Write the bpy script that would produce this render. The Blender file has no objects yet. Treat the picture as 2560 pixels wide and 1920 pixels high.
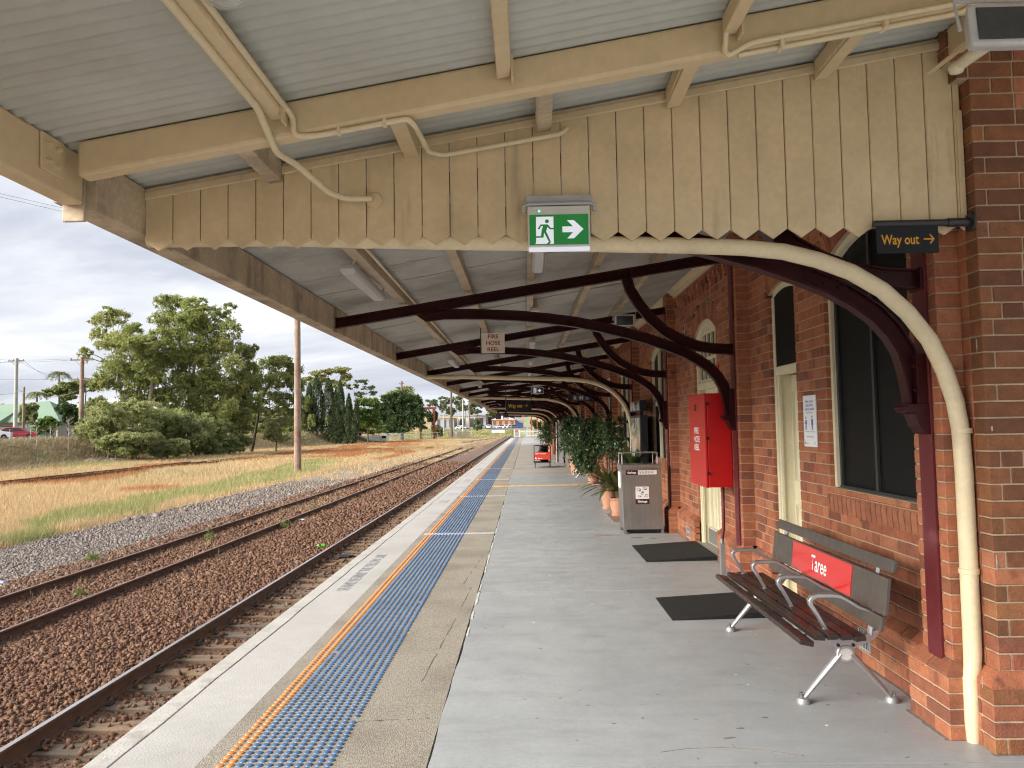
import bpy, math, random
import numpy as np
from mathutils import Vector, Matrix

random.seed(7)
RNG = np.random.default_rng(11)
SC = bpy.context.scene
COL = SC.collection
PI = math.pi

# ------------------------------------------------------------------ camera
CAM_H, FOC = 1.68, 1923.0                       # eye height, focal length in pixels of a 2560 px wide frame
YAW, PITCH, ROLL = math.radians(0.957), math.radians(3.2015), 0.017
fw = Vector((-math.sin(YAW) * math.cos(PITCH), math.cos(YAW) * math.cos(PITCH), math.sin(PITCH)))
rt = fw.cross(Vector((0, 0, 1))).normalized()
up = rt.cross(fw)
rt, up = rt * math.cos(ROLL) - up * math.sin(ROLL), up * math.cos(ROLL) + rt * math.sin(ROLL)
cam_d = bpy.data.cameras.new('camera')
cam = bpy.data.objects.new('camera', cam_d)
COL.objects.link(cam)
cam.matrix_world = Matrix(((rt.x, up.x, -fw.x, 0), (rt.y, up.y, -fw.y, 0), (rt.z, up.z, -fw.z, CAM_H), (0, 0, 0, 1)))
cam_d.sensor_width = 36
cam_d.lens = FOC / 2560 * 36
cam_d.clip_start, cam_d.clip_end = 0.05, 3000
SC.camera = cam


def at(px, py, Y):
    """world point at depth Y seen at a pixel of the 2560 x 1920 photograph"""
    d = fw + rt * ((px - 1280) / FOC) - up * ((py - 960) / FOC)
    return Vector((0, 0, CAM_H)) + d * (Y / d.y)


# ------------------------------------------------------------------ world, sun, exposure
SUN_EL, SUN_AZ = math.radians(26), math.radians(-118)   # azimuth from +Y, clockwise: the sun stands over the tracks, behind the cloud
W = bpy.data.worlds.new('World')
SC.world = W
W.use_nodes = True
nt = W.node_tree
nt.nodes.clear()
N = nt.nodes.new
L = nt.links.new
out = N('ShaderNodeOutputWorld')
bg = N('ShaderNodeBackground')
bg.inputs['Strength'].default_value = 0.1
L(bg.outputs[0], out.inputs[0])
sky = N('ShaderNodeTexSky')
sky.sky_type = 'NISHITA'
sky.sun_disc = False
sky.sun_elevation = SUN_EL
sky.sun_rotation = SUN_AZ
tc = N('ShaderNodeTexCoord')
sep = N('ShaderNodeSeparateXYZ')
L(tc.outputs['Generated'], sep.inputs[0])


def wmath(op, a, b=None, c=None):
    n = N('ShaderNodeMath')
    n.operation = op
    for i, v in enumerate((a, b, c)):
        if v is None:
            continue
        if isinstance(v, (int, float)):
            n.inputs[i].default_value = v
        else:
            L(v, n.inputs[i])
    return n.outputs[0]


zc_ = wmath('ADD', wmath('MAXIMUM', sep.outputs[2], 0.0), 0.22)
comb = N('ShaderNodeCombineXYZ')
L(wmath('DIVIDE', sep.outputs[0], zc_), comb.inputs[0])
L(wmath('DIVIDE', sep.outputs[1], zc_), comb.inputs[1])
n1 = N('ShaderNodeTexNoise')
n1.inputs['Scale'].default_value = 1.15
n1.inputs['Detail'].default_value = 5
n1.inputs['Roughness'].default_value = 0.56
n1.inputs['Distortion'].default_value = 0.35
mp = N('ShaderNodeMapping')
mp.inputs['Location'].default_value = (3.1, 1.7, 0.4)
mp.inputs['Rotation'].default_value = (0, 0, 0.5)
mp.inputs['Scale'].default_value = (0.8, 1.5, 1)
L(comb.outputs[0], mp.inputs[0])
L(mp.outputs[0], n1.inputs['Vector'])
rp = N('ShaderNodeValToRGB')
cr = rp.color_ramp
cr.elements[0].position, cr.elements[0].color = 0.30, (1.85, 1.98, 2.35, 1)
cr.elements[1].position, cr.elements[1].color = 0.72, (4.3, 4.33, 4.4, 1)
e = cr.elements.new(0.45)
e.color = (2.4, 2.52, 2.85, 1)
e = cr.elements.new(0.56)
e.color = (3.1, 3.18, 3.4, 1)
L(n1.outputs['Fac'], rp.inputs[0])
mx = N('ShaderNodeMix')
mx.data_type = 'RGBA'
mx.inputs[0].default_value = 0.97
L(sky.outputs[0], mx.inputs[6])
L(rp.outputs[0], mx.inputs[7])
L(mx.outputs[2], bg.inputs[0])

sun_d = bpy.data.lights.new('sun', 'SUN')
sun_d.energy = 3.2
sun_d.angle = math.radians(40)
sun_d.color = (1.0, 0.94, 0.84)
sun = bpy.data.objects.new('sun', sun_d)
COL.objects.link(sun)
sdir = Vector((math.sin(SUN_AZ) * math.cos(SUN_EL), math.cos(SUN_AZ) * math.cos(SUN_EL), math.sin(SUN_EL)))
sun.rotation_euler = sdir.to_track_quat('Z', 'Y').to_euler()
SC.view_settings.view_transform = 'Standard'
SC.view_settings.look = 'None'
SC.view_settings.exposure = 1.55
SC.view_settings.gamma = 1.0
SC.view_settings.use_curve_mapping = False
SC.cycles.max_bounces = 5
SC.cycles.diffuse_bounces = 3
SC.cycles.glossy_bounces = 2
SC.cycles.transparent_max_bounces = 4
SC.cycles.use_denoising = True
SC.cycles.use_light_tree = False
SC.cycles.pixel_filter_type = 'BLACKMAN_HARRIS'
SC.cycles.filter_width = 1.15
SC.cycles.use_adaptive_sampling = True
SC.cycles.adaptive_threshold = 0.02
SC.cycles.adaptive_min_samples = 12
SC.cycles.sample_clamp_indirect = 6


# ------------------------------------------------------------------ helpers: meshes and objects
def link(o, parent=None):
    COL.objects.link(o)
    if parent is not None:
        o.parent = parent
    return o


def tag(o, label=None, cat=None, group=None, kind=None):
    for k, v in (('label', label), ('category', cat), ('group', group), ('kind', kind)):
        if v:
            o[k] = v
    return o


def thing(name, label, cat, loc=(0, 0, 0), rz=0.0, group=None, kind=None):
    o = bpy.data.objects.new(name, None)
    o.empty_display_size = 0.2
    o.location = loc
    o.rotation_euler = (0, 0, rz)
    link(o)
    return tag(o, label, cat, group, kind)


def wloc(o):
    p = Vector((0, 0, 0))
    while o is not None:
        p += Vector(o.location)
        o = o.parent
    return p


class M:
    """collects shapes in one mesh"""
    def __init__(s):
        s.v, s.f = [], []

    def add(s, vs, fs):
        b = len(s.v)
        s.v += [tuple(v) for v in vs]
        s.f += [tuple(b + i for i in f) for f in fs]
        return s

    def box(s, x0, x1, y0, y1, z0, z1):
        return s.add([(x0, y0, z0), (x1, y0, z0), (x1, y1, z0), (x0, y1, z0), (x0, y0, z1), (x1, y0, z1), (x1, y1, z1), (x0, y1, z1)],
                     [(0, 3, 2, 1), (4, 5, 6, 7), (0, 1, 5, 4), (1, 2, 6, 5), (2, 3, 7, 6), (3, 0, 4, 7)])

    def obox(s, c, d, R=None):
        c = Vector(c)
        hx, hy, hz = d[0] / 2, d[1] / 2, d[2] / 2
        vs = []
        for z in (-hz, hz):
            for x, y in ((-hx, -hy), (hx, -hy), (hx, hy), (-hx, hy)):
                p = Vector((x, y, z))
                vs.append(c + (R @ p if R else p))
        return s.add(vs, [(0, 3, 2, 1), (4, 5, 6, 7), (0, 1, 5, 4), (1, 2, 6, 5), (2, 3, 7, 6), (3, 0, 4, 7)])

    def prism(s, poly, ax, a, b):
        """polygon extruded along an axis: ax 'y' -> poly is (x,z); 'x' -> (y,z); 'z' -> (x,y)"""
        n = len(poly)
        mk = {'y': lambda p, t: (p[0], t, p[1]), 'x': lambda p, t: (t, p[0], p[1]), 'z': lambda p, t: (p[0], p[1], t)}[ax]
        vs = [mk(p, a) for p in poly] + [mk(p, b) for p in poly]
        fs = [tuple(range(n)), tuple(range(2 * n - 1, n - 1, -1))]
        fs += [(i, i + n, (i + 1) % n + n, (i + 1) % n) for i in range(n)]
        return s.add(vs, fs)

    def bar(s, p, q, w, h, upv=(0, 0, 1)):
        """straight bar of width w and height h between two points"""
        p, q = Vector(p), Vector(q)
        d = q - p
        ln = d.length
        d.normalize()
        u = Vector(upv)
        sd = d.cross(u)
        if sd.length < 1e-4:
            sd = d.cross(Vector((1, 0, 0)))
        sd.normalize()
        u = sd.cross(d)
        R = Matrix((sd, d, u)).transposed()
        return s.obox((p + q) / 2, (w, ln, h), R)

    def tube(s, pts, r, n=8, cap=True):
        pts = [Vector(p) for p in pts]
        rs = r if isinstance(r, (list, tuple)) else [r] * len(pts)
        b = len(s.v)
        T = []
        for i in range(len(pts)):
            a, c = pts[max(i - 1, 0)], pts[min(i + 1, len(pts) - 1)]
            T.append((c - a).normalized())
        u = T[0].orthogonal().normalized()
        rings = []
        for i, p in enumerate(pts):
            if i:
                q = T[i - 1].rotation_difference(T[i])
                u = q @ u
            w = T[i].cross(u)
            rings.append([p + (u * math.cos(2 * PI * k / n) + w * math.sin(2 * PI * k / n)) * rs[i] for k in range(n)])
        vs = [v for g in rings for v in g]
        fs = []
        for i in range(len(pts) - 1):
            for k in range(n):
                fs.append((i * n + k, i * n + (k + 1) % n, (i + 1) * n + (k + 1) % n, (i + 1) * n + k))
        if cap:
            fs.append(tuple(range(n - 1, -1, -1)))
            fs.append(tuple((len(pts) - 1) * n + k for k in range(n)))
        return s.add(vs, fs)

    def lathe(s, prof, n=16, c=(0, 0, 0), R=None):
        c = Vector(c)
        vs, fs = [], []
        for r, z in prof:
            for k in range(n):
                p = Vector((r * math.cos(2 * PI * k / n), r * math.sin(2 * PI * k / n), z))
                vs.append(c + (R @ p if R else p))
        m = len(prof)
        for i in range(m - 1):
            for k in range(n):
                fs.append((i * n + k, i * n + (k + 1) % n, (i + 1) * n + (k + 1) % n, (i + 1) * n + k))
        if prof[0][0] > 1e-5:
            fs.append(tuple(range(n - 1, -1, -1)))
        if prof[-1][0] > 1e-5:
            fs.append(tuple((m - 1) * n + k for k in range(n)))
        return s.add(vs, fs)

    def strip(s, path, prof_w, prof_t, y):
        """plate following a path in the xz plane: path [(x,z)], depth prof_w (across the path), thickness prof_t in y"""
        pts = [Vector((p[0], p[1])) for p in path]
        a, b = [], []
        for i, p in enumerate(pts):
            t = (pts[min(i + 1, len(pts) - 1)] - pts[max(i - 1, 0)]).normalized()
            nn = Vector((-t.y, t.x))
            w = prof_w[i] if isinstance(prof_w, (list, tuple)) else prof_w
            a.append(p + nn * w / 2)
            b.append(p - nn * w / 2)
        vs, fs = [], []
        for yy in (y - prof_t / 2, y + prof_t / 2):
            vs += [(p.x, yy, p.y) for p in a] + [(p.x, yy, p.y) for p in b]
        n = len(pts)
        for i in range(n - 1):
            fs += [(i, i + 1, n + i + 1, n + i), (2 * n + i, 3 * n + i, 3 * n + i + 1, 2 * n + i + 1),
                   (i, 2 * n + i, 2 * n + i + 1, i + 1), (n + i, n + i + 1, 3 * n + i + 1, 3 * n + i)]
        fs += [(0, n, 3 * n, 2 * n), (n - 1, 3 * n - 1, 4 * n - 1, 2 * n - 1)]
        return s.add(vs, fs)

    def build(s, name, m, parent=None, local=False, smooth=None, bevel=0.0, loc=None, kind=None):
        me = bpy.data.meshes.new(name)
        off = Vector(loc) if loc else (wloc(parent) if (parent is not None and not local) else Vector((0, 0, 0)))
        if loc and parent is not None:
            off = Vector(loc)
        vs = [(v[0] - off.x, v[1] - off.y, v[2] - off.z) for v in s.v]
        me.from_pydata(vs, [], s.f)
        me.materials.append(MAT[m] if isinstance(m, str) else m)
        o = bpy.data.objects.new(name, me)
        if loc:
            o.location = Vector(loc) - (wloc(parent) if parent is not None else Vector((0, 0, 0)))
        link(o, parent)
        fixn(me)
        if smooth is not None:
            me.polygons.foreach_set('use_smooth', [True] * len(me.polygons))
            me.set_sharp_from_angle(angle=math.radians(smooth))
        if bevel:
            b = o.modifiers.new('bevel', 'BEVEL')
            b.width = bevel
            b.segments = 2
            b.limit_method = 'ANGLE'
            b.angle_limit = math.radians(35)
        if kind:
            o['kind'] = kind
        return o


def fixn(me):
    import bmesh
    b = bmesh.new()
    b.from_mesh(me)
    bmesh.ops.recalc_face_normals(b, faces=b.faces)
    b.to_mesh(me)
    b.free()


def np_mesh(name, V, F, m, parent=None, rnd=None, kind=None, smooth=False):
    """fast mesh from numpy arrays: V (n,3), F (m,k); rnd one value per vertex"""
    me = bpy.data.meshes.new(name)
    V = np.asarray(V, dtype=np.float32)
    F = np.asarray(F, dtype=np.int32)
    if parent is not None:
        w = wloc(parent)
        V = V - np.array((w.x, w.y, w.z), dtype=np.float32)
    k = F.shape[1]
    me.vertices.add(len(V))
    me.vertices.foreach_set('co', V.ravel())
    me.loops.add(F.size)
    me.loops.foreach_set('vertex_index', F.ravel())
    me.polygons.add(len(F))
    me.polygons.foreach_set('loop_start', np.arange(0, F.size, k, dtype=np.int32))
    if smooth:
        me.polygons.foreach_set('use_smooth', np.ones(len(F), dtype=bool))
    if rnd is not None:
        a = me.attributes.new('rnd', 'FLOAT', 'POINT')
        a.data.foreach_set('value', np.asarray(rnd, dtype=np.float32))
    me.update(calc_edges=True)
    me.materials.append(MAT[m] if isinstance(m, str) else m)
    o = bpy.data.objects.new(name, me)
    link(o, parent)
    if kind:
        o['kind'] = kind
    return o


def copy_thing(o, loc=None, rz=None, label=None, group=None, keep=None):
    c = o.copy()
    COL.objects.link(c)
    if loc is not None:
        c.location = loc
    if rz is not None:
        c.rotation_euler = (0, 0, rz)
    if label:
        c['label'] = label
    if group:
        c['group'] = group
    for ch in o.children:
        if keep and not keep(ch):
            continue
        d = ch.copy()
        COL.objects.link(d)
        d.parent = c
        for g in ch.children:
            h = g.copy()
            COL.objects.link(h)
            h.parent = d
    return c


def text(name, s, size, m, parent, origin, xdir, ydir, align='CENTER', bold=0.0, extrude=0.0, sx=1.0, world=True):
    """flat lettering: origin of the baseline, writing direction and up direction"""
    cu = bpy.data.curves.new(name, 'FONT')
    cu.body = s
    cu.size = size
    cu.align_x = align
    cu.offset = bold
    cu.extrude = extrude
    cu.resolution_u = 3
    tmp = bpy.data.objects.new('tmp', cu)
    COL.objects.link(tmp)
    dg = bpy.context.evaluated_depsgraph_get()
    me = bpy.data.meshes.new_from_object(tmp.evaluated_get(dg))
    bpy.data.objects.remove(tmp)
    bpy.data.curves.remove(cu)
    x, y = Vector(xdir).normalized(), Vector(ydir).normalized()
    z = x.cross(y)
    o0 = Vector(origin) - (wloc(parent) if (parent is not None and world) else Vector((0, 0, 0)))
    for v in me.vertices:
        v.co = o0 + x * v.co.x * sx + y * v.co.y + z * v.co.z
    me.materials.clear()
    me.materials.append(MAT[m])
    o = bpy.data.objects.new(name, me)
    return link(o, parent)


# ------------------------------------------------------------------ helpers: materials
MAT = {}


def mat(name, col, rough=0.6, metal=0.0, var=0.0, scale=6.0, bump=0.0, bscale=60.0, col2=None, mixs=None, rnd=None, spec=0.5,
        translucent=0.0, emit=None, estr=0.0, coat=0.0, alpha=1.0, aniso=None, rvar=0.0, streak=None, rndcol=None):
    """procedural material. var: value variation by noise; col2: second colour mixed in by noise (mixs = (scale, low, high));
    rnd 'obj'/'attr': value/colour variation per object or per piece (rndcol = list of colours)"""
    m = bpy.data.materials.new(name)
    m.use_nodes = True
    t = m.node_tree
    b = t.nodes['Principled BSDF']
    o = t.nodes['Material Output']
    b.inputs['Roughness'].default_value = rough
    b.inputs['Metallic'].default_value = metal
    b.inputs['Specular IOR Level'].default_value = spec
    if coat:
        b.inputs['Coat Weight'].default_value = coat
        b.inputs['Coat Roughness'].default_value = 0.08
    lk = t.links.new
    geo = t.nodes.new('ShaderNodeNewGeometry')
    pos = geo.outputs['Position']

    def noise(sc, det=2, rg=0.55, vec=None):
        n = t.nodes.new('ShaderNodeTexNoise')
        n.inputs['Scale'].default_value = sc
        n.inputs['Detail'].default_value = det
        n.inputs['Roughness'].default_value = rg
        lk(vec or pos, n.inputs['Vector'])
        return n.outputs['Fac']

    def ramp(f, stops):
        r = t.nodes.new('ShaderNodeValToRGB')
        el = r.color_ramp.elements
        el[0].position, el[0].color = stops[0][0], (*stops[0][1], 1)
        el[1].position, el[1].color = stops[-1][0], (*stops[-1][1], 1)
        for p, c in stops[1:-1]:
            x = el.new(p)
            x.color = (*c, 1)
        lk(f, r.inputs[0])
        return r.outputs[0]

    def mix(f, a, c, mode='MIX'):
        x = t.nodes.new('ShaderNodeMix')
        x.data_type = 'RGBA'
        x.blend_type = mode
        for i, v in ((0, f), (6, a), (7, c)):
            if isinstance(v, (int, float)):
                x.inputs[i].default_value = v
            elif isinstance(v, tuple):
                x.inputs[i].default_value = (*v, 1)
            else:
                lk(v, x.inputs[i])
        return x.outputs[2]

    rv = None
    if rnd == 'obj':
        rv = t.nodes.new('ShaderNodeObjectInfo').outputs['Random']
    elif rnd == 'attr':
        an = t.nodes.new('ShaderNodeAttribute')
        an.attribute_name = 'rnd'
        rv = an.outputs['Fac']
    c = tuple(col)
    if rndcol and rv is not None:
        k = len(rndcol)
        c = ramp(rv, [(i / (k - 1), rc) for i, rc in enumerate(rndcol)])
    if col2:
        ms = mixs or (2.0, 0.45, 0.6)
        f = ramp(noise(ms[0], 3), [(ms[1], (0, 0, 0)), (ms[2], (1, 1, 1))])
        c = mix(f, c, tuple(col2))
    if streak:
        # streak = (colour, scale xyz, low, high): drawn-out marks
        mpn = t.nodes.new('ShaderNodeMapping')
        mpn.inputs['Scale'].default_value = streak[1]
        lk(pos, mpn.inputs[0])
        f = ramp(noise(1.0, 3, 0.6, mpn.outputs[0]), [(streak[2], (0, 0, 0)), (streak[3], (1, 1, 1))])
        c = mix(f, c, tuple(streak[0]))
    if var:
        f = ramp(noise(scale), [(0.25, (1 - var,) * 3), (0.75, (1 + var,) * 3)])
        c = mix(1.0, c, f, 'MULTIPLY')
        f2 = ramp(noise(scale * 9, 1), [(0.3, (1 - var * 0.6,) * 3), (0.7, (1 + var * 0.6,) * 3)])
        c = mix(1.0, c, f2, 'MULTIPLY')
    if isinstance(c, tuple):
        b.inputs['Base Color'].default_value = (*c, 1)
    else:
        lk(c, b.inputs['Base Color'])
    if rvar:
        f = ramp(noise(scale * 1.7), [(0.3, (max(rough - rvar, 0.02),) * 3), (0.7, (min(rough + rvar, 1),) * 3)])
        lk(f, b.inputs['Roughness'])
    if bump:
        bn = t.nodes.new('ShaderNodeBump')
        bn.inputs['Strength'].default_value = min(bump, 1.0)
        bn.inputs['Distance'].default_value = 0.01
        lk(noise(bscale, 2), bn.inputs['Height'])
        lk(bn.outputs[0], b.inputs['Normal'])
    if emit:
        b.inputs['Emission Color'].default_value = (*emit, 1)
        b.inputs['Emission Strength'].default_value = estr
    if alpha < 1:
        b.inputs['Alpha'].default_value = alpha
    if translucent:
        tr = t.nodes.new('ShaderNodeBsdfTranslucent')
        if isinstance(c, tuple):
            tr.inputs[0].default_value = (*c, 1)
        else:
            lk(c, tr.inputs[0])
        ms_ = t.nodes.new('ShaderNodeMixShader')
        ms_.inputs[0].default_value = translucent
        lk(b.outputs[0], ms_.inputs[1])
        lk(tr.outputs[0], ms_.inputs[2])
        lk(ms_.outputs[0], o.inputs[0])
    MAT[name] = m
    return m


mat('white_strip', (0.46, 0.45, 0.435), 0.7, var=0.06, scale=1.2, bump=0.25, bscale=80, col2=(0.40, 0.39, 0.375), mixs=(0.9, 0.50, 0.72))
mat('coping', (0.47, 0.455, 0.425), 0.75, var=0.10, scale=2.5, bump=0.35, bscale=60, col2=(0.36, 0.34, 0.31), mixs=(4, 0.55, 0.7))
mat('aggregate', (0.31, 0.28, 0.235), 0.85, var=0.26, scale=42, bump=0.6, bscale=120, col2=(0.23, 0.20, 0.165), mixs=(1.3, 0.45, 0.7))
mat('slab', (0.365, 0.385, 0.40), 0.45, var=0.06, scale=2.6, bump=0.08, bscale=45, col2=(0.315, 0.332, 0.345), mixs=(0.55, 0.42, 0.72),
    streak=((0.30, 0.312, 0.32), (1.6, 5.0, 1.0), 0.50, 0.80), rvar=0.12)
mat('slab_far', (0.36, 0.34, 0.31), 0.6, var=0.08, scale=2.0, bump=0.2, bscale=60, col2=(0.28, 0.265, 0.24), mixs=(0.5, 0.45, 0.7))
mat('joint_dark', (0.10, 0.095, 0.09), 0.9, var=0.3, scale=30)
mat('lime', (0.40, 0.36, 0.31), 0.85, var=0.2, scale=30)
mat('joint_light', (0.58, 0.58, 0.57), 0.8, var=0.15, scale=25, bump=0.4, bscale=90)
mat('stain', (0.20, 0.195, 0.19), 0.6, var=0.2, scale=20)
mat('rust_stain', (0.24, 0.17, 0.13), 0.7, var=0.2, scale=20)
mat('faded_print', (0.36, 0.35, 0.37), 0.7, var=0.25, scale=40)
mat('faded_blue', (0.34, 0.37, 0.52), 0.7, var=0.2, scale=20)
mat('stud_blue', (0.060, 0.125, 0.245), 0.38, var=0.18, scale=12, rvar=0.1)
mat('stud_bright', (0.10, 0.16, 0.55), 0.4, var=0.1, scale=12)
mat('stud_orange', (0.60, 0.22, 0.06), 0.42, var=0.15, scale=12, rvar=0.1)
mat('stud_white', (0.62, 0.62, 0.62), 0.5, var=0.1, scale=12)
mat('tile_yellow', (0.62, 0.38, 0.11), 0.6, var=0.12, scale=8)
mat('cream', (0.66, 0.52, 0.325), 0.5, var=0.06, scale=2.2, bump=0.06, bscale=25, col2=(0.55, 0.42, 0.25), mixs=(1.1, 0.45, 0.75), rvar=0.1)
mat('cream_board', (0.67, 0.53, 0.33), 0.55, var=0.07, scale=3.0, bump=0.10, bscale=22, col2=(0.54, 0.415, 0.245), mixs=(1.7, 0.48, 0.78),
    streak=((0.40, 0.31, 0.20), (9.0, 9.0, 0.8), 0.62, 0.80))
mat('cream_dirty', (0.54, 0.44, 0.31), 0.7, var=0.16, scale=4, bump=0.3, bscale=30, col2=(0.31, 0.25, 0.18), mixs=(3.0, 0.45, 0.7),
    streak=((0.22, 0.18, 0.13), (6, 6, 0.9), 0.55, 0.75))
mat('cream_trim', (0.72, 0.66, 0.48), 0.5, var=0.05, scale=4, bump=0.05, bscale=30)
mat('cream_pipe', (0.70, 0.59, 0.39), 0.42, var=0.06, scale=4, bump=0.05, bscale=30, col2=(0.58, 0.48, 0.32), mixs=(3, 0.55, 0.75))
mat('purlin', (0.50, 0.405, 0.28), 0.62, var=0.12, scale=8, bump=0.2, bscale=40, col2=(0.37, 0.295, 0.20), mixs=(4, 0.45, 0.65))
mat('sheet_near', (0.50, 0.505, 0.46), 0.45, metal=0.0, var=0.05, scale=1.5, col2=(0.42, 0.42, 0.37), mixs=(0.8, 0.45, 0.7), bump=0.05, bscale=50)
mat('sheet', (0.44, 0.44, 0.405), 0.55, var=0.08, scale=3, col2=(0.32, 0.31, 0.275), mixs=(1.2, 0.45, 0.65), bump=0.1, bscale=60,
    streak=((0.20, 0.19, 0.165), (0.5, 8.0, 0.5), 0.60, 0.78))
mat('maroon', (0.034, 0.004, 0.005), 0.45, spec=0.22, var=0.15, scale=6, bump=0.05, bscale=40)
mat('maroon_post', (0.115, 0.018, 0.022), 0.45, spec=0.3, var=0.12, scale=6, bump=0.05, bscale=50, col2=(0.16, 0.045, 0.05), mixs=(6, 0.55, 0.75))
BR = [(0.19, 0.068, 0.040), (0.29, 0.10, 0.050), (0.36, 0.128, 0.060), (0.40, 0.15, 0.072), (0.34, 0.108, 0.052), (0.42, 0.17, 0.084), (0.36, 0.138, 0.072), (0.31, 0.092, 0.048), (0.25, 0.092, 0.056)]
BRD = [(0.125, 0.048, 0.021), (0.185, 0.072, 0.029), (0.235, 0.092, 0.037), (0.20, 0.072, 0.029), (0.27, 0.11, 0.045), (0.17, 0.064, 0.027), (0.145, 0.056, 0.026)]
mat('brick', BR[3], 0.8, var=0.20, scale=18, bump=0.5, bscale=70, rnd='obj', rndcol=BR, col2=(0.13, 0.042, 0.026), mixs=(9, 0.58, 0.75))
mat('brick_mass', BR[3], 0.8, var=0.20, scale=18, bump=0.5, bscale=70, rnd='attr', rndcol=BR, col2=(0.13, 0.042, 0.026), mixs=(9, 0.58, 0.75))
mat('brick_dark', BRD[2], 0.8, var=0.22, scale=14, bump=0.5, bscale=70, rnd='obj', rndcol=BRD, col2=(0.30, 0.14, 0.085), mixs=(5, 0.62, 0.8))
mat('brick_bull', (0.20, 0.065, 0.036), 0.7, var=0.22, scale=14, bump=0.4, bscale=70, rnd='attr', rndcol=[(0.26, 0.095, 0.05), (0.34, 0.13, 0.068), (0.30, 0.105, 0.056)])
mat('mortar', (0.44, 0.335, 0.23), 0.9, var=0.15, scale=20, bump=0.5, bscale=120)
mat('dark_screen', (0.006, 0.0065, 0.007), 0.5, spec=0.15, var=0.1, scale=3)
mat('dark_frame', (0.035, 0.037, 0.04), 0.45)
mat('glass_dark', (0.02, 0.024, 0.026), 0.08, spec=0.6)
mat('door_grey', (0.16, 0.155, 0.15), 0.6, var=0.1)
mat('steel', (0.50, 0.50, 0.51), 0.42, metal=0.85, var=0.05, scale=5, rvar=0.06)
mat('steel_brushed', (0.47, 0.45, 0.42), 0.33, metal=0.95, streak=((0.40, 0.38, 0.355), (40, 40, 1.2), 0.4, 0.7), rvar=0.05)
mat('steel_dull', (0.33, 0.335, 0.34), 0.5, metal=0.6, var=0.08, scale=8)
mat('bolt', (0.42, 0.42, 0.43), 0.3, metal=0.9)
mat('slat', (0.030, 0.017, 0.013), 0.33, var=0.15, scale=10, bump=0.03, bscale=30, rvar=0.08)
mat('slat_top', (0.085, 0.070, 0.061), 0.38, var=0.12, scale=10, rvar=0.08)
mat('red_sign', (0.62, 0.022, 0.020), 0.16, coat=0.4)
mat('red_box', (0.52, 0.006, 0.008), 0.34, var=0.05, scale=4)
mat('red_cloth', (0.55, 0.045, 0.025), 0.6, var=0.06)
mat('white_print', (0.82, 0.82, 0.82), 0.5)
mat('sign_panel', (0.010, 0.012, 0.015), 0.5, spec=0.25)
mat('sign_arm', (0.028, 0.026, 0.026), 0.4)
mat('amber', (0.66, 0.29, 0.008), 0.5)
mat('exit_green', (0.006, 0.12, 0.022), 0.45, emit=(0.006, 0.14, 0.025), estr=0.25)
mat('exit_white', (0.72, 0.74, 0.80), 0.5, emit=(0.72, 0.74, 0.85), estr=0.18)
mat('exit_case', (0.62, 0.61, 0.58), 0.45, var=0.04)
mat('exit_grey', (0.40, 0.41, 0.42), 0.45, var=0.06)
mat('led', (0.1, 0.9, 0.25), 0.4, emit=(0.05, 1.0, 0.2), estr=2.5)
mat('exit_teal', (0.012, 0.07, 0.085), 0.45)
mat('navy', (0.012, 0.014, 0.05), 0.45)
mat('blue_panel', (0.02, 0.06, 0.28), 0.45)
mat('grey_panel', (0.12, 0.12, 0.14), 0.45)
mat('ivory_sign', (0.78, 0.73, 0.66), 0.55, var=0.05, scale=6)
mat('red_print', (0.36, 0.022, 0.022), 0.55)
mat('poster', (0.80, 0.82, 0.85), 0.5)
mat('poster_blue', (0.10, 0.14, 0.42), 0.5)
mat('poster_pale', (0.42, 0.45, 0.58), 0.5)
mat('black_plastic', (0.010, 0.010, 0.011), 0.45)
mat('black_print', (0.02, 0.018, 0.02), 0.5)
mat('label_red', (0.34, 0.035, 0.05), 0.5)
mat('rubber', (0.007, 0.0072, 0.0075), 0.85, var=0.35, scale=40, bump=0.4, bscale=150)
mat('lamp_case', (0.52, 0.52, 0.52), 0.5, var=0.06, scale=8)
mat('lamp_diffuser', (0.74, 0.73, 0.74), 0.35, translucent=0.25)
mat('clear_plastic', (0.75, 0.74, 0.68), 0.08, alpha=0.35, spec=0.7)
mat('flood_glass', (0.05, 0.05, 0.05), 0.12, spec=0.7, var=0.2, scale=20)
mat('terracotta', (0.46, 0.225, 0.14), 0.75, var=0.10, scale=9, bump=0.2, bscale=50, col2=(0.52, 0.30, 0.21), mixs=(4, 0.5, 0.7))
mat('soil', (0.05, 0.035, 0.025), 0.95, var=0.3, bump=0.6)
mat('ficus_leaf', (0.035, 0.08, 0.03), 0.28, rnd='attr', rndcol=[(0.014, 0.036, 0.014), (0.032, 0.072, 0.024), (0.06, 0.12, 0.036), (0.12, 0.17, 0.05)], translucent=0.15, spec=0.6)
mat('cycad_leaf', (0.06, 0.09, 0.03), 0.4, rnd='attr', rndcol=[(0.02, 0.05, 0.015), (0.06, 0.10, 0.025), (0.12, 0.13, 0.035), (0.16, 0.12, 0.05)], translucent=0.12)
mat('plant_stem', (0.20, 0.16, 0.11), 0.85, var=0.2, bump=0.3)
mat('bag_black', (0.006, 0.006, 0.007), 0.32, bump=0.6, bscale=14)
mat('wheel_blue', (0.03, 0.07, 0.22), 0.5)
mat('cabinet_dark', (0.016, 0.018, 0.023), 0.4)
mat('cabinet_grey', (0.30, 0.31, 0.32), 0.45, var=0.05)
mat('display_glass', (0.45, 0.45, 0.44), 0.10, spec=0.8, col2=(0.03, 0.04, 0.05), mixs=(4.5, 0.44, 0.52), var=0.5, scale=3)
mat('rail_side', (0.095, 0.045, 0.027), 0.75, var=0.25, scale=7, bump=0.4, bscale=70)
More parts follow.
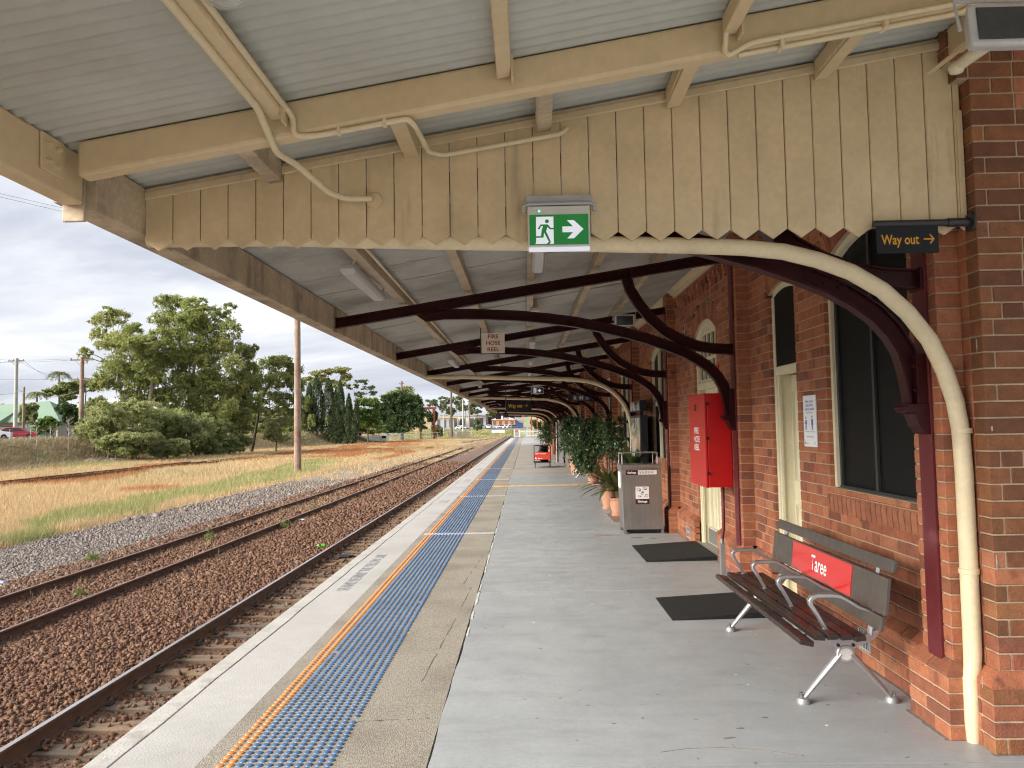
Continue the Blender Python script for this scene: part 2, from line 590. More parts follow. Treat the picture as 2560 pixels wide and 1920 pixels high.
mat('rail_top', (0.62, 0.59, 0.58), 0.22, metal=0.95, streak=((0.30, 0.20, 0.16), (9, 0.15, 1), 0.5, 0.7))
mat('rail_top_rusty', (0.27, 0.17, 0.13), 0.42, metal=0.5, var=0.15, scale=5)
mat('rail_old', (0.12, 0.045, 0.022), 0.8, var=0.3, scale=3)
mat('clip', (0.055, 0.034, 0.024), 0.7, var=0.2, scale=20)
mat('sleeper', (0.185, 0.125, 0.078), 0.85, var=0.22, scale=5, bump=0.6, bscale=60, rnd='obj', rndcol=[(0.13, 0.10, 0.08), (0.20, 0.14, 0.09), (0.24, 0.16, 0.095), (0.18, 0.115, 0.07)],
    streak=((0.11, 0.085, 0.065), (0.6, 14, 14), 0.5, 0.7))
ST = [(0.085, 0.046, 0.031), (0.13, 0.068, 0.043), (0.18, 0.096, 0.058), (0.15, 0.073, 0.046), (0.23, 0.14, 0.09), (0.165, 0.10, 0.07), (0.115, 0.061, 0.044), (0.20, 0.11, 0.068)]
mat('ballast', ST[1], 0.9, rnd='attr', rndcol=ST, var=0.18, scale=45, spec=0.25)
mat('ballast_bed', (0.13, 0.078, 0.053), 0.9, var=0.4, scale=16, bump=1.0, bscale=28, col2=(0.19, 0.115, 0.077), mixs=(22, 0.45, 0.6))
SG = [(0.12, 0.10, 0.09), (0.18, 0.153, 0.137), (0.24, 0.205, 0.183), (0.20, 0.152, 0.13), (0.155, 0.13, 0.12), (0.27, 0.24, 0.215)]
mat('gravel', SG[1], 0.85, rnd='attr', rndcol=SG, var=0.12, scale=30)
mat('gravel_bed', (0.19, 0.16, 0.145), 0.9, var=0.3, scale=16, bump=1.0, bscale=30, col2=(0.26, 0.225, 0.20), mixs=(25, 0.45, 0.6))
mat('ground', (0.40, 0.28, 0.15), 0.95, var=0.2, scale=0.8, bump=0.5, bscale=8, col2=(0.14, 0.17, 0.05), mixs=(0.045, 0.50, 0.60))
GR = [(0.56, 0.41, 0.22), (0.66, 0.51, 0.30), (0.52, 0.34, 0.17), (0.60, 0.48, 0.29), (0.46, 0.35, 0.19)]
mat('grass_dry', GR[0], 0.8, rnd='attr', rndcol=GR, translucent=0.3)
mat('grass_orange', (0.5, 0.25, 0.1), 0.8, rnd='attr', rndcol=[(0.42, 0.17, 0.06), (0.50, 0.22, 0.085), (0.36, 0.16, 0.07), (0.54, 0.31, 0.14)], translucent=0.3)
mat('grass_green', (0.2, 0.25, 0.08), 0.8, rnd='attr', rndcol=[(0.22, 0.26, 0.085), (0.33, 0.35, 0.14), (0.46, 0.42, 0.21), (0.27, 0.31, 0.10)], translucent=0.3)
mat('grass_bank', (0.3, 0.24, 0.13), 0.85, rnd='attr', rndcol=[(0.30, 0.235, 0.15), (0.42, 0.34, 0.22), (0.33, 0.29, 0.15), (0.24, 0.19, 0.13)], translucent=0.25)
mat('weed', (0.16, 0.24, 0.04), 0.6, rnd='attr', rndcol=[(0.13, 0.17, 0.045), (0.20, 0.24, 0.07), (0.29, 0.30, 0.10)], translucent=0.3)
mat('bark', (0.16, 0.125, 0.095), 0.9, var=0.3, scale=3, bump=0.6, bscale=12)
mat('bark_pale', (0.36, 0.31, 0.26), 0.85, var=0.25, scale=1.5, col2=(0.18, 0.14, 0.11), mixs=(0.8, 0.5, 0.65))
mat('bark_dark', (0.055, 0.042, 0.034), 0.9, var=0.3, scale=3)


def leafmat(name, cols, tr=0.28, rough=0.55):
    mat(name, cols[1], rough, rnd='attr', rndcol=cols, translucent=tr, spec=0.3)


leafmat('leaf_gum', [(0.184, 0.224, 0.071), (0.287, 0.328, 0.109), (0.380, 0.408, 0.144), (0.483, 0.471, 0.196)], .5)
leafmat('leaf_gum2', [(0.149, 0.196, 0.069), (0.241, 0.287, 0.098), (0.322, 0.356, 0.132), (0.380, 0.380, 0.161)], .45)
leafmat('leaf_wattle', [(0.231, 0.264, 0.110), (0.330, 0.363, 0.149), (0.418, 0.440, 0.193), (0.418, 0.369, 0.220)], .45)
leafmat('leaf_under', [(0.149, 0.196, 0.076), (0.230, 0.276, 0.103), (0.299, 0.333, 0.138), (0.345, 0.322, 0.172)], .4)
leafmat('leaf_cypress', [(0.044, 0.073, 0.033), (0.075, 0.112, 0.045), (0.106, 0.144, 0.060), (0.125, 0.144, 0.075)], 0.2)
leafmat('leaf_fig', [(0.034, 0.072, 0.024), (0.060, 0.108, 0.034), (0.084, 0.138, 0.046), (0.114, 0.162, 0.054)], 0.2)
leafmat('leaf_bright', [(0.085, 0.16, 0.035), (0.13, 0.22, 0.05), (0.18, 0.27, 0.065), (0.22, 0.29, 0.08)], 0.35)
leafmat('leaf_yellow', [(0.19, 0.20, 0.06), (0.26, 0.27, 0.08), (0.32, 0.31, 0.11), (0.36, 0.33, 0.14)], 0.35)
leafmat('leaf_far', [(0.115, 0.161, 0.081), (0.167, 0.207, 0.103), (0.207, 0.241, 0.127), (0.241, 0.265, 0.149)])
leafmat('flower', [(0.45, 0.10, 0.08), (0.55, 0.32, 0.06), (0.60, 0.42, 0.08), (0.2, 0.25, 0.05)], 0.3)
mat('pole_wood', (0.27, 0.19, 0.145), 0.9, var=0.2, scale=3, bump=0.5, bscale=14, streak=((0.36, 0.31, 0.27), (7, 7, 0.35), 0.5, 0.68), col2=(0.20, 0.12, 0.085), mixs=(0.9, 0.45, 0.65))
mat('pole_grey', (0.40, 0.42, 0.38), 0.85, var=0.12, scale=3)
mat('pole_dark', (0.16, 0.13, 0.11), 0.9, var=0.2, scale=3)
mat('wire', (0.05, 0.05, 0.055), 0.6)
mat('road', (0.19, 0.195, 0.205), 0.85, var=0.06, scale=1)
mat('roof_green', (0.21, 0.30, 0.22), 0.55, var=0.05, scale=0.6)
mat('house_wall', (0.45, 0.43, 0.38), 0.8, var=0.05)
mat('fence_green', (0.045, 0.12, 0.095), 0.6)
mat('car_red', (0.42, 0.012, 0.02), 0.25, coat=0.6)
mat('car_white', (0.72, 0.73, 0.74), 0.28, coat=0.5)
mat('car_grey', (0.20, 0.22, 0.24), 0.28, coat=0.5)
mat('car_blue', (0.05, 0.09, 0.22), 0.28, coat=0.5)
mat('car_glass', (0.02, 0.023, 0.027), 0.1, spec=0.7)
mat('tyre', (0.015, 0.015, 0.016), 0.8)
mat('rim', (0.35, 0.35, 0.36), 0.35, metal=0.8)
mat('lamp_red', (0.5, 0.02, 0.02), 0.3)
mat('lamp_clear', (0.7, 0.7, 0.7), 0.2)
mat('gantry', (0.28, 0.085, 0.05), 0.8, var=0.15, scale=2)
mat('chainlink', (0.36, 0.38, 0.38), 0.6, metal=0.4)
mat('shed_white', (0.66, 0.66, 0.66), 0.7, var=0.04, scale=0.3)
mat('shed_grey', (0.36, 0.39, 0.43), 0.7, var=0.04, scale=0.3)
mat('shed_dark', (0.09, 0.10, 0.12), 0.7)
mat('orange_wall', (0.56, 0.22, 0.10), 0.8, var=0.05)
mat('roof_pale', (0.60, 0.58, 0.56), 0.6, var=0.05, scale=0.4)
mat('timber_stack', (0.25, 0.21, 0.17), 0.9, var=0.25, scale=2)
mat('picket', (0.74, 0.74, 0.73), 0.6)
mat('blue_bin', (0.03, 0.07, 0.22), 0.5)
mat('bottle_green', (0.12, 0.55, 0.02), 0.25, translucent=0.35)
mat('mirror_white', (0.8, 0.82, 0.85), 0.3)
mat('pale_green_post', (0.25, 0.42, 0.30), 0.6)

# ------------------------------------------------------------------ terrain
def sstep(a, b, x):
    t = np.clip((np.asarray(x, float) - a) / (b - a), 0, 1)
    return t * t * (3 - 2 * t)


def foot_x(y):
    return np.interp(y, [-80, 120, 170, 215, 1200], [-43.5, -43.5, -33.0, -33.0, -33.0])


def bank_h(y):
    return 2.35 * (1 - sstep(165, 195, y)) + 0.0


def terrain(x, y):
    x, y = np.asarray(x, float), np.asarray(y, float)
    z = np.full(np.broadcast(x, y).shape, -1.25)
    z = z - 0.22 * sstep(-14.2, -13.0, x)                       # sinks below the ballast bed
    d = foot_x(y) - x                                           # metres behind the foot of the bank
    z = z + bank_h(y) * sstep(0, 6.5, d)
    z = z + 0.10 * np.sin(x * 0.31 + y * 0.11) * np.sin(y * 0.17 - x * 0.05) * sstep(-13.0, -18, x)
    far = sstep(235, 330, y)
    z = z + far * 5.0 * sstep(8, -20, x * 0 - 10) + far * 0.6 * np.sin(x * 0.03)
    z = z + 14 * sstep(420, 900, y)
    return z


def tz(x, y):
    return float(terrain(x, y))


def make_ground():
    xs = np.unique(np.concatenate([np.linspace(-900, -140, 14), np.linspace(-140, -60, 18), np.linspace(-60, -12, 65), np.linspace(-12, 12, 6), np.linspace(12, 300, 10), [900]]))
    ys = np.unique(np.concatenate([np.linspace(-300, -40, 8), np.linspace(-40, 130, 86), np.linspace(130, 350, 56), np.linspace(350, 900, 20), [1600]]))
    X, Y = np.meshgrid(xs, ys, indexing='ij')
    Z = terrain(X, Y)
    Z += (RNG.random(Z.shape) - 0.5) * 0.07 * (X < -14)
    Z = np.where(X > -2.5, np.minimum(Z, -1.45) * (Y < 235) + Z * (Y >= 235), Z)
    V = np.stack([X, Y, Z], -1).reshape(-1, 3)
    ny = len(ys)
    i, j = np.meshgrid(np.arange(len(xs) - 1), np.arange(ny - 1), indexing='ij')
    a = (i * ny + j).ravel()
    F = np.stack([a, a + ny, a + ny + 1, a + 1], -1)
    o = np_mesh('ground', V, F, 'ground', smooth=True)
    tag(o, kind='structure')


make_ground()

# ballast bed and gravel margin: a profile drawn along the line
BED = [(-2.12, -1.17), (-3.4, -1.165), (-4.15, -1.155), (-4.42, -1.125), (-4.9, -1.098), (-5.6, -1.085), (-6.4, -1.088), (-7.0, -1.108), (-7.9, -1.112), (-8.7, -1.108), (-9.4, -1.11), (-9.85, -1.135)]
GRV = [(-9.84, -1.137), (-10.6, -1.175), (-11.8, -1.20), (-12.8, -1.215), (-13.5, -1.24), (-14.3, -1.36)]


def bed_z(x):
    px = [p[0] for p in (BED + GRV)][::-1]
    pz = [p[1] for p in (BED + GRV)][::-1]
    return np.interp(x, px, pz)


def sweep_y(name, prof, ys, m, jit=0.0):
    V, F = [], []
    n = len(prof)
    for k, y in enumerate(ys):
        for q, (x, z) in enumerate(prof):
            V.append((x + (RNG.random() - 0.5) * jit * (0 < q < n - 1), y, z + (RNG.random() - 0.5) * jit * 0.12))
    for k in range(len(ys) - 1):
        for q in range(n - 1):
            a = k * n + q
            F.append((a, a + n, a + n + 1, a + 1))
    return np_mesh(name, np.array(V), np.array(F), m, smooth=True)


ysb = np.concatenate([np.arange(-12, 60, 0.5), np.arange(60, 240, 4.0)])
tag(sweep_y('ballast_bed', BED, ysb, 'ballast_bed', 0.10), kind='structure')
tag(sweep_y('gravel_path', GRV, ysb, 'gravel_bed', 0.18), kind='structure')

# loose stones: deformed eight-cornered lumps
CUBE = np.array([(-1, -1, -1), (1, -1, -1), (1, 1, -1), (-1, 1, -1), (-1, -1, 1), (1, -1, 1), (1, 1, 1), (-1, 1, 1)], float) * 0.5
CF = np.array([(0, 3, 2, 1), (4, 5, 6, 7), (0, 1, 5, 4), (1, 2, 6, 5), (2, 3, 7, 6), (3, 0, 4, 7)])


def rotm(n):
    a, b, c = RNG.random((3, n)) * 2 * PI
    ca, sa, cb, sb, cc, sc_ = np.cos(a), np.sin(a), np.cos(b * .35), np.sin(b * .35), np.cos(c * .35), np.sin(c * .35)
    R = np.empty((n, 3, 3))
    R[:, 0] = np.stack([ca * cb, ca * sb * sc_ - sa * cc, ca * sb * cc + sa * sc_], -1)
    R[:, 1] = np.stack([sa * cb, sa * sb * sc_ + ca * cc, sa * sb * cc - ca * sc_], -1)
    R[:, 2] = np.stack([-sb, cb * sc_, cb * cc], -1)
    return R


def stones(name, pts, size, m, label, cat):
    n = len(pts)
    S = size[:, None] * (0.6 + 0.8 * RNG.random((n, 3)))
    S[:, 2] *= 0.62
    C = CUBE[None] * S[:, None, :] * (0.62 + 0.55 * RNG.random((n, 8, 1)))
    V = np.einsum('nij,nkj->nki', rotm(n), C) + pts[:, None, :]
    F = (CF[None] + (np.arange(n) * 8)[:, None, None]).reshape(-1, 4)
    r = np.repeat(RNG.random(n), 8)
    o = np_mesh(name, V.reshape(-1, 3), F, m, rnd=r, kind='stuff')
    return tag(o, label, cat)


def scatter(x0, x1, y0, y1, dens, smin, smax):
    n = int((x1 - x0) * (y1 - y0) * dens)
    x = x0 + (x1 - x0) * RNG.random(n)
    y = y0 + (y1 - y0) * RNG.random(n)
    keep = x > -0.74 * y - 0.8
    x, y = x[keep], y[keep]
    s = smin + (smax - smin) * RNG.random(len(x)) ** 1.6
    return np.stack([x, y, bed_z(x) + s * 0.12], -1), s


def no_sleeper(P, s):
    """keep most stones off the bare sleepers beside the platform"""
    ph = np.mod(P[:, 1] - 4.10, 0.545)
    on = (ph < 0.235) & (P[:, 0] > -4.32)
    k = ~on | (RNG.random(len(P)) < 0.16)
    P = P.copy()
    P[on, 2] += 0.052
    near = (P[:, 0] > -4.35) & ~on
    s = np.where(near, s * 0.85, s)
    P[near, 2] -= 0.012
    return P[k], s[k]


pp, ss = [], []
for a in ((-10.0, -3.2, 4, 9, 950, .020, .058), (-10.0, -3.2, 9, 14, 640, .026, .064), (-10.0, -3.2, 14, 22, 340, .036, .078), (-10.0, -3.2, 22, 38, 130, .05, .11), (-9.6, -3.2, 38, 62, 55, .08, .15)):
    P, s = no_sleeper(*scatter(*a))
    pp.append(P)
    ss.append(s)
stones('ballast_stones', np.concatenate(pp), np.concatenate(ss), 'ballast', 'loose reddish brown ballast stones lying between and beside the rails', 'ballast')
pp, ss = [], []
for a in ((-13.7, -9.2, 12, 20, 420, .028, .068), (-13.7, -9.2, 20, 28, 230, .038, .08), (-13.5, -9.2, 28, 44, 80, .05, .11)):
    P, s = scatter(*a)
    k = (P[:, 0] < -9.9) | (RNG.random(len(P)) < 0.4)
    pp.append(P[k])
    ss.append(s[k])
stones('gravel_stones', np.concatenate(pp), np.concatenate(ss), 'gravel', 'loose grey gravel spread beside the far rail and dry grass', 'gravel')

# ------------------------------------------------------------------ platform
EDGE, WHITE_R, JOINT = -2.27, -1.695, -0.525
PL = bpy.data.objects.new('platform', None)
link(PL)
tag(PL, kind='structure')
Y0, Y1 = -9.0, 119.0
JY = [-8.99, -3.2, 2.9, 12.22, 18.9, 25.0, 31.3, 38.0, 45.0, 53.0, 62.0, 72.0, 84.0, 100.0, Y1]
for a, b in zip(JY[:-1], JY[1:]):
    # nose of the coping with a slightly uneven inner edge, the white strip beside it
    ws = [(-2.137 + 0.004 * math.sin(t * 3.1) + 0.003 * math.sin(t * 9.7 + a)) for t in np.linspace(a, b, 24)]
    yy = np.linspace(a + 0.004, b - 0.004, 24)
    poly = [(EDGE, yy[0])] + [(w, y) for w, y in zip(ws, yy)] + [(EDGE, yy[-1])]
    M().prism(poly, 'z', -0.16, 0.0 + 0.003 * random.random()).build('coping_slab', 'coping', PL, bevel=0.006)
    poly = [(w + 0.006 + 0.004 * random.random(), y) for w, y in zip(ws, yy)] + [(WHITE_R, yy[-1]), (WHITE_R, yy[0])]
    M().prism(poly, 'z', -0.16, 0.0).build('edge_paving', 'white_strip', PL)
M().box(-2.15, -2.14, Y0, Y1, -1.6, -0.161).build('platform_face', 'coping', PL)
M().box(-2.262, WHITE_R - 0.01, Y0, Y1, -0.20, -0.155).build('joint_bed', 'joint_dark', PL)
M().box(WHITE_R + 0.0005, JOINT, Y0, Y1, -0.2, 0.0).build('aggregate_paving', 'aggregate', PL)
# smooth grey concrete bays with sawn joints
SJ = [-9, -2.2, 3.90, 7.94, 12.30, 16.90, 22.05, 27.55]
for a, b in zip(SJ[:-1], SJ[1:]):
    n = 40
    yy = np.linspace(a + 0.007, b - 0.007, n)
    wob = [JOINT + 0.009 + 0.006 * math.sin(t * 2.3) + 0.004 * math.sin(t * 7.9) + 0.004 * random.random() for t in yy]
    M().prism([(w, y) for w, y in zip(wob, yy)] + [(9, b - 0.007), (9, a + 0.007)], 'z', -0.2, 0.004).build('concrete_bay', 'slab', PL)
FJ = [27.555, 40, 55, 69.5, 85.4, Y1]
for k, (a, b) in enumerate(zip(FJ[:-1], FJ[1:])):
    M().box(JOINT + 0.02, 9, a + 0.004, b - 0.004, -0.2, 0.002).build('concrete_bay', 'slab_far' if k in (0, 1, 2, 4) else 'slab', PL)
M().box(JOINT - 0.002, 9, Y0, Y1, -0.21, -0.012).build('joint_bed', 'joint_dark', PL)
# pale raised lip of cement along the long joint
for a in np.arange(3.0, 30, 0.55):
    if random.random() < 0.8:
        b = a + 0.2 + 0.45 * random.random()
        yy = np.linspace(a, b, 7)
        M().prism([(JOINT + 0.012 + 0.004 * random.random(), y) for y in yy] + [(JOINT + 0.026 + 0.008 * random.random(), y) for y in yy[::-1]], 'z', 0.0, 0.0072).build('cement_lip', 'joint_light', PL)


def blot(x, y, rx, ry, z, m, rot=0.0, name='stain', n=11):
    poly = []
    for k in range(n):
        t = 2 * PI * k / n
        r = 0.65 + 0.5 * random.random()
        px, py = rx * r * math.cos(t), ry * r * math.sin(t)
        poly.append((x + px * math.cos(rot) - py * math.sin(rot), y + px * math.sin(rot) + py * math.cos(rot)))
    return M().prism(poly, 'z', z - 0.002, z).build(name, m, PL)


for k in range(150):
    x, y = random.uniform(-0.4, 2.1), 3.6 + 14 * random.random() ** 1.5
    blot(x, y, random.uniform(.004, .016), random.uniform(.003, .010), 0.0054, random.choice(('stain', 'stain', 'rust_stain', 'joint_light')), random.uniform(-.5, .5), n=9)
for x, y, rx, ry in ((1.15, 4.35, .028, .010), (1.05, 4.22, .04, .012), (1.33, 4.5, .022, .010)):
    blot(x, y, rx, ry, 0.0060, 'stain', 0.2)
# grime gathered along the foot of the wall
for a, b, x in ((4.16, 4.60, 2.19), (4.60, 6.74, 2.315), (7.5, 8.07, 2.315), (8.08, 8.52, 2.19), (8.53, 9.5, 2.315), (10.83, 11.99, 2.315), (12.0, 12.45, 2.19)):
    yy = np.linspace(a, b, 14)
    M().prism([(x - .012 - .016 * random.random(), y) for y in yy] + [(x + .03, y) for y in yy[::-1]], 'z', .003, .0062).build('wall_grime', 'stain', PL)
M().prism([(2.30 + .02 * k, 3.958 + .008 * random.random()) for k in range(60)] + [(3.5, 4.0), (2.30, 4.0)], 'z', .003, .0062).build('wall_grime', 'stain', PL)
for x, y, rx, ry in ((1.62, 11.6, .12, .07), (1.85, 11.5, .07, .05), (1.2, 11.9, .3, .05)):
    blot(x, y, rx, ry, 0.0060, 'rust_stain')
# two hairline scratches on the floor
for P in ([(0.66, 4.05), (0.80, 4.09), (1.0, 4.10), (1.2, 4.06), (1.34, 3.99)],):
    for a, b in zip(P[:-1], P[1:]):
        d = Vector((b[0] - a[0], b[1] - a[1])).normalized() * 0.0014
        M().prism([(a[0] - d.y, a[1] + d.x), (a[0] + d.y, a[1] - d.x), (b[0] + d.y, b[1] - d.x), (b[0] - d.y, b[1] + d.x)], 'z', 0.003, 0.0060).build('scratch', 'rust_stain', PL)
# cracks and pits of the aggregate paving
for x0, y0, x1, y1 in ((-1.0, 4.52, -0.56, 4.56), (-1.02, 11.9, -0.56, 12.0), (-.72, 5.2, -.66, 6.6), (-.66, 6.6, -.60, 8.2), (-.70, 8.4, -.58, 10.4)):
    pts = [(x0 + (x1 - x0) * t + random.uniform(-.006, .006), y0 + (y1 - y0) * t + random.uniform(-.006, .006)) for t in np.linspace(0, 1, 12)]
    for a, b in zip(pts[:-1], pts[1:]):
        if random.random() < 0.75:
            d = Vector((b[0] - a[0], b[1] - a[1])).normalized() * random.uniform(.0015, .004)
            M().prism([(a[0] - d.y, a[1] + d.x), (a[0] + d.y, a[1] - d.x), (b[0] + d.y, b[1] - d.x), (b[0] - d.y, b[1] + d.x)], 'z', -0.002, 0.0009).build('crack', 'joint_dark', PL)
blot(-0.87, 4.53, .018, .012, 0.001, 'joint_dark', name='pit')
blot(-0.60, 4.56, .014, .009, 0.001, 'joint_dark', name='pit')
blot(-1.005, 6.42, .022, .03, 0.001, 'tile_yellow', name='stain')
blot(-1.01, 5.78, .012, .03, 0.001, 'tile_yellow', name='stain')

# lettering and faded marks on the white strip
text('lettering', 'STAND BEHIND THE YELLOW LINE', 0.185, 'faded_print', PL, (-1.893, 8.13, 0.0035), (0, 1, 0), (-1, 0, 0), 'LEFT', 0.002, sx=0.78)
for x0, x1, y0, y1, m in ((-2.02, -1.80, 17.3, 18.0, 'faded_print'), (-2.04, -1.74, 19.6, 19.95, 'faded_blue'), (-2.05, -1.72, 21.8, 22.15, 'faded_blue'), (-2.0, -1.8, 24.2, 25.2, 'faded_print'), (-2.0, -1.8, 30.0, 32.0, 'faded_print')):
    for q in range(6):
        w = (y1 - y0) / 6
        if random.random() < 0.8:
            M().box(x0 + .03 * random.random(), x1 - .03 * random.random(), y0 + q * w, y0 + (q + 0.9) * w, 0.001, 0.0036).build('faded_mark', m, PL)

# yellow tile line across the platform
x = -0.93
YT = 22.0
while x < 1.95:
    M().box(x, x + 0.29, YT + 0.13 * (x + 0.93) / 3 - 0.09, YT + 0.13 * (x + 0.93) / 3 + 0.09, -0.01, 0.018).build('yellow_tile', 'tile_yellow', PL)
    x += 0.302

# ------------------------------------------------------------------ tactile strip
TS = thing('tactile_strip', 'long strip of small blue and orange raised studs set along the platform', 'tactile paving', (-1.295, 3.4, 0.0))
COLX = [-1.570 + 0.05 * k for k in range(12)]
prof = [(0.0200, 0.0), (0.0182, 0.0042), (0.0130, 0.0066), (0.0, 0.0076)]
PROTO = {}
for m in ('stud_orange', 'stud_blue'):
    o = M().lathe(prof[::-1], 10).build('stud', m, TS, local=True, smooth=40)
    PROTO[m] = o
first = {'stud_orange': True, 'stud_blue': True}
rows = np.arange(3.60, 27.6, 0.05)
n_ind, mass = 0, {'stud_orange': [], 'stud_blue': []}
for r, y in enumerate(rows):
    cross = abs(y - 12.34) < 0.10 or abs(y - 18.98) < 0.10 or abs(y - 25.0) < 0.10
    for k, x in enumerate(COLX):
        m = 'stud_orange' if k < 2 else 'stud_blue'
        if random.random() < 0.002 or cross:
            continue
        jx, jy = random.uniform(-.0015, .0015), random.uniform(-.002, .002)
        if n_ind < 300 and y > 3.83:
            p = PROTO[m]
            if not first[m]:
                p = p.copy()
                COL.objects.link(p)
            first[m] = False
            p.location = (x + jx + 1.295, y + jy - 3.4, 0)
            n_ind += 1
        else:
            mass[m].append((x + jx, y + jy))
ring = np.array([(math.cos(2 * PI * q / 8), math.sin(2 * PI * q / 8)) for q in range(8)])
for m, P in mass.items():
    P = np.array(P)
    n = len(P)
    V = np.zeros((n, 17, 3))
    V[:, 0:8, :2] = P[:, None] + ring[None] * 0.0200
    V[:, 8:16, :2] = P[:, None] + ring[None] * 0.0140
    V[:, 8:16, 2] = 0.0062
    V[:, 16, :2] = P
    V[:, 16, 2] = 0.0076
    f = []
    for q in range(8):
        f += [(q, (q + 1) % 8, 8 + (q + 1) % 8), (q, 8 + (q + 1) % 8, 8 + q), (8 + q, 8 + (q + 1) % 8, 16)]
    F = (np.array(f)[None] + (np.arange(n) * 17)[:, None, None]).reshape(-1, 3)
    np_mesh('stud_rows', V.reshape(-1, 3), F, m, TS, kind='stuff', smooth=True)
# further away the rows of studs run together into ribs
for k, x in enumerate(COLX):
    M().prism([(x - 0.019, 0), (x - 0.011, 0.0055), (x + 0.011, 0.0055), (x + 0.019, 0)], 'y', 27.6, 118.4).build('stud_rib', 'stud_orange' if k < 2 else 'stud_blue', TS)
# short white reflective rows across the strip
for yc in (12.34, 18.98, 25.0, 31.5):
    T2 = thing('reflector_row', {12.34: 'nearest white striped reflector row laid across the blue studs', 18.98: 'second white striped reflector row laid across the blue studs',
                                 25.0: 'third white striped reflector row across the blue studs', 31.5: 'farthest white striped reflector row across the blue studs'}[yc],
               'floor marking', (-1.08, yc, 0.0), group='white reflector rows across the platform')
    x = -1.64
    q = 0
    while x < -0.545:
        on = -1.50 < x < -1.0
        mm = ('stud_bright' if on else 'stud_orange' if -1.6 < x < -1.5 else 'grey_white') if q % 2 else 'stud_white'
        if mm == 'grey_white':
            mm = 'exit_grey'
        M().prism([(x, yc - 0.07), (x + 0.026, yc - 0.07), (x + 0.046, yc + 0.07), (x + 0.020, yc + 0.07)], 'z', 0.0005, 0.006).build('stripe', mm, T2)
        x += 0.0265
        q += 1

# ------------------------------------------------------------------ railway tracks
def rail_mesh(T, x, y0, y1, top, side):
    b = wloc(T)
    prof = [(-.070, 0), (.070, 0), (.070, .010), (.018, .026), (.009, .040), (.009, .108), (.030, .120), (.035, .128), (.035, .142), (.029, .153), (-.029, .153), (-.035, .142), (-.035, .128), (-.030, .120), (-.009, .108), (-.009, .040), (-.018, .026), (-.070, .010)]
    z0 = -1.106
    o = M().prism([(x + p[0], z0 + p[1]) for p in prof], 'y', y0, y1).build('rail', side, T, smooth=35)
    M().prism([(x - .027, z0 + .1515), (x + .027, z0 + .1515), (x + .022, z0 + .1562), (x - .022, z0 + .1562)], 'y', y0, y1).build('running_surface', top, o)
    return o


def clip_mesh():
    m = M()
    s = []
    for t in np.linspace(0, 1, 13):
        a = -0.5 * PI + t * 1.75 * PI
        s.append((0.045 + 0.032 * math.cos(a), 0.055 * (t - 0.5) * 1.6 + 0.03 * math.sin(a), 0.012 + 0.045 * math.sin(PI * t)))
    m.tube(s, 0.010, 6)
    m.box(-.005, .085, -.045, .045, -.02, .004)
    return m


def track(name, label, xs, y0, y1, top, side, ysl, clips):
    T = thing(name, label, 'railway track', ((xs[0] + xs[1]) / 2, 4.0, -1.25))
    for x in xs:
        rail_mesh(T, x, y0, y1, top, side)
    proto = None
    for q, y in enumerate(ysl):
        if proto is None:
            m = M()
            m.box(-1.22, 1.22, -.115, .115, -.13, 0)
            proto = m.build('sleeper', 'sleeper', T, local=True, bevel=0.012)
            o = proto
        else:
            o = proto.copy()
            COL.objects.link(o)
        o.location = (random.uniform(-.05, .05), y - 4.0, 0.141 - 0.006 * random.random())
        o.rotation_euler = (0, 0, random.uniform(-.015, .015))
    cp = None
    for (x, sgn, dy), ylist in clips:
        for y in ylist:
            if cp is None:
                cp = clip_mesh().build('rail_clip', 'clip', T, local=True, smooth=50)
                o = cp
            else:
                o = cp.copy()
                COL.objects.link(o)
            o.location = (x + 0.055 * sgn - (xs[0] + xs[1]) / 2, y + dy - 4.0, 0.150)
            o.rotation_euler = (0, 0, 0 if sgn > 0 else PI)
    return T


SL = [4.10 + 0.545 * k + 0.1175 for k in range(75)]
track('railway_track', 'main railway track with bright worn rail and timber sleepers beside the platform', (-2.945, -4.45), -9, 240, 'rail_top', 'rail_side', SL,
      [((-4.45, 1, 0), SL[:44]), ((-4.45, -1, 0), SL[:30])])
SL2 = [8.0 + 0.60 * k for k in range(60)]
track('railway_track', 'second railway track with rusty rails partly grown over by dry grass', (-7.13, -8.635), 4, 104, 'rail_top_rusty', 'rail_side', SL2,
      [((-7.13, 1, 0.04), SL2[:40]), ((-7.13, -1, 0), SL2[:24]), ((-8.635, 1, 0), SL2[:40])])
T = thing('railway_track', 'old rusted railway track half buried in dry grass below the trees', 'railway track', (-30.6, 40, -1.25))
for x in (-30.0, -31.5):
    M().box(x - .035, x + .035, 30, 72, -1.3, -1.03).build('rail', 'rail_old', T)
    M().box(x - .035, x + .035, 72, 140, -1.32, -1.13).build('rail', 'rail_old', T)
for k, y in enumerate(np.arange(40, 70, 1.9)):
    M().box(-30.09, -29.95, y, y + 0.16, -1.3, -1.0).build('rail_chair', 'rail_old', T)
for k in range(4):
    y = 150 + 12 * k
    M().box(-12.5 + k, -10.2 + k, y, y + 0.3, -1.22, -1.02).build('sleeper', 'bark_dark', T)

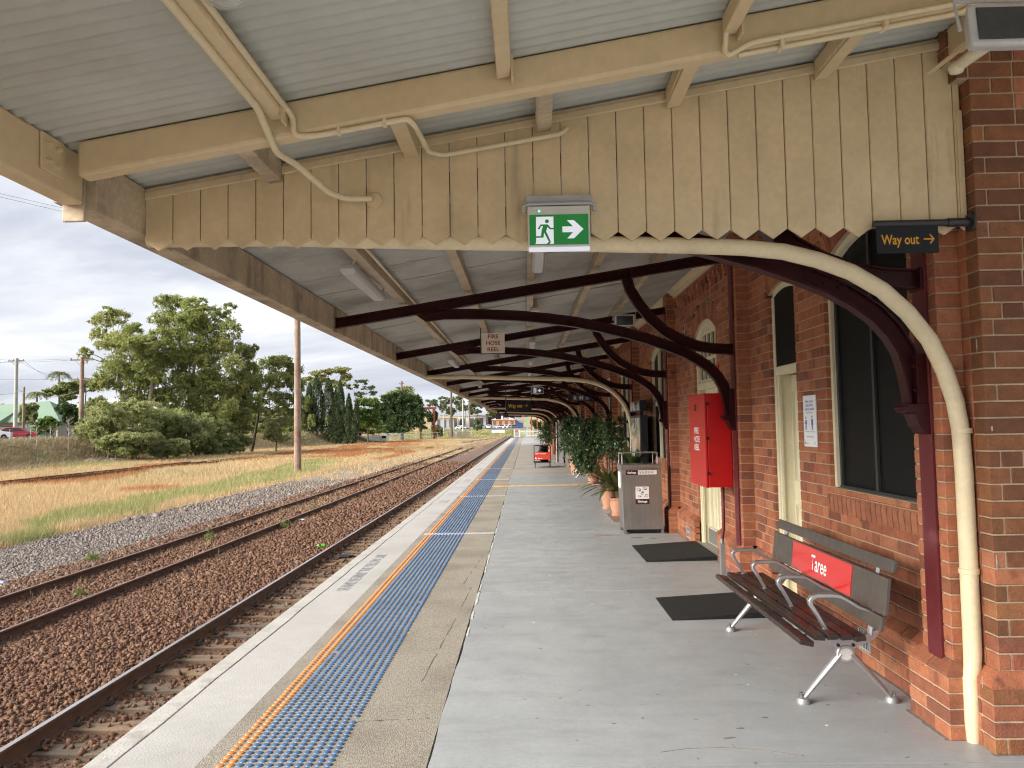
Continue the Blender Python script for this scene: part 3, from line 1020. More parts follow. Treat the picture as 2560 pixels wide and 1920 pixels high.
# ------------------------------------------------------------------ station building
WX, PX = 2.38, 2.25            # wall face and pilaster face
WPX, PPX = 2.315, 2.19         # their plinths
YC, YCP = 4.02, 3.975          # near corner of the building: wall and plinth
BH = 0.0857                    # one course of bricks
SPC = 3.93                     # spacing of the pilasters and trusses
PY = [4.355 + SPC * k for k in range(20)]
Z_PL = 0.40
N_TOP = 39
BLD = thing('station_building', 'long red brick station building with pilasters, cream doors and dark screened windows along the platform', 'building', (2.38, 4.0, 0))
YB = 21.2                      # bricks are laid one by one up to here
BR_ALL = []                    # x0 x1 y0 y1 z0 z1
MORT = M()
G = 0.0045                     # half a joint

# openings in the wall facing the track: y0 y1 z0 z_spring z_crown
OPN = [(4.76, 6.10, 1.14, 2.90, 3.08), (6.77, 7.47, 0.0, 2.925, 2.985), (9.55, 10.80, 0.0, 2.86, 3.06), (13.2, 14.6, 1.05, 2.9, 3.08), (17.55, 19.35, 1.05, 2.9, 3.08)]


def arch_z(op, y):
    y0, y1, z0, zs, zc = op
    h, w = zc - zs, (y1 - y0) / 2
    R = (w * w + h * h) / (2 * h)
    t = y - (y0 + y1) / 2
    return zc - R + math.sqrt(max(R * R - t * t, 0))


def cut(iv, a, b):
    o = []
    for p, q in iv:
        if b <= p or a >= q:
            o.append((p, q))
        else:
            if a > p:
                o.append((p, a))
            if b < q:
                o.append((b, q))
    return o


def bond(a, b, k, sl=0.228, hd=0.108):
    """brick lengths along one course from a to b"""
    o = []
    p = a
    first = True
    s = (k % 2 == 0)
    if b - a < 0.05:
        return [(a, b)]
    while p < b - 1e-4:
        w = sl if s else hd
        if first and k % 2 == 1:
            w = hd * (0.55 if (b - a) > 0.5 else 1)
        w *= random.uniform(0.97, 1.03)
        if random.random() < 0.12:
            w = hd if w > 0.15 else sl
        if b - (p + w + 2 * G) < 0.05:
            w = b - p
        o.append((p, min(p + w, b)))
        p += w + 2 * G
        s = not s
        first = False
    return o


def lay_x(face, iv, z0, z1, k, dep=0.075):
    """bricks in a face looking to -X"""
    for a, b in iv:
        if b - a < 0.02:
            continue
        MORT.box(face + 0.006, face + 0.29, a + 0.002, b - 0.002, z0, z1)
        for p, q in bond(a, b, k):
            j = random.uniform(-.0016, .0016)
            BR_ALL.append((face + j, face + dep, p, q, z0 + G, z1 - G + random.uniform(-.001, .001)))


def ring_top(op, y):
    return arch_z(op, min(max(y, op[0]), op[1])) + 0.225


# main wall above the plinth
for k in range(N_TOP):
    z0 = Z_PL + BH * k
    z1 = z0 + BH
    zm = (z0 + z1) / 2
    iv = [(YC + 0.115, YB)]
    for py in PY:
        iv = cut(iv, py - 0.15, py + 0.15 + 0.01)
    for op in OPN:
        y0, y1, zo, zs, zc = op
        if zm > zo and zm < zc + 0.23:
            if zm < zs:
                iv = cut(iv, y0, y1)
            else:
                # half width at this height of the arch ring (extrados)
                h, w = zc - zs, (y1 - y0) / 2
                R = (w * w + h * h) / (2 * h)
                c = zc - R
                t2 = (R + 0.225) ** 2 - (z0 - c) ** 2
                if t2 > 0:
                    t = min(math.sqrt(t2), w + 0.075)
                    iv = cut(iv, (y0 + y1) / 2 - t, (y0 + y1) / 2 + t)
    lay_x(WX, iv, z0, z1, k)
# arch rings of bricks on end
for op in OPN:
    y0, y1, zo, zs, zc = op
    h, w = zc - zs, (y1 - y0) / 2
    R = (w * w + h * h) / (2 * h)
    c = zc - R
    ym = (y0 + y1) / 2
    amax = math.asin(min((w + 0.06) / (R + 0.1), 1))
    n = int(2 * amax * (R + 0.1) / 0.079)
    for q in range(n):
        a0, a1 = -amax + 2 * amax * q / n, -amax + 2 * amax * (q + 1) / n
        poly = []
        for rr, aa in ((R + .004, a0 + .003), (R + .004, a1 - .003), (R + .222, a1 - .003), (R + .222, a0 + .003)):
            poly.append((ym + rr * math.sin(aa), c + rr * math.cos(aa)))
        BR_ALL.append(('poly', poly, WX + random.uniform(-.0015, .0015), WX + 0.075))
    seg = [(ym + (R + .0) * math.sin(a), c + R * math.cos(a)) for a in np.linspace(-amax, amax, 14)]
    seg2 = [(ym + (R + .235) * math.sin(a), c + (R + .235) * math.cos(a)) for a in np.linspace(amax, -amax, 14)]
    MORT.prism(seg + seg2, 'x', WX + 0.0075, WX + 0.26)

# plinth of the wall between pilasters, with a sloped cap course
def cap_x(face, back, a, b, z0, z1):
    for p, q in bond(a, b, 0):
        BR_ALL.append(('capx', p, q, face, back, z0, z1))


DOOR_GAPS = [(6.77, 7.47), (9.55, 10.80)]
edges = [YCP + 0.115] + []
for k in range(4):
    z0 = 0.0 + 0.0815 * k
    iv = [(YCP + 0.115, YB)]
    for py in PY:
        iv = cut(iv, py - 0.21, py + 0.21)
    for a, b in DOOR_GAPS:
        iv = cut(iv, a, b)
    lay_x(WPX, iv, z0, z0 + 0.0815, k)
iv = [(YCP + .19, YB)]
for py in PY:
    iv = cut(iv, py - 0.21, py + 0.21)
for a, b in DOOR_GAPS:
    iv = cut(iv, a, b)
for a, b in iv:
    cap_x(WPX, WX, a, b, 0.328, Z_PL)
    MORT.box(WPX + .012, WX + .2, a + .002, b - .002, 0.0, 0.332)

# pilasters
for i, py in enumerate(PY):
    if py > YB:
        break
    a, b = py - 0.15, py + 0.16
    for k in range(N_TOP):
        z0 = Z_PL + BH * k
        c = a + (0.198 if k % 2 else 0.108)
        MORT.box(PX + .006, WX + .1, a + .006, b - .006, z0, z0 + BH)
        for p, q in ((a, c), (c + 2 * G, b)):
            BR_ALL.append((PX + random.uniform(-.0015, .0015), WX + .004, p, q, z0 + G, z0 + BH - G))
    a, b = py - 0.20, py + 0.22
    for k in range(4):
        z0 = 0.0815 * k
        c = a + (0.23 if k % 2 else 0.15)
        MORT.box(PPX + .006, WX, a + .006, b - .006, z0, z0 + .0815)
        for p, q in ((a, c), (c + 2 * G, b)):
            BR_ALL.append((PPX, WPX + .01, p, q, z0 + G, z0 + .0815 - G))
    BR_ALL.append(('cappil', a, a + .20, b, PPX, PX, 0.328, Z_PL, WPX + .03))

# near end wall facing the camera: bricks along x from the corner
def lay_y(yf, x0, x1, z0, z1, k, dep=0.105):
    MORT.box(x0 + .0078, x1, yf + .006, yf + .27, z0, z1)
    for p, q in bond(x0, x1, k + 1):
        j = random.uniform(-.0016, .0016)
        BR_ALL.append((p, q, yf + j, yf + dep, z0 + G, z1 - G))


for k in range(44):
    z0 = Z_PL + BH * k
    kx = WX
    if k == 36:
        kx = WX - 0.065
    elif k >= 37:
        kx = WX - 0.115
    lay_y(YC, kx, 4.4, z0, z0 + BH, k)
    MORT.box(WX + .009, WX + .2, YC + .03, 4.30, z0, z0 + BH)
    if k >= 36:
        BR_ALL.append((kx + .001, kx + .11, YC + .112, YC + .18, z0 + G, z0 + BH - G))
for k in range(4):
    lay_y(YCP, WPX, 4.4, 0.0815 * k, 0.0815 * (k + 1), k)
for p, q in bond(WPX, 4.4, 0):
    BR_ALL.append(('capy', p, q, YCP, YC, 0.328, Z_PL, p == WPX))
# corbel course below the cornice
z0 = Z_PL + BH * (N_TOP - 3)
y = YC + 0.4
while y < YB:
    if not any(abs(y + .05 - py) < 0.28 for py in PY):
        BR_ALL.append((WX - .045, WX + .01, y, y + .105, z0 + G, z0 + BH - G))
        BR_ALL.append((WX - .022, WX + .01, y + .03, y + .105 + .03, z0 - BH + G, z0 - G))
    y += 0.225
# sill of bull-nosed bricks below the first window
SILL = []
for op in (OPN[0], OPN[3], OPN[4]):
    y = op[0] - 0.02
    while y < op[1] + 0.0:
        SILL.append((y, min(y + 0.072, op[1] + .03), op[2]))
        y += 0.079

# --- make the bricks: the 300 that show largest singly, the rest in one mass
def frame_size(b):
    c = Vector(((b[0] + b[1]) / 2, (b[2] + b[3]) / 2, (b[4] + b[5]) / 2))
    d = c - Vector((0, 0, CAM_H))
    zz = d.dot(fw)
    if zz < 0.5:
        return 0
    u, v = 1280 + FOC * d.dot(rt) / zz, 960 - FOC * d.dot(up) / zz
    if not (-20 < u < 2570 and -20 < v < 1930):
        return 0
    fx = abs(d.x) / d.length
    fy = abs(d.y) / d.length
    return ((b[3] - b[2]) * fx + (b[1] - b[0] if b[1] - b[0] < .2 or b[2] < 4.2 else 0) * fy) * (b[5] - b[4]) / zz ** 2


boxes = [b for b in BR_ALL if b[0] not in ('poly', 'capx', 'capy', 'cappil')]
spec = [b for b in BR_ALL if b[0] in ('poly', 'capx', 'capy', 'cappil')]
boxes.sort(key=frame_size, reverse=True)


def chamfer_box(m, x0, x1, y0, y1, z0, z1, c):
    xs, ys, zs = (x0, x1), (y0, y1), (z0, z1)
    vs, idx = [], {}
    for i in (0, 1):
        for j in (0, 1):
            for k in (0, 1):
                sx, sy, sz = (1 if i == 0 else -1), (1 if j == 0 else -1), (1 if k == 0 else -1)
                idx[(i, j, k, 'x')] = len(vs)
                vs.append((xs[i], ys[j] + sy * c, zs[k] + sz * c))
                idx[(i, j, k, 'y')] = len(vs)
                vs.append((xs[i] + sx * c, ys[j], zs[k] + sz * c))
                idx[(i, j, k, 'z')] = len(vs)
                vs.append((xs[i] + sx * c, ys[j] + sy * c, zs[k]))
    f = []
    for i in (0, 1):
        f.append([idx[(i, j, k, 'x')] for j, k in ((0, 0), (1, 0), (1, 1), (0, 1))])
        f.append([idx[(j, i, k, 'y')] for j, k in ((0, 0), (1, 0), (1, 1), (0, 1))])
        f.append([idx[(j, k, i, 'z')] for j, k in ((0, 0), (1, 0), (1, 1), (0, 1))])
    for a in (0, 1):
        for b in (0, 1):
            f.append([idx[(a, b, 0, 'x')], idx[(a, b, 0, 'y')], idx[(a, b, 1, 'y')], idx[(a, b, 1, 'x')]])
            f.append([idx[(a, 0, b, 'x')], idx[(a, 0, b, 'z')], idx[(a, 1, b, 'z')], idx[(a, 1, b, 'x')]])
            f.append([idx[(0, a, b, 'y')], idx[(0, a, b, 'z')], idx[(1, a, b, 'z')], idx[(1, a, b, 'y')]])
    for i in (0, 1):
        for j in (0, 1):
            for k in (0, 1):
                f.append([idx[(i, j, k, t)] for t in 'xyz'])
    m.add(vs, f)


brick_me = {}


def single_brick(b):
    dx, dy, dz = b[1] - b[0], b[3] - b[2], b[5] - b[4]
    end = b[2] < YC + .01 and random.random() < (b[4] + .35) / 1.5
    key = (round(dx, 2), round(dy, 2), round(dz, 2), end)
    if key not in brick_me:
        m = M()
        chamfer_box(m, -key[0] / 2, key[0] / 2, -key[1] / 2, key[1] / 2, -key[2] / 2, key[2] / 2, 0.0035)
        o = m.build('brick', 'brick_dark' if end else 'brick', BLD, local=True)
        brick_me[key] = o.data
    else:
        o = bpy.data.objects.new('brick', brick_me[key])
        link(o, BLD)
    o.location = Vector(((b[0] + b[1]) / 2, (b[2] + b[3]) / 2, (b[4] + b[5]) / 2)) - Vector(BLD.location)
    o.scale = (dx / key[0] if key[0] else 1, dy / key[1] if key[1] else 1, dz / key[2] if key[2] else 1)
    o.rotation_euler = (0, random.uniform(-.003, .003), random.uniform(-.004, .004))


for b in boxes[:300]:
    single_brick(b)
mass = M()
rv = []


def grow(mm, fn):
    n0 = len(mm.v)
    fn()
    rv.extend([random.random()] * (len(mm.v) - n0))


for b in boxes[300:]:
    if b[2] < 10:
        grow(mass, lambda: chamfer_box(mass, *b, 0.003))
    else:
        grow(mass, lambda: mass.box(*b))
for b in spec:
    if b[0] == 'poly':
        grow(mass, lambda: mass.prism(b[1], 'x', b[2], b[3]))
    elif b[0] == 'capx':
        _, p, q, fc, bk, z0, z1 = b
        grow(mass, lambda: mass.prism([(fc, z0 - .002), (bk + .05, z0 - .002), (bk + .05, z1), (bk - .003, z1), (fc, z0 + .018)], 'y', p, q))
    elif b[0] == 'capy':
        _, p, q, fc, bk, z0, z1, fst = b
        if fst:
            z0 -= .003
            vs = [(p, fc, z0), (q, fc, z0), (q, bk + .14, z0), (p, bk + .14, z0), (p, fc, z0 + .02), (q, fc, z0 + .02), (q, bk + .14, z0 + .02), (p, bk + .14, z0 + .02), (WX, bk, z1), (q, bk, z1), (q, bk + .14, z1), (WX, bk + .14, z1)]
            grow(mass, lambda: mass.add(vs, [(0, 3, 2, 1), (0, 1, 5, 4), (1, 2, 6, 5), (2, 3, 7, 6), (3, 0, 4, 7), (4, 5, 9, 8), (5, 6, 10, 9), (6, 7, 11, 10), (7, 4, 8, 11), (8, 9, 10, 11)]))
        else:
            z0 -= .003
            grow(mass, lambda: mass.prism([(fc, z0), (bk + .1, z0), (bk + .1, z1), (bk, z1), (fc, z0 + .018)], 'x', p, q))
    else:
        _, a, c, e_, fc, bk, z0, z1, deep = b
        d = 0.05
        for p, q, lo, hi in ((a, c, True, False), (c + .011, e_, False, True)):
            ya, yb = (p + d if lo else p), (q - d if hi else q)
            vs = [(fc, p, z0), (fc, q, z0), (deep, q, z0), (deep, p, z0), (fc, p, z0 + .018), (fc, q, z0 + .018), (deep, q, z0 + .018), (deep, p, z0 + .018),
                  (bk, ya, z1), (bk, yb, z1), (deep, yb, z1), (deep, ya, z1)]
            grow(mass, lambda: mass.add(vs, [(0, 3, 2, 1), (0, 1, 5, 4), (1, 2, 6, 5), (2, 3, 7, 6), (3, 0, 4, 7), (4, 5, 9, 8), (5, 6, 10, 9), (6, 7, 11, 10), (7, 4, 8, 11), (8, 9, 10, 11)]))
o = mass.build('brickwork', 'brick_mass', BLD, kind='stuff')
a = o.data.attributes.new('rnd', 'FLOAT', 'POINT')
a.data.foreach_set('value', rv)
sm = M()
rv = []
for y0, y1, zt_ in SILL:
    pts = [(WX - .016, zt_ - .155), (WX - .024, zt_ - .05)]
    pts += [(WX - .024 + .05 * (1 - math.cos(t)), zt_ - .05 + .05 * math.sin(t)) for t in np.linspace(.3, PI / 2, 5)]
    pts += [(WX + .10, zt_ + .02), (WX + .10, zt_ - .155)]
    grow(sm, lambda: sm.prism(pts, 'y', y0 + .003, y1 - .003))
o = sm.build('sill_bricks', 'brick_bull', BLD, kind='stuff', smooth=30)
a = o.data.attributes.new('rnd', 'FLOAT', 'POINT')
a.data.foreach_set('value', rv)
for op in (OPN[0], OPN[3], OPN[4]):
    MORT.box(WX - .010, WX + .1, op[0] - .015, op[1] + .025, op[2] - .15, op[2] - .012)
MORT.build('mortar', 'mortar', BLD)

# the building beyond: courses drawn in the material, pilasters stay real
def brick_far():
    m = bpy.data.materials.new('brick_far')
    m.use_nodes = True
    t = m.node_tree
    b = t.nodes['Principled BSDF']
    b.inputs['Roughness'].default_value = 0.85
    g = t.nodes.new('ShaderNodeNewGeometry')
    s = t.nodes.new('ShaderNodeSeparateXYZ')
    t.links.new(g.outputs['Position'], s.inputs[0])
    c = t.nodes.new('ShaderNodeCombineXYZ')
    ad = t.nodes.new('ShaderNodeMath')
    ad.operation = 'ADD'
    t.links.new(s.outputs[0], ad.inputs[0])
    t.links.new(s.outputs[1], ad.inputs[1])
    t.links.new(ad.outputs[0], c.inputs[0])
    t.links.new(s.outputs[2], c.inputs[1])
    br = t.nodes.new('ShaderNodeTexBrick')
    br.inputs['Scale'].default_value = 1
    br.inputs['Brick Width'].default_value = 0.24
    br.inputs['Row Height'].default_value = BH
    br.inputs['Mortar Size'].default_value = 0.006
    br.inputs['Color1'].default_value = (0.33, 0.095, 0.042, 1)
    br.inputs['Color2'].default_value = (0.20, 0.055, 0.03, 1)
    br.inputs['Mortar'].default_value = (0.44, 0.34, 0.24, 1)
    t.links.new(c.outputs[0], br.inputs['Vector'])
    t.links.new(br.outputs[0], b.inputs['Base Color'])
    MAT['brick_far'] = m


brick_far()
m = M()
m.box(WX + .001, 7, YB + .003, 26.4, 0, 3.75)
m.box(2.12, 7, 26.4, 76.0, 0, 3.75)
m.box(WX + .30, 7, YC + .30, YB, 0, 3.75)
m.box(2.06, 2.30, 26.3, 26.75, 0, 3.7)
for py in PY:
    if py > YB and py < 26:
        m.box(PX, WX + .1, py - .15, py + .16, 0, 3.74)
    elif py > 26.5 and py < 76:
        m.box(2.0, 2.2, py - .15, py + .16, 0, 3.74)
m.build('far_wall', 'brick_far', BLD)
# cream cornice under the roof sheets
for y0, y1, x in ((4.13, 26.3, WX), (26.3, 76, 2.12)):
    M().prism([(x - .02, 3.66), (x + .1, 3.66), (x + .1, 3.80), (x - .12, 3.77), (x - .12, 3.745), (x - .085, 3.735), (x - .06, 3.70), (x - .03, 3.69)], 'y', y0, y1).build('cornice', 'cream', BLD, smooth=25)

# --- first window: cream frame, dark insect screens with a mullion
def window_screen(op, name='window'):
    y0, y1, z0, zs, zc = op
    n = 14
    arc = [(y, arch_z(op, y)) for y in np.linspace(y1, y0, n)]
    W_ = M()
    # timber frame ring
    arc_in = [(y0 + .045 + (y1 - y0 - .09) * (1 - q / (n - 1)), arch_z(op, y0 + .045 + (y1 - y0 - .09) * (1 - q / (n - 1))) - .05) for q in range(n)]
    xo, xi = WX + .035, WX + .10
    outer = [(y0 + .002, z0)] + [(y1 - .002, z0)] + arc
    W_.prism([(y1 - .002, z0 + .004)] + [(y, z - .002) for y, z in arc] + [(y0 + .002, z0 + .004), (y0 + .045, z0 + .004)] + arc_in[::-1] + [(y1 - .045, z0 + .004)], 'x', xo, xi)
    f = W_.build(name, 'cream_trim', BLD)
    M().prism([(y1 - .046, z0 + .005)] + arc_in + [(y0 + .046, z0 + .005)], 'x', xi - .02, xi - .015).build('screen', 'dark_screen', f)
    return f


f = window_screen(OPN[0])
for yy in (5.43,):
    M().box(WX + .060, WX + .079, yy - .016, yy + .016, 1.15, 3.02).build('mullion', 'dark_frame', f)
M().box(WX + .055, WX + .079, 4.81, 6.05, 1.146, 1.19).build('bottom_rail', 'dark_frame', f)
M().box(WX + .060, WX + .079, 6.022, 6.054, 1.19, 2.90).build('side_rail', 'dark_frame', f)
M().box(WX + .060, WX + .079, 4.806, 4.838, 1.19, 2.90).build('side_rail', 'dark_frame', f)
for q in range(6):
    M().lathe([(0, .004), (.006, .003), (.006, 0)], 8, (WX + .054, 4.9 + .22 * q, 1.168), Matrix.Rotation(-PI / 2, 3, 'Y')).build('screw', 'bolt', f)
for op in (OPN[3], OPN[4]):
    f = window_screen(op)
    ym = (op[0] + op[1]) / 2
    M().box(WX + .03, WX + .09, op[0] + .04, op[1] - .04, 2.02, 2.10).build('meeting_rail', 'cream_trim', f)
    M().box(WX + .035, WX + .09, ym - .03, ym + .03, op[2] + .02, 3.0).build('mullion', 'cream_trim', f)

# --- first door: deep cream frame, four-panelled leaf, dark screened fanlight
def door_frame(op, zt, deep, name='door_frame'):
    y0, y1, z0, zs, zc = op
    d = M()
    d.box(WX + .03, WX + deep, y1 - .055, y1 - .001, 0.01, zs)
    d.box(WX + .03, WX + deep, y0 + .001, y0 + .055, 0.01, zs)
    d.box(WX + .03, WX + .11, y0 + .056, y1 - .056, zt - .05, zt + .03)
    n = 12
    arc = [(y, arch_z(op, y) - .002) for y in np.linspace(y0 + .001, y1 - .001, n)]
    inn = [(y, arch_z(op, y) - .055) for y in np.linspace(y1 - .001, y0 + .001, n)]
    d.prism(arc + inn, 'x', WX + .03, WX + .12)
    # stop bead down the jamb
    d.box(WX + .045, WX + .075, y1 - .075, y1 - .054, 0.01, zt - .05)
    return d.build(name, 'cream_trim', BLD, bevel=0.004)


def door_leaf(parent, x, y0, y1, z0, z1, kick=False):
    o = M().box(x, x + .045, y0, y1, z0, z1).build('door', 'cream_trim', BLD)
    w = y1 - y0
    for a, b, p, q in ((.12, .46, .10, .42), (.54, .88, .10, .42), (.12, .46, .52, .93), (.54, .88, .52, .93)):
        ya, yb, za, zb = y0 + a * w, y0 + b * w, z0 + p * (z1 - z0), z0 + q * (z1 - z0)
        for e_, t in ((0, .020), (.024, .011)):
            mm = M()
            mm.box(x - t, x + .001, ya + e_, ya + e_ + .012, za + e_, zb - e_)
            mm.box(x - t, x + .001, yb - e_ - .012, yb - e_, za + e_, zb - e_)
            mm.box(x - t, x + .001, ya + e_ + .012, yb - e_ - .012, za + e_, za + e_ + .012)
            mm.box(x - t, x + .001, ya + e_ + .012, yb - e_ - .012, zb - e_ - .012, zb - e_)
            mm.build('panel_moulding', 'cream_trim', o)
        M().box(x - .012, x + .001, ya + .055, yb - .055, za + .055, zb - .055).build('panel', 'cream_trim', o, bevel=.004)
    if kick:
        M().box(x - .004, x + .001, y0 + .02, y1 - .02, z0 + .01, z0 + .24).build('kick_plate', 'door_grey', o)
    return o


df = door_frame(OPN[1], 2.18, .20)
dl = door_leaf(df, WX + .17, 6.826, 7.414, .03, 2.13)
M().box(WX + .163, WX + .169, 6.85, 6.99, 0.93, 1.03).build('notice', 'poster', dl)
text('lettering', 'Staff only', 0.03, 'poster_blue', dl, (WX + .1615, 6.92, .965), (0, -1, 0), (0, 0, 1))
n = 12
M().prism([(y, arch_z(OPN[1], y) - .057) for y in np.linspace(6.80, 7.44, n)] + [(7.44, 2.20), (6.80, 2.20)], 'x', WX + .042, WX + .048).build('fanlight_screen', 'dark_screen', df)
M().box(WX + .034, WX + .046, 6.80, 7.44, 2.18, 2.215).build('screen_rail', 'dark_frame', df)
M().box(WX - .05, WX + .20, 6.775, 7.465, 0.005, 0.06).build('threshold', 'slab_far', df)
# --- second door: fanlight with glazing bars, open-looking double leaf
df2 = door_frame(OPN[2], 2.20, .16)
gl = M().prism([(y, arch_z(OPN[2], y) - .12) for y in np.linspace(9.62, 10.73, n)] + [(10.73, 2.24), (9.62, 2.24)], 'x', WX + .085, WX + .090).build('fanlight_pane', 'glass_dark', df2)
gb = M()
for yy in np.linspace(9.62, 10.73, 6):
    gb.box(WX + .060, WX + .086, yy - .018, yy + .018, 2.23, min(arch_z(OPN[2], min(max(yy, 9.56), 10.79)) - .06, 2.98))
for zz in (2.26, 2.55, 2.90):
    gb.box(WX + .063, WX + .0855, 9.60, 10.75, zz - .02, zz + .02)
gb.build('glazing_bar', 'cream_trim', df2)
M().prism([(y, arch_z(OPN[2], y) - .054) for y in np.linspace(9.60, 10.75, n)] + [(y, arch_z(OPN[2], y) - .13) for y in np.linspace(10.75, 9.60, n)], 'x', WX + .050, WX + .088).build('arched_head', 'cream_trim', df2)
door_leaf(df2, WX + .12, 9.61, 10.17, .05, 2.15, True)
door_leaf(df2, WX + .12, 10.18, 10.74, .05, 2.15, True)
M().box(WX - .05, WX + .18, 9.555, 10.795, 0.005, 0.05).build('threshold', 'slab_far', df2)
# far openings, cream frames seen edge on
for y0, y1 in ((21.0, 22.0), (24.6, 25.6), (29.4, 30.5), (33.5, 34.4), (37.5, 38.5), (45, 46), (50, 51)):
    x = WX if y0 < 26 else 2.12
    f = M().box(x - .03, x + .06, y0, y1, 0.9 if y0 != 24.6 else 0.02, 3.0).build('window', 'cream_trim', BLD)
    M().box(x - .035, x + .05, y0 + .08, y1 - .08, 1.0, 2.9).build('pane', 'glass_dark', f)
    M().box(x - .05, x + .05, (y0 + y1) / 2 - .03, (y0 + y1) / 2 + .03, 1.0, 2.9).build('mullion', 'cream_trim', f)
# air bricks
def vent(y, z, x, w=.15, h=.15):
    v = M()
    v.box(x - .008, x + .01, y, y + w, z, z + h)
    o = v.build('air_vent', 'exit_grey', BLD)
    s = M()
    for q in range(6):
        for r in range(2):
            s.box(x - .0095, x - .002, y + .012 + q * (w - .02) / 6, y + .012 + q * (w - .02) / 6 + .010, z + .018 + r * h * .48, z + .018 + r * h * .48 + h * .36)
    s.build('slot', 'black_plastic', o)


vent(5.36, .10, WPX, .17, .14)
vent(5.36, .44, WX, .19, .16)
vent(11.1, .05, WPX, .2, .16)
vent(11.35, 2.95, WX, .12, .2)

# lime and paint smears on the brick corner
rs = random.Random(5)
for q in range(14):
    z = rs.uniform(.15, 2.5)
    w, h = rs.uniform(.003, .008), rs.uniform(.012, .05)
    if rs.random() < .6:
        x = WX + (rs.uniform(.0, .03) if rs.random() < .5 else rs.uniform(.02, .30))
        yf = YC if z > Z_PL else YCP
        poly = [(x + w * rs.uniform(.3, 1) * math.cos(t), z + h * rs.uniform(.4, 1) * math.sin(t)) for t in np.linspace(0, 2 * PI, 8, endpoint=False)]
        M().prism(poly, 'y', yf - .0032, yf + .001).build('lime_smear', 'lime', BLD)
    else:
        y = rs.uniform(YC + .03, YC + .16) if rs.random() < .5 else rs.uniform(4.6, 6.5)
        xf = WX if z > Z_PL else WPX
        if y > 4.7 and .95 < z:
            continue
        poly = [(y + w * rs.uniform(.3, 1) * math.cos(t), z + h * rs.uniform(.4, 1) * math.sin(t)) for t in np.linspace(0, 2 * PI, 8, endpoint=False)]
        M().prism(poly, 'x', xf - .0032, xf + .001).build('lime_smear', 'lime', BLD)

# ------------------------------------------------------------------ canopy: roof sheets, fascia, purlins
def zs_(x):
    """underside of the roof sheets"""
    return 3.02 + 0.169 * (x + 2.05)


def corrugated(name, x0, x1, y0, y1, pitch, amp, m, parent, shape='sine', ribs=6):
    prof = []
    y = y0
    while y < y1:
        if shape == 'sine':
            for q in range(ribs):
                t = q / ribs
                prof.append((y + t * pitch, amp * (0.5 + 0.5 * math.cos(2 * PI * t))))
        else:
            for t, h in ((0, 0), (.60, 0), (.70, 1), (.90, 1)):
                prof.append((y + t * pitch, amp * h))
        y += pitch
    prof.append((y1 + .001, 0))
    n = len(prof)
    V = []
    for x in (x0, x1):
        V += [(x, p[0], zs_(x) + p[1]) for p in prof]
    P = np.array(V)
    P2 = P.copy()
    P2[:, 2] += 0.004
    V = np.concatenate([P, P2])
    a = np.arange(n - 1)
    F = np.concatenate([np.stack([a, a + 1, a + n + 1, a + n], -1), np.stack([a + 2 * n, a + 3 * n, a + 3 * n + 1, a + 2 * n + 1], -1)])
    return np_mesh(name, V, F, m, parent, smooth=(shape == 'sine'))


YV = 4.10                        # plane of the timber valance
CAN = thing('platform_canopy', 'platform canopy of grey corrugated sheets on cream purlins with a deep cream fascia', 'canopy', (0, 4.2, 2.7))
corrugated('roof_sheet', -2.16, 2.55, YV + 0.02, 79.0, 0.076, 0.018, 'sheet', CAN)
# laps between the sheets, proud of the rest
for y in (4.9, 6.9, 7.6, 10.3, 13.9, 16.9, 19.4, 23.0):
    M().prism([(-2.1, zs_(-2.1) - .004), (2.4, zs_(2.4) - .004), (2.4, zs_(2.4) + .01), (-2.1, zs_(-2.1) + .01)], 'y', y, y + .022).build('sheet_lap', 'sheet', CAN)
FASC = [3.62, 8.30, 16.2, 24.0, 36, 50, 64, 79]
for a, b in zip(FASC[:-1], FASC[1:]):
    M().box(-2.20, -2.05, a + .002, b - .002, 2.752, 3.012).build('fascia_board', 'cream_dirty', CAN, bevel=.006)
M().box(-2.26, -2.18, 3.62, 79, 2.80, 3.06).build('gutter', 'cream_dirty', CAN)
PUR = [-1.31, -0.60, 0.085, 0.80, 1.53]
for px in PUR:
    edges_ = [YV + .03] + [p for p in PY] + [79]
    for a, b in zip(edges_[:-1], edges_[1:]):
        z = zs_(px)
        M().prism([(px - .042, z - .112), (px + .042, z - .112 + .012), (px + .042, z - .006 + .004), (px - .042, z - .008)], 'y', a + .002, b - .002).build('purlin', 'purlin', CAN, bevel=.003)
        if a < 30 and b < 79:
            M().box(px - .035, px + .035, b - .045, b - .015, z - .118, z - .06).build('cleat', 'purlin', CAN)
# conduits that run along two of the purlins
for px in (-1.24, 1.60):
    M().tube([(px, 4.2, zs_(px) - .045), (px, 60, zs_(px) - .045)], .013, 6).build('conduit', 'cream_pipe', CAN, smooth=60)
# end beam of the canopy and its post
M().box(-2.2, 2.1, 79.0, 79.2, 2.72, 2.98).build('end_beam', 'maroon_post', CAN)
M().box(1.95, 2.15, 79.0, 79.2, 0.0, 2.75).build('end_post', 'maroon_post', CAN)
M().prism([(-2.2, 2.98), (2.1, 2.98), (2.1, 3.75), (-2.2, 3.02)], 'y', 79.05, 79.1).build('end_boarding', 'cream', CAN)

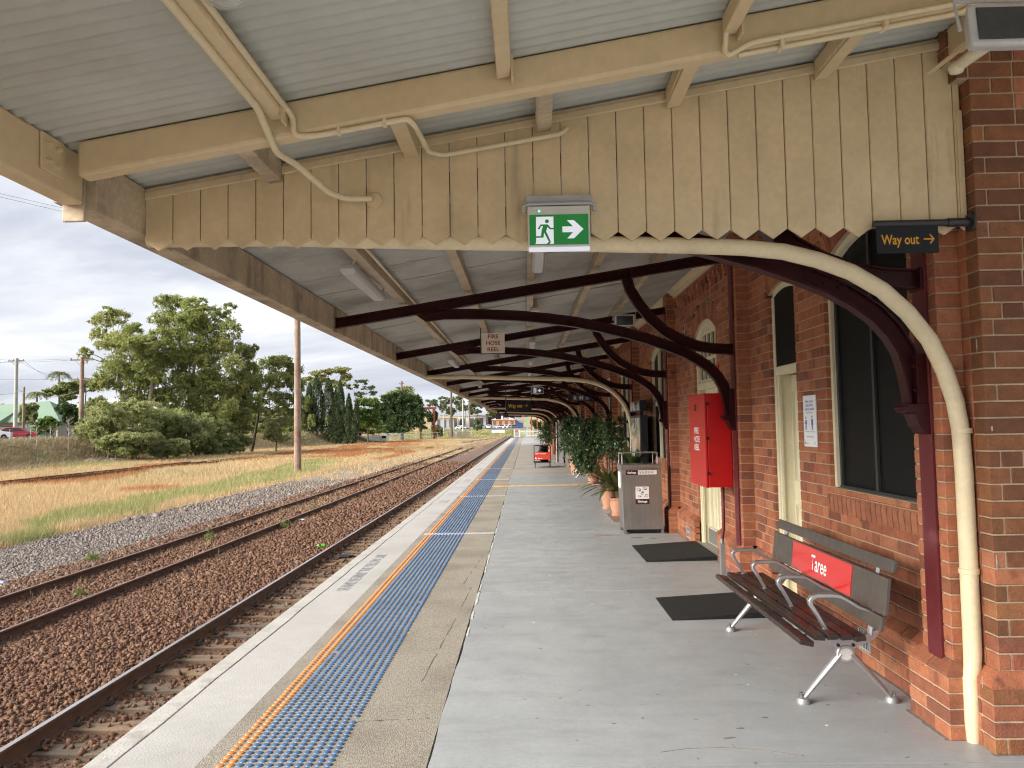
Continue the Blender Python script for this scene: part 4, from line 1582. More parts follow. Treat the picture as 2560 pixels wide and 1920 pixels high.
# ------------------------------------------------------------------ trusses
def truss():
    R = thing('canopy_truss', '', 'truss', (2.25, PY[0], 0), group='maroon canopy trusses')
    Y = PY[0]
    # top chord: web with a flange above and below
    A, B = Vector((-2.045, 2.835)), Vector((2.262, 3.495))
    ch = M()
    ch.strip([(A.x, A.y), (B.x, B.y)], 0.105, 0.018, Y)
    ch.strip([(A.x, A.y + .048), (B.x, B.y + .048)], 0.012, 0.082, Y)
    ch.strip([(A.x, A.y - .052), (B.x, B.y - .052)], 0.012, 0.082, Y)
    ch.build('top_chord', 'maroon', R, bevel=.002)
    M().box(-2.062, -2.046, Y - .055, Y + .055, 2.74, 3.0).build('end_cleat', 'cream_dirty', R)
    # arched rib: centre line measured along the curve
    arc = [(-.86, 2.912), (-.62, 2.911), (-.405, 2.902), (-.05, 2.881), (.26, 2.846), (.56, 2.802), (.848, 2.739), (1.10, 2.673), (1.343, 2.601), (1.56, 2.52), (1.74, 2.444), (1.88, 2.362), (1.99, 2.278), (2.075, 2.18), (2.135, 2.075), (2.165, 1.96), (2.182, 1.86), (2.19, 1.765)]
    a = M()
    a.strip(arc, 0.098, 0.016, Y)
    low = []
    P = [Vector(p) for p in arc]
    for i, p in enumerate(P):
        t = (P[min(i + 1, len(P) - 1)] - P[max(i - 1, 0)]).normalized()
        low.append(tuple(p - Vector((-t.y, t.x)) * .049))
    a.strip(low, 0.014, 0.085, Y)
    hi = [tuple(Vector(q) + (Vector(p) - Vector(q)) * 2) for p, q in zip(arc, low)]
    a.strip(hi, 0.012, 0.060, Y)
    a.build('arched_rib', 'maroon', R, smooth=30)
    # gusset where the rib leaves the chord, with rivets
    g = M().prism([(-1.19, 2.925), (-1.06, 2.835), (-.82, 2.862), (-.78, 2.97), (-.85, 3.07), (-1.12, 3.03)], 'y', Y - .016, Y + .016).build('gusset_plate', 'maroon', R)
    for x, z in ((-1.05, 2.98), (-.95, 2.995), (-.9, 2.9), (-1.0, 2.89), (-.86, 3.0)):
        M().lathe([(0, .010), (.008, .008), (.012, 0)], 8, (x, Y - .016, z), Matrix.Rotation(PI / 2, 3, 'X')).build('rivet', 'maroon', g)
    # S-shaped brace from the chord down to the wall
    br = [(1.108, 3.33), (1.155, 3.147), (1.245, 2.99), (1.378, 2.814), (1.525, 2.682), (1.70, 2.582), (1.87, 2.516), (2.03, 2.487), (2.255, 2.472)]
    b_ = M()
    b_.strip(br, [.10, .105, .105, .108, .11, .105, .10, .10, .105], 0.014, Y)
    P = [Vector(p) for p in br]
    hi, lo = [], []
    for i, p in enumerate(P):
        t = (P[min(i + 1, len(P) - 1)] - P[max(i - 1, 0)]).normalized()
        nn = Vector((-t.y, t.x))
        hi.append(tuple(p + nn * .050))
        lo.append(tuple(p - nn * .050))
    b_.strip(hi, 0.010, 0.070, Y)
    b_.strip(lo, 0.010, 0.070, Y)
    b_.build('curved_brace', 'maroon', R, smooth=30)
    gp = M().prism([(1.60, 2.57), (1.80, 2.48), (1.86, 2.40), (1.74, 2.40), (1.58, 2.50)], 'y', Y - .013, Y + .013).build('gusset_plate', 'maroon', R)
    for x, z in ((1.66, 2.53), (1.74, 2.49), (1.78, 2.44), (1.70, 2.46)):
        M().lathe([(0, .010), (.008, .008), (.012, 0)], 8, (x, Y - .013, z), Matrix.Rotation(PI / 2, 3, 'X')).build('rivet', 'maroon', gp)
    # wall post, timber moulded capital and corbel
    M().box(2.232, 2.249, Y - .07, Y + .07, 0.38, 3.45).build('wall_post', 'maroon_post', R, bevel=.003)
    M().box(2.175, 2.231, Y - .058, Y + .058, 1.76, 2.05).build('bracket_shoe', 'maroon', R, bevel=.003)
    M().box(2.215, 2.2315, Y - .066, Y + .066, 2.41, 2.53).build('brace_shoe', 'maroon', R, bevel=.003)
    cp = [(2.232, 1.60), (2.205, 1.605), (2.175, 1.645), (2.162, 1.69), (2.150, 1.715), (2.110, 1.722), (2.110, 1.740), (2.098, 1.742), (2.098, 1.758), (2.108, 1.760), (2.108, 1.772), (2.232, 1.772)]
    M().prism(cp, 'y', Y - .07, Y + .07).build('capital', 'maroon', R, bevel=.004)
    for z in (1.85, 1.98):
        for dy in (-.03, .03):
            M().lathe([(0, .012), (.008, .010), (.012, 0)], 8, (2.175, Y + dy, z), Matrix.Rotation(-PI / 2, 3, 'Y')).build('rivet', 'maroon', R)
    return R


T0 = truss()
ORD = ['first', 'second', 'third', 'fourth', 'fifth', 'sixth', 'seventh', 'eighth', 'ninth', 'tenth', 'eleventh', 'twelfth', 'thirteenth', 'fourteenth', 'fifteenth', 'sixteenth', 'seventeenth', 'eighteenth', 'nineteenth']
T0['label'] = 'first arched maroon canopy truss, just behind the zigzag timber valance and cream pipe'
for k in range(1, 19):
    o = copy_thing(T0, (2.25 if PY[k] < 26 else 2.02, PY[k], 0), label='%s arched maroon canopy truss counted from the zigzag timber valance' % ORD[k], keep=lambda ch: k < 7 or 'rivet' not in ch.name)

# ------------------------------------------------------------------ cream downpipes that cross under the canopy
def downpipe(y, xw=2.33, label='', detail=True):
    T = thing('downpipe', label, 'pipe', (xw, y, 0), group='cream downpipes crossing under the canopy')
    r = 0.0445
    e = xw - 2.33
    pts = [(-2.06, y, 2.746), (-1.33, y, 2.738), (-.44, y, 2.700), (0, y, 2.685), (.45, y, 2.668), (.89, y, 2.650)]
    pts += [(p + e, y, q) for p, q in ((1.2, 2.633), (1.42, 2.605), (1.6, 2.556), (1.78, 2.485), (1.94, 2.385), (2.07, 2.26), (2.18, 2.11), (2.25, 1.95), (2.30, 1.78), (2.323, 1.62), (2.33, 1.40), (2.33, .9), (2.328, .45))]
    M().tube(pts, r, 16).build('pipe', 'cream_pipe', T, smooth=50)
    M().tube([(xw - .002, y, .45), (xw - .006, y, .38), (xw - .024, y - .012, .33), (xw - .028, y - .016, 0.10), (xw - .028, y - .016, 0.004)], [r, r * .95, r * .9, r * .85, r * .7], 16).build('shoe', 'cream_pipe', T, smooth=50)
    if detail:
        for z in (0.88, 1.62):
            b = M()
            b.lathe([(r + .001, -.014), (r + .006, -.012), (r + .006, .012), (r + .001, .014)], 16, (xw, y, z))
            b.box(xw + .03, xw + .06, y - .006, y + .006, z - .014, z + .014)
            b.build('pipe_clip', 'cream_pipe', T, smooth=40)
        for x, w, z in ((-.92, .10, 2.7195),):
            M().tube([(x, y, z + .002), (x + w, y, z - .002)], r + .004, 16).build('socket', 'cream_pipe', T, smooth=40)
    return T


downpipe(4.158, label='nearest cream downpipe, curving from under the valance down the brick corner')
for k, w in ((3, 'second'), (6, 'third'), (10, 'fourth'), (13, 'fifth'), (16, 'farthest')):
    y = PY[k] - .21
    downpipe(y, 2.19 if y < 26 else 1.95, '%s cream downpipe curving under the canopy, between the far trusses' % w, False)

# ------------------------------------------------------------------ near canopy: steel beam, fascia, purlins
NC = thing('entrance_canopy', 'near part of the canopy with wide ribbed roof sheets and cream steel beams overhead', 'canopy', (0, 3.4, 2.8))
YN = 0.8  # roof cut short out of view, so more daylight reaches under it
corrugated('roof_sheet', -2.22, 4.6, YN, YV - 0.006, 0.076, 0.018, 'sheet_near', NC)
M().box(-2.20, -2.10, YN, 3.60, 2.775, 3.016).build('fascia_beam', 'cream', NC, bevel=.014)
M().box(-2.24, -2.20, YN, 3.60, 2.80, 3.04).build('gutter', 'cream', NC)
M().box(-2.205, -2.098, 3.60, 3.622, 2.70, 3.012).build('end_plate', 'cream_dirty', NC, bevel=.004)
BT = 0.016


def sbeam(name, y0, y1, x0, x1, d, m='cream', bev=.016):
    z0, z1 = zs_(x0), zs_(x1)
    return M().prism([(x0, z0 - BT - d), (x1, z1 - BT - d), (x1, z1 - .001), (x0, z0 - .001)], 'y', y0, y1).build(name, m, NC, bevel=bev)


bm = sbeam('rafter_beam', 3.42, 3.52, -2.03, 4.4, .150)
for y in (3.375, 3.40):
    for z in (2.885, 2.955):
        pass
bp = M().box(-2.098, -2.086, 3.255, 3.415, 2.842, 3.008).build('bolted_plate', 'cream', NC, bevel=.003)
for y in (3.295, 3.37):
    for z in (2.885, 2.962):
        b = M()
        b.lathe([(.013, 0), (.013, .012), (.0, .012)], 6, (-2.086, y, z), Matrix.Rotation(PI / 2, 3, 'Y'))
        b.lathe([(.007, .012), (.007, .022), (0, .024)], 8, (-2.086, y, z), Matrix.Rotation(PI / 2, 3, 'Y'))
        b.build('bolt', 'cream', bp)
for px, d in ((-1.10, .075), (-.07, .080), (.955, .080), (2.02, .080)):
    z = zs_(px)
    M().prism([(px - .033, z - .016 - d - .033 * .169), (px + .033, z - .016 - d + .033 * .169), (px + .033, z), (px - .033, z - .006)], 'y', YN, 3.405).build('purlin', 'cream', NC, bevel=.010)
    M().box(px + .034, px + .044, 3.33, 3.41, z - .12, z - .02).build('cleat', 'cream', NC)
# rafter feet between the beam and the valance
for q, px in enumerate((-1.335, -.592, .128, .83, 1.634)):
    z = zs_(px)
    M().prism([(px - .038, z - .118), (px + .038, z - .118 + .012), (px + .038, z), (px - .038, z - .006)], 'y', 3.521, YV - .004).build('stub_purlin', 'cream_dirty' if q in (0, 2) else 'cream', NC, bevel=.004)
    M().box(px - .046, px - .038, 3.53, YV - .05, z - .10, z - .03).build('cleat', 'cream', NC)
M().prism([(2.28, zs_(2.28) - .14), (2.36, zs_(2.36) - .14), (2.36, zs_(2.36)), (2.28, zs_(2.28))], 'y', 3.521, YV - .004).build('stub_purlin', 'cream', NC, bevel=.004)

# grey conduit paths and junction box
def pipe(name, pts, r, m='cream_pipe', parent=NC, n=10):
    # rounded corners
    out_ = [Vector(pts[0])]
    for i in range(1, len(pts) - 1):
        a, b, c = Vector(pts[i - 1]), Vector(pts[i]), Vector(pts[i + 1])
        d1, d2 = (a - b), (c - b)
        k = min(.035, d1.length * .4, d2.length * .4)
        p, q = b + d1.normalized() * k, b + d2.normalized() * k
        for t in (0, .25, .5, .75, 1):
            out_.append(p * (1 - t) ** 2 + b * 2 * t * (1 - t) + q * t * t)
    out_.append(Vector(pts[-1]))
    return M().tube(out_, r, n).build(name, m, parent, smooth=50)


zb = lambda x: zs_(x) - BT - .150
pipe('conduit', [(-1.055, 1.4, zs_(-1.06) - .055), (-1.055, 3.36, zs_(-1.06) - .055), (-1.03, 3.40, zs_(-1.05) - .09), (-1.03, 3.405, zb(-1.03) - .012), (-.94, 3.44, zb(-.94) - .015), (-.515, 3.44, zb(-.515) - .015), (-.49, 3.50, zb(-.49) - .03), (-.49, 4.02, zs_(-.49) - .13), (-.42, 4.055, zs_(-.42) - .15), (.22, 4.06, 3.25), (.25, 4.085, 3.29)], .0135)
for x in (-.83, -.62):
    M().box(x - .008, x + .008, 3.425, 3.455, zb(x) - .032, zb(x) + .002).build('saddle', 'cream_pipe', NC)
pipe('conduit', [(-1.13, 1.4, zs_(-1.13) - .10), (-1.13, 3.22, zs_(-1.13) - .105), (-1.14, 3.50, zb(-1.14) - .03), (-1.10, 3.70, 2.985), (-1.02, 3.98, 2.935), (-.94, 4.04, 2.915), (-.80, 4.045, 2.915)], .0165)
jb = M().lathe([(.0, .034), (.040, .030), (.044, .022), (.044, 0)], 20, (-.795, 4.10, 2.915), Matrix.Rotation(PI / 2, 3, 'X')).build('junction_box', 'cream', NC, smooth=40)
pipe('conduit', [(.935, 2.6, zs_(.93) - .06), (.935, 3.38, zs_(.93) - .07), (.93, 3.405, zb(.93) - .0), (.95, 3.405, zb(.95) - .02), (1.05, 3.402, zb(1.05) + .018), (2.02, 3.402, zb(2.02) + .018)], .0125)
pipe('conduit', [(1.0, 3.44, zb(1.0) - .013), (1.95, 3.44, zb(1.95) - .013), (2.03, 3.43, zb(2.03) - .012), (2.065, 3.40, zb(2.06) + .03), (2.06, 3.38, zb(2.06) + .09), (2.03, 3.36, zs_(2.03) - .03)], .0125)
for x in (1.19, 1.66):
    M().box(x - .008, x + .008, 3.396, 3.46, zb(x) - .028, zb(x) + .034).build('saddle', 'cream_pipe', NC)

# dome lamp under the first purlin
DL = thing('dome_lamp', 'round clear dome lamp fixed under the near purlin at the top edge', 'lamp', (-.96, 2.40, 3.10))
M().lathe([(.075, .0), (.080, -.02), (.060, -.03)], 24, (-.96, 2.40, 3.14)).build('base', 'exit_case', DL, smooth=40)
M().lathe([(.078, .02), (.083, .0), (.078, -.018), (.060, -.040), (.032, -.053), (.0, -.057)], 24, (-.96, 2.40, 3.115)).build('dome', 'clear_plastic', DL, smooth=60)
M().tube([(-.975, 2.38, 3.125), (-.93, 2.41, 3.10)], .022, 12).build('bulb', 'glass_dark', DL, smooth=50)

# ------------------------------------------------------------------ zigzag timber valance
VAL = thing('timber_valance', 'cream painted board valance with a zigzag lower edge across the canopy', 'valance', (0, YV, 2.67))
bw = 0.1512
x = -2.052
i = 0
while x < 2.37:
    w = min(bw, 2.372 - x)
    a, b = x + .0022, x + w - .0022
    zt_ = lambda q: zs_(q) - .008
    tip = 2.668 + random.uniform(-.003, .003)
    if w > .1:
        poly = [(a, tip + .052), ((a + b) / 2, tip), (b, tip + .052), (b, zt_(b)), (a, zt_(a))]
    else:
        poly = [(a, tip + .052), (b, tip + .02), (b, zt_(b)), (a, zt_(a))]
    y = YV + random.uniform(-.0015, .0015)
    if b > WX - .125 and w > .1:                      # notched around the corbel
        pass
    o = M().prism(poly, 'y', y, y + .018).build('board', 'cream_board', VAL, bevel=.0022)
    # bead along the joint
    M().box(a + .004, a + .010, y - .0022, y + .001, tip + .06, zs_(a) - .05).build('bead', 'cream_board', VAL)
    x += bw
    i += 1
M().prism([(-2.05, zs_(-2.05) - .075), (2.28, zs_(2.28) - .075), (2.28, zs_(2.28) - .030), (-2.05, zs_(-2.05) - .030)], 'y', YV - .020, YV - .0021).build('head_rail', 'cream_board', VAL, bevel=.006)
M().prism([(-2.05, zs_(-2.05) - .030), (2.28, zs_(2.28) - .030), (2.28, zs_(2.28) - .012), (-2.05, zs_(-2.05) - .012)], 'y', YV - .009, YV - .0021).build('scotia', 'cream_board', VAL, bevel=.003)
M().box(2.345, 2.3745, YV - .012, YV - .0021, 2.70, 3.34).build('end_strip', 'cream_board', VAL, bevel=.002)

# ------------------------------------------------------------------ signs
def poly_y(name, pts, y, m, parent, t=.0008):
    return M().prism(pts, 'y', y - t, y).build(name, m, parent)


def running_man(parent, ox, oz, s, y, mg, mw, door=True):
    """pictogram in units of the door height s, lower left corner of the door at ox, oz"""
    P = lambda L_: [(ox + a * s, oz + b * s) for a, b in L_]
    if door:
        poly_y('door_symbol', P([(0, .07), (-.03, 0), (.64, 0), (.64, 1), (.01, 1)]), y - .0004, mw, parent)
    z = y - .0013
    M().lathe([(0, .0008), (.07 * s, .0008), (.07 * s, 0)], 18, (ox + .405 * s, z + .0008, oz + .83 * s), Matrix.Rotation(PI / 2, 3, 'X')).build('figure', mg, parent)
    body = [(.17, .715), (.41, .715), (.45, .70), (.53, .585), (.64, .585), (.64, .53), (.505, .53), (.42, .62), (.37, .46), (.525, .10), (.455, .085), (.295, .42), (.27, .235), (.235, .23), (-.05, .23), (-.085, .285), (.18, .285), (.205, .49), (.265, .655), (.19, .655), (.13, .535), (.065, .56)]
    poly_y('figure', P(body), z, mg, parent)
    poly_y('figure', P([(.39, 0), (.47, .085), (.55, .085), (.49, 0)]), z, mg, parent)


def arrow_y(parent, x0, z, ln, h, y, m, solid=True):
    if solid:
        p = [(0, -.16), (.50, -.16), (.22, -.5), (.54, -.5), (1, 0), (.54, .5), (.22, .5), (.50, .16), (0, .16)]
    else:
        p = [(0, -.07), (.80, -.07), (.52, -.42), (.64, -.5), (1, -.03), (1, .03), (.64, .5), (.52, .42), (.80, .07), (0, .07)]
    return poly_y('arrow', [(x0 + a * ln, z + b * h) for a, b in p], y, m, parent)


# exit sign hung on the valance
YS = 4.045
EX = thing('exit_sign', 'green running man exit sign with white arrow fixed to the timber valance', 'exit sign', (.196, YS, 2.61))
M().box(.022, .374, YS - .005, YV - .003, 2.868, 2.912).build('mounting_box', 'exit_grey', EX, bevel=.004)
for x in (.090, .300):
    M().box(x - .004, x + .004, YS - .009, YS - .004, 2.868, 2.912).build('strap', 'exit_grey', EX)
M().tube([(.008, YS - .01, 2.853), (.04, YS - .014, 2.862), (.36, YS - .014, 2.862), (.392, YS - .01, 2.853)], .009, 8).build('top_rail', 'exit_grey', EX, smooth=50)
for x in (.010, .386):
    M().box(x - .008, x + .010, YS - .016, YS + .02, 2.822, 2.858).build('end_clip', 'exit_grey', EX, bevel=.004)
M().box(.030, .362, YS - .010, YS + .038, 2.632, 2.851).build('case', 'exit_case', EX, bevel=.005)
M().box(.034, .358, YS - .004, YS + .03, 2.612, 2.631).build('lower_diffuser', 'exit_white', EX, bevel=.003)
M().box(.040, .352, YS - .0125, YS - .0095, 2.641, 2.803).build('face_panel', 'exit_green', EX)
running_man(EX, .0735, 2.646, .146, YS - .0127, 'exit_green', 'exit_white')
arrow_y(EX, .214, 2.722, .112, .098, YS - .0128, 'exit_white')
M().lathe([(0, .003), (.004, .0015), (.0055, 0)], 10, (.092, YS - .010, 2.824), Matrix.Rotation(PI / 2, 3, 'X')).build('indicator', 'led', EX)
M().lathe([(0, .001), (.0025, 0)], 8, (.082, YS - .010, 2.8245), Matrix.Rotation(PI / 2, 3, 'X')).build('test_button', 'black_plastic', EX)

# Way out sign on a bracket from the brick corner
WO = thing('way_out_sign', 'dark Way out sign with amber lettering on a bracket from the brick corner', 'sign', (2.37, 4.055, 2.56))
M().tube([(1.862, 4.056, 2.721), (2.375, 4.056, 2.721)], .0185, 14).build('arm', 'sign_arm', WO, smooth=50)
M().tube([(2.25, 4.056, 2.721), (2.37, 4.056, 2.721)], .023, 14).build('sleeve', 'sign_arm', WO, smooth=50)
M().lathe([(.024, 0), (.050, .004), (.050, .016), (.026, .022)], 18, (2.382, 4.056, 2.721), Matrix.Rotation(-PI / 2, 3, 'Y')).build('wall_flange', 'sign_arm', WO, smooth=40)
M().box(1.872, 2.197, 4.050, 4.063, 2.562, 2.706).build('panel', 'sign_panel', WO, bevel=.002)
text('lettering', 'Way out', .074, 'amber', WO, (1.898, 4.0492, 2.609), (1, 0, 0), (0, 0, 1), 'LEFT', .0012, sx=.74)
arrow_y(WO, 2.119, 2.634, .056, .054, 4.0494, 'amber', False)

# hanging Way out sign further along
W2 = thing('way_out_sign', 'hanging dark Way out sign on two rods, further along the canopy', 'sign', (-.2, PY[5] - .05, 2.18))
ys = PY[5] - .06
M().box(-.605, .192, ys - .02, ys + .02, 2.18, 2.49).build('panel', 'sign_panel', W2, bevel=.004)
for x in (-.60, .185):
    M().tube([(x, ys, 2.18), (x, ys, zs_(x) - .14)], .014, 8).build('rod', 'sign_arm', W2, smooth=50)
text('lettering', 'Way out', .165, 'amber', W2, (-.525, ys - .0212, 2.285), (1, 0, 0), (0, 0, 1), 'LEFT', .003, sx=.74)
arrow_y(W2, -.035, 2.338, .125, .11, ys - .0215, 'amber', False)

# second exit sign, beyond the hanging sign
def far_exit(x0, x1, z0, z1, y, label):
    E2 = thing('exit_sign', label, 'exit sign', ((x0 + x1) / 2, y, z0))
    M().box(x0, x1, y, y + .05, z0, z1).build('case', 'exit_case', E2, bevel=.004)
    M().box(x0 + .012, x1 - .012, y - .003, y + .001, z0 + .012, z1 - .012).build('face_panel', 'exit_teal', E2)
    h = (z1 - z0) * .68
    running_man(E2, x0 + .06, z0 + .03, h, y - .0032, 'exit_teal', 'exit_white')
    arrow_y(E2, x0 + (x1 - x0) * .52, (z0 + z1) / 2, (x1 - x0) * .30, (z1 - z0) * .52, y - .0034, 'exit_white')
    M().tube([(x0 + .05, y + .02, z1), (x0 + .05, y + .02, zs_(x0) - .1)], .010, 6).build('rod', 'exit_grey', E2)


far_exit(.175, .505, 2.575, 2.750, 21.0, 'teal running man exit sign hanging above the hanging Way out sign')
far_exit(-.30, .10, 2.45, 2.66, 62.0, 'tiny green exit sign hanging at the far end of the canopy')

# toilet sign on a bracket
TO = thing('toilet_sign', 'dark blue toilet sign with baby, people and wheelchair symbols on a wall bracket', 'sign', (2.25, 23.3, 2.4))
yt = 23.3
M().box(1.30, 2.24, yt, yt + .02, 2.435, 2.61).build('panel', 'navy', TO)
for x, m in ((1.43, 'grey_panel'), (1.62, 'grey_panel'), (1.80, 'blue_panel')):
    M().box(x, x + .155, yt - .004, yt + .001, 2.450, 2.598).build('pictogram_panel', m, TO)


def disc(x, z, r, y, m, p):
    M().lathe([(0, .0008), (r, .0008), (r, 0)], 12, (x, y, z), Matrix.Rotation(PI / 2, 3, 'X')).build('figure', m, p)


for cx, sc in ((1.507, .10),):
    disc(cx, 2.575, .016, yt - .0045, 'white_print', TO)
    poly_y('figure', [(cx - .012, 2.555), (cx + .012, 2.555), (cx + .03, 2.53), (cx + .012, 2.52), (cx + .04, 2.47), (cx, 2.49), (cx - .04, 2.47), (cx - .012, 2.52), (cx - .03, 2.53)], yt - .0045, 'white_print', TO)
for cx in (1.665, 1.73):
    disc(cx, 2.575, .014, yt - .0045, 'white_print', TO)
    poly_y('figure', [(cx - .022, 2.556), (cx + .022, 2.556), (cx + .02, 2.51), (cx + .010, 2.51), (cx + .008, 2.46), (cx - .008, 2.46), (cx - .010, 2.51), (cx - .02, 2.51)], yt - .0045, 'white_print', TO)
cx = 1.872
disc(cx - .012, 2.578, .013, yt - .0045, 'white_print', TO)
poly_y('figure', [(cx - .018, 2.56), (cx - .006, 2.56), (cx - .003, 2.525), (cx + .03, 2.525), (cx + .045, 2.475), (cx + .055, 2.478), (cx + .04, 2.535), (cx - .012, 2.537)], yt - .0045, 'white_print', TO)
m = M()
m.tube([(cx - .004 + .034 * math.cos(a), yt - .005, 2.505 + .034 * math.sin(a)) for a in np.linspace(2.2, 5.9, 14)], .0045, 5)
m.build('figure', 'white_print', TO)
arrow_y(TO, 1.985, 2.524, .10, .085, yt - .003, 'white_print', False)
M().tube([(1.30, yt + .01, 2.625), (2.26, yt + .01, 2.625)], .02, 10).build('arm', 'navy', TO, smooth=50)

# hose reel sign hanging from a purlin
HS = thing('hose_reel_sign', 'ivory FIRE HOSE REEL sign hanging from the canopy', 'sign', (-.46, 11.42, 2.78))
M().box(-.636, -.288, 11.40, 11.415, 2.782, 3.086).build('plate', 'ivory_sign', HS, bevel=.006)
M().bar((-.648, 11.41, 2.775), (-.648, 11.41, zs_(-.65) - .02), .022, .012).build('hanger', 'sign_arm', HS)
M().bar((-.642, 11.41, 2.776), (-.29, 11.41, 2.776), .014, .012).build('lower_rail', 'sign_arm', HS)
for s, z in (('FIRE', 3.005), ('HOSE', 2.908), ('REEL', 2.812)):
    text('lettering', s, .082, 'red_print', HS, (-.462, 11.399, z), (1, 0, 0), (0, 0, 1), 'CENTER', .0018, sx=1.05)

# distance poster on the brickwork
PO = thing('distance_poster', 'white distancing poster with two blue figures on the brick wall beside the window', 'poster', (WX, 6.46, 1.47))
M().box(WX - .012, WX - .004, 6.318, 6.600, 1.474, 1.902).build('board', 'poster', PO)
xp = WX - .0125
for s, z, h in (('Allow as much', 1.842, .034), ('distance from', 1.810, .034), ('others as possible', 1.778, .034)):
    text('lettering', s, h, 'poster_blue', PO, (xp, 6.459, z), (0, -1, 0), (0, 0, 1), 'CENTER', .0006, sx=.84)


def fig_x(pts, m='poster_blue'):
    M().prism(pts, 'x', xp - .0006, xp + .0002).build('figure', m, PO)


def disc_x(y, z, ry, rz):
    fig_x([(y + ry * math.cos(t), z + rz * math.sin(t)) for t in np.linspace(0, 2 * PI, 12, endpoint=False)])


disc_x(6.405, 1.722, .010, .012)
fig_x([(6.424, 1.705), (6.386, 1.705), (6.384, 1.66), (6.392, 1.655), (6.393, 1.612), (6.403, 1.612), (6.404, 1.65), (6.408, 1.65), (6.409, 1.612), (6.419, 1.612), (6.420, 1.655), (6.427, 1.66)])
disc_x(6.545, 1.715, .010, .012)
fig_x([(6.555, 1.697), (6.530, 1.697), (6.522, 1.665), (6.528, 1.662), (6.532, 1.672), (6.535, 1.650), (6.520, 1.612), (6.530, 1.610), (6.545, 1.645), (6.556, 1.612), (6.566, 1.614), (6.556, 1.655), (6.560, 1.668), (6.566, 1.662), (6.570, 1.668)])
fig_x([(6.575, 1.600), (6.345, 1.600), (6.345, 1.5965), (6.575, 1.5965)])
fig_x([(6.575, 1.516), (6.560, 1.516), (6.560, 1.496), (6.575, 1.496)])
fig_x([(6.548, 1.508), (6.538, 1.498), (6.50, 1.498), (6.50, 1.501), (6.54, 1.502)])
fig_x([(6.37, 1.516), (6.350, 1.516), (6.352, 1.498), (6.36, 1.492), (6.368, 1.498)], 'poster_pale')

for a, b, z in ((6.53, 6.49, 1.752), (6.485, 6.45, 1.752), (6.445, 6.39, 1.752)):
    fig_x([(a, z), (b, z), (b, z + .010), (a, z + .010)], 'poster_pale')
for a, b in ((6.54, 6.50), (6.495, 6.47), (6.465, 6.42), (6.415, 6.38)):
    fig_x([(a, 1.553), (b, 1.553), (b, 1.559), (a, 1.559)])

# small red notices on far walls
for y, z, x in ((9.42, 2.18, WX), (19.55, 1.55, WX)):
    o = M().box(x - .012, x - .002, y, y + .16, z, z + .22).build('wall_notice', 'red_box')
    tag(o, 'small red notice on the brick wall beside the second door' if y < 10 else 'small red notice on the brick wall beyond the potted figs', 'notice')

# ------------------------------------------------------------------ lamps under the canopy
def batten(x, y0, y1, label, hang=.075, grp=None):
    z = zs_(x) - .125
    T = thing('batten_light', label, 'lamp', (x, (y0 + y1) / 2, z), group=grp)
    M().box(x - .055, x + .055, y0, y1, z - .035, z - .005).build('tray', 'lamp_case', T, bevel=.004)
    d = M()
    a = [(x - .062, z - .036), (x + .062, z - .036), (x + .058, z - .062), (x + .040, z - .088), (x - .040, z - .088), (x - .058, z - .062)]
    n = len(a)
    vs = [(p[0], y0 - .004, p[1]) for p in a] + [(p[0], y1 + .004, p[1]) for p in a]
    for q in (3, 4):
        vs[q] = (vs[q][0], y0 + .045, vs[q][2])
        vs[n + q] = (vs[n + q][0], y1 - .045, vs[n + q][2])
    for q in (2, 5):
        vs[q] = (vs[q][0], y0 + .008, vs[q][2])
        vs[n + q] = (vs[n + q][0], y1 - .008, vs[n + q][2])
    d.add(vs, [tuple(range(n)), tuple(range(2 * n - 1, n - 1, -1))] + [(i, i + n, (i + 1) % n + n, (i + 1) % n) for i in range(n)])
    d.build('diffuser', 'lamp_diffuser', T, bevel=.006)
    for y in (y0 + .03, y1 - .03):
        M().tube([(x + .03, y, z - .01), (x + .05, y, z + .03), (x + .045, y, z + .12)], .012, 8).build('hanger', 'cream_pipe', T, smooth=50)
    return T


for y0, y1, w in ((6.05, 7.40, 'nearest'), (14.5, 15.85, 'second'), (23.9, 25.2, 'third'), (32.8, 34.1, 'fourth'), (42, 43.3, 'farthest')):
    batten(-1.40, y0, y1, '%s white batten lamp in the row by the fascia' % w, grp='batten lamps by the fascia')
for k, (y, w) in enumerate(((6.55, 'nearest'), (10.2, 'second'), (14.1, 'third'), (18.0, 'fourth'), (22.0, 'fifth'), (26.0, 'sixth'), (30.0, 'seventh'))):
    batten(.15, y, y + .95, '%s white batten lamp in the middle row under the canopy' % w, grp='batten lamps in the middle row')


def flood(x, y, z, ry, label, s=1.0, yaw=0.0):
    T = thing('flood_lamp', label, 'lamp', (x, y, z), yaw)
    R = Matrix.Rotation(ry, 3, 'X')
    o = M().add([R @ Vector(v) * s for v in ((-.16, 0, -.095), (.16, 0, -.095), (.16, 0, .095), (-.16, 0, .095), (-.12, .10, -.06), (.12, .10, -.06), (.12, .10, .06), (-.12, .10, .06))],
                [(0, 1, 2, 3), (4, 7, 6, 5), (0, 4, 5, 1), (1, 5, 6, 2), (2, 6, 7, 3), (3, 7, 4, 0)]).build('housing', 'lamp_case', T, local=True, bevel=.018 * s)
    M().obox(R @ Vector((0, -.004 * s, 0)), (.25 * s, .006 * s, .135 * s), R).build('glass', 'flood_glass', T, local=True)
    m_ = M()
    m_.tube([R @ Vector((-.17, .04, 0)) * s, R @ Vector((-.17, .06, .14)) * s, R @ Vector((.17, .06, .14)) * s, R @ Vector((.17, .04, 0)) * s], .008 * s, 6)
    m_.build('yoke', 'lamp_case', T, local=True)
    return T


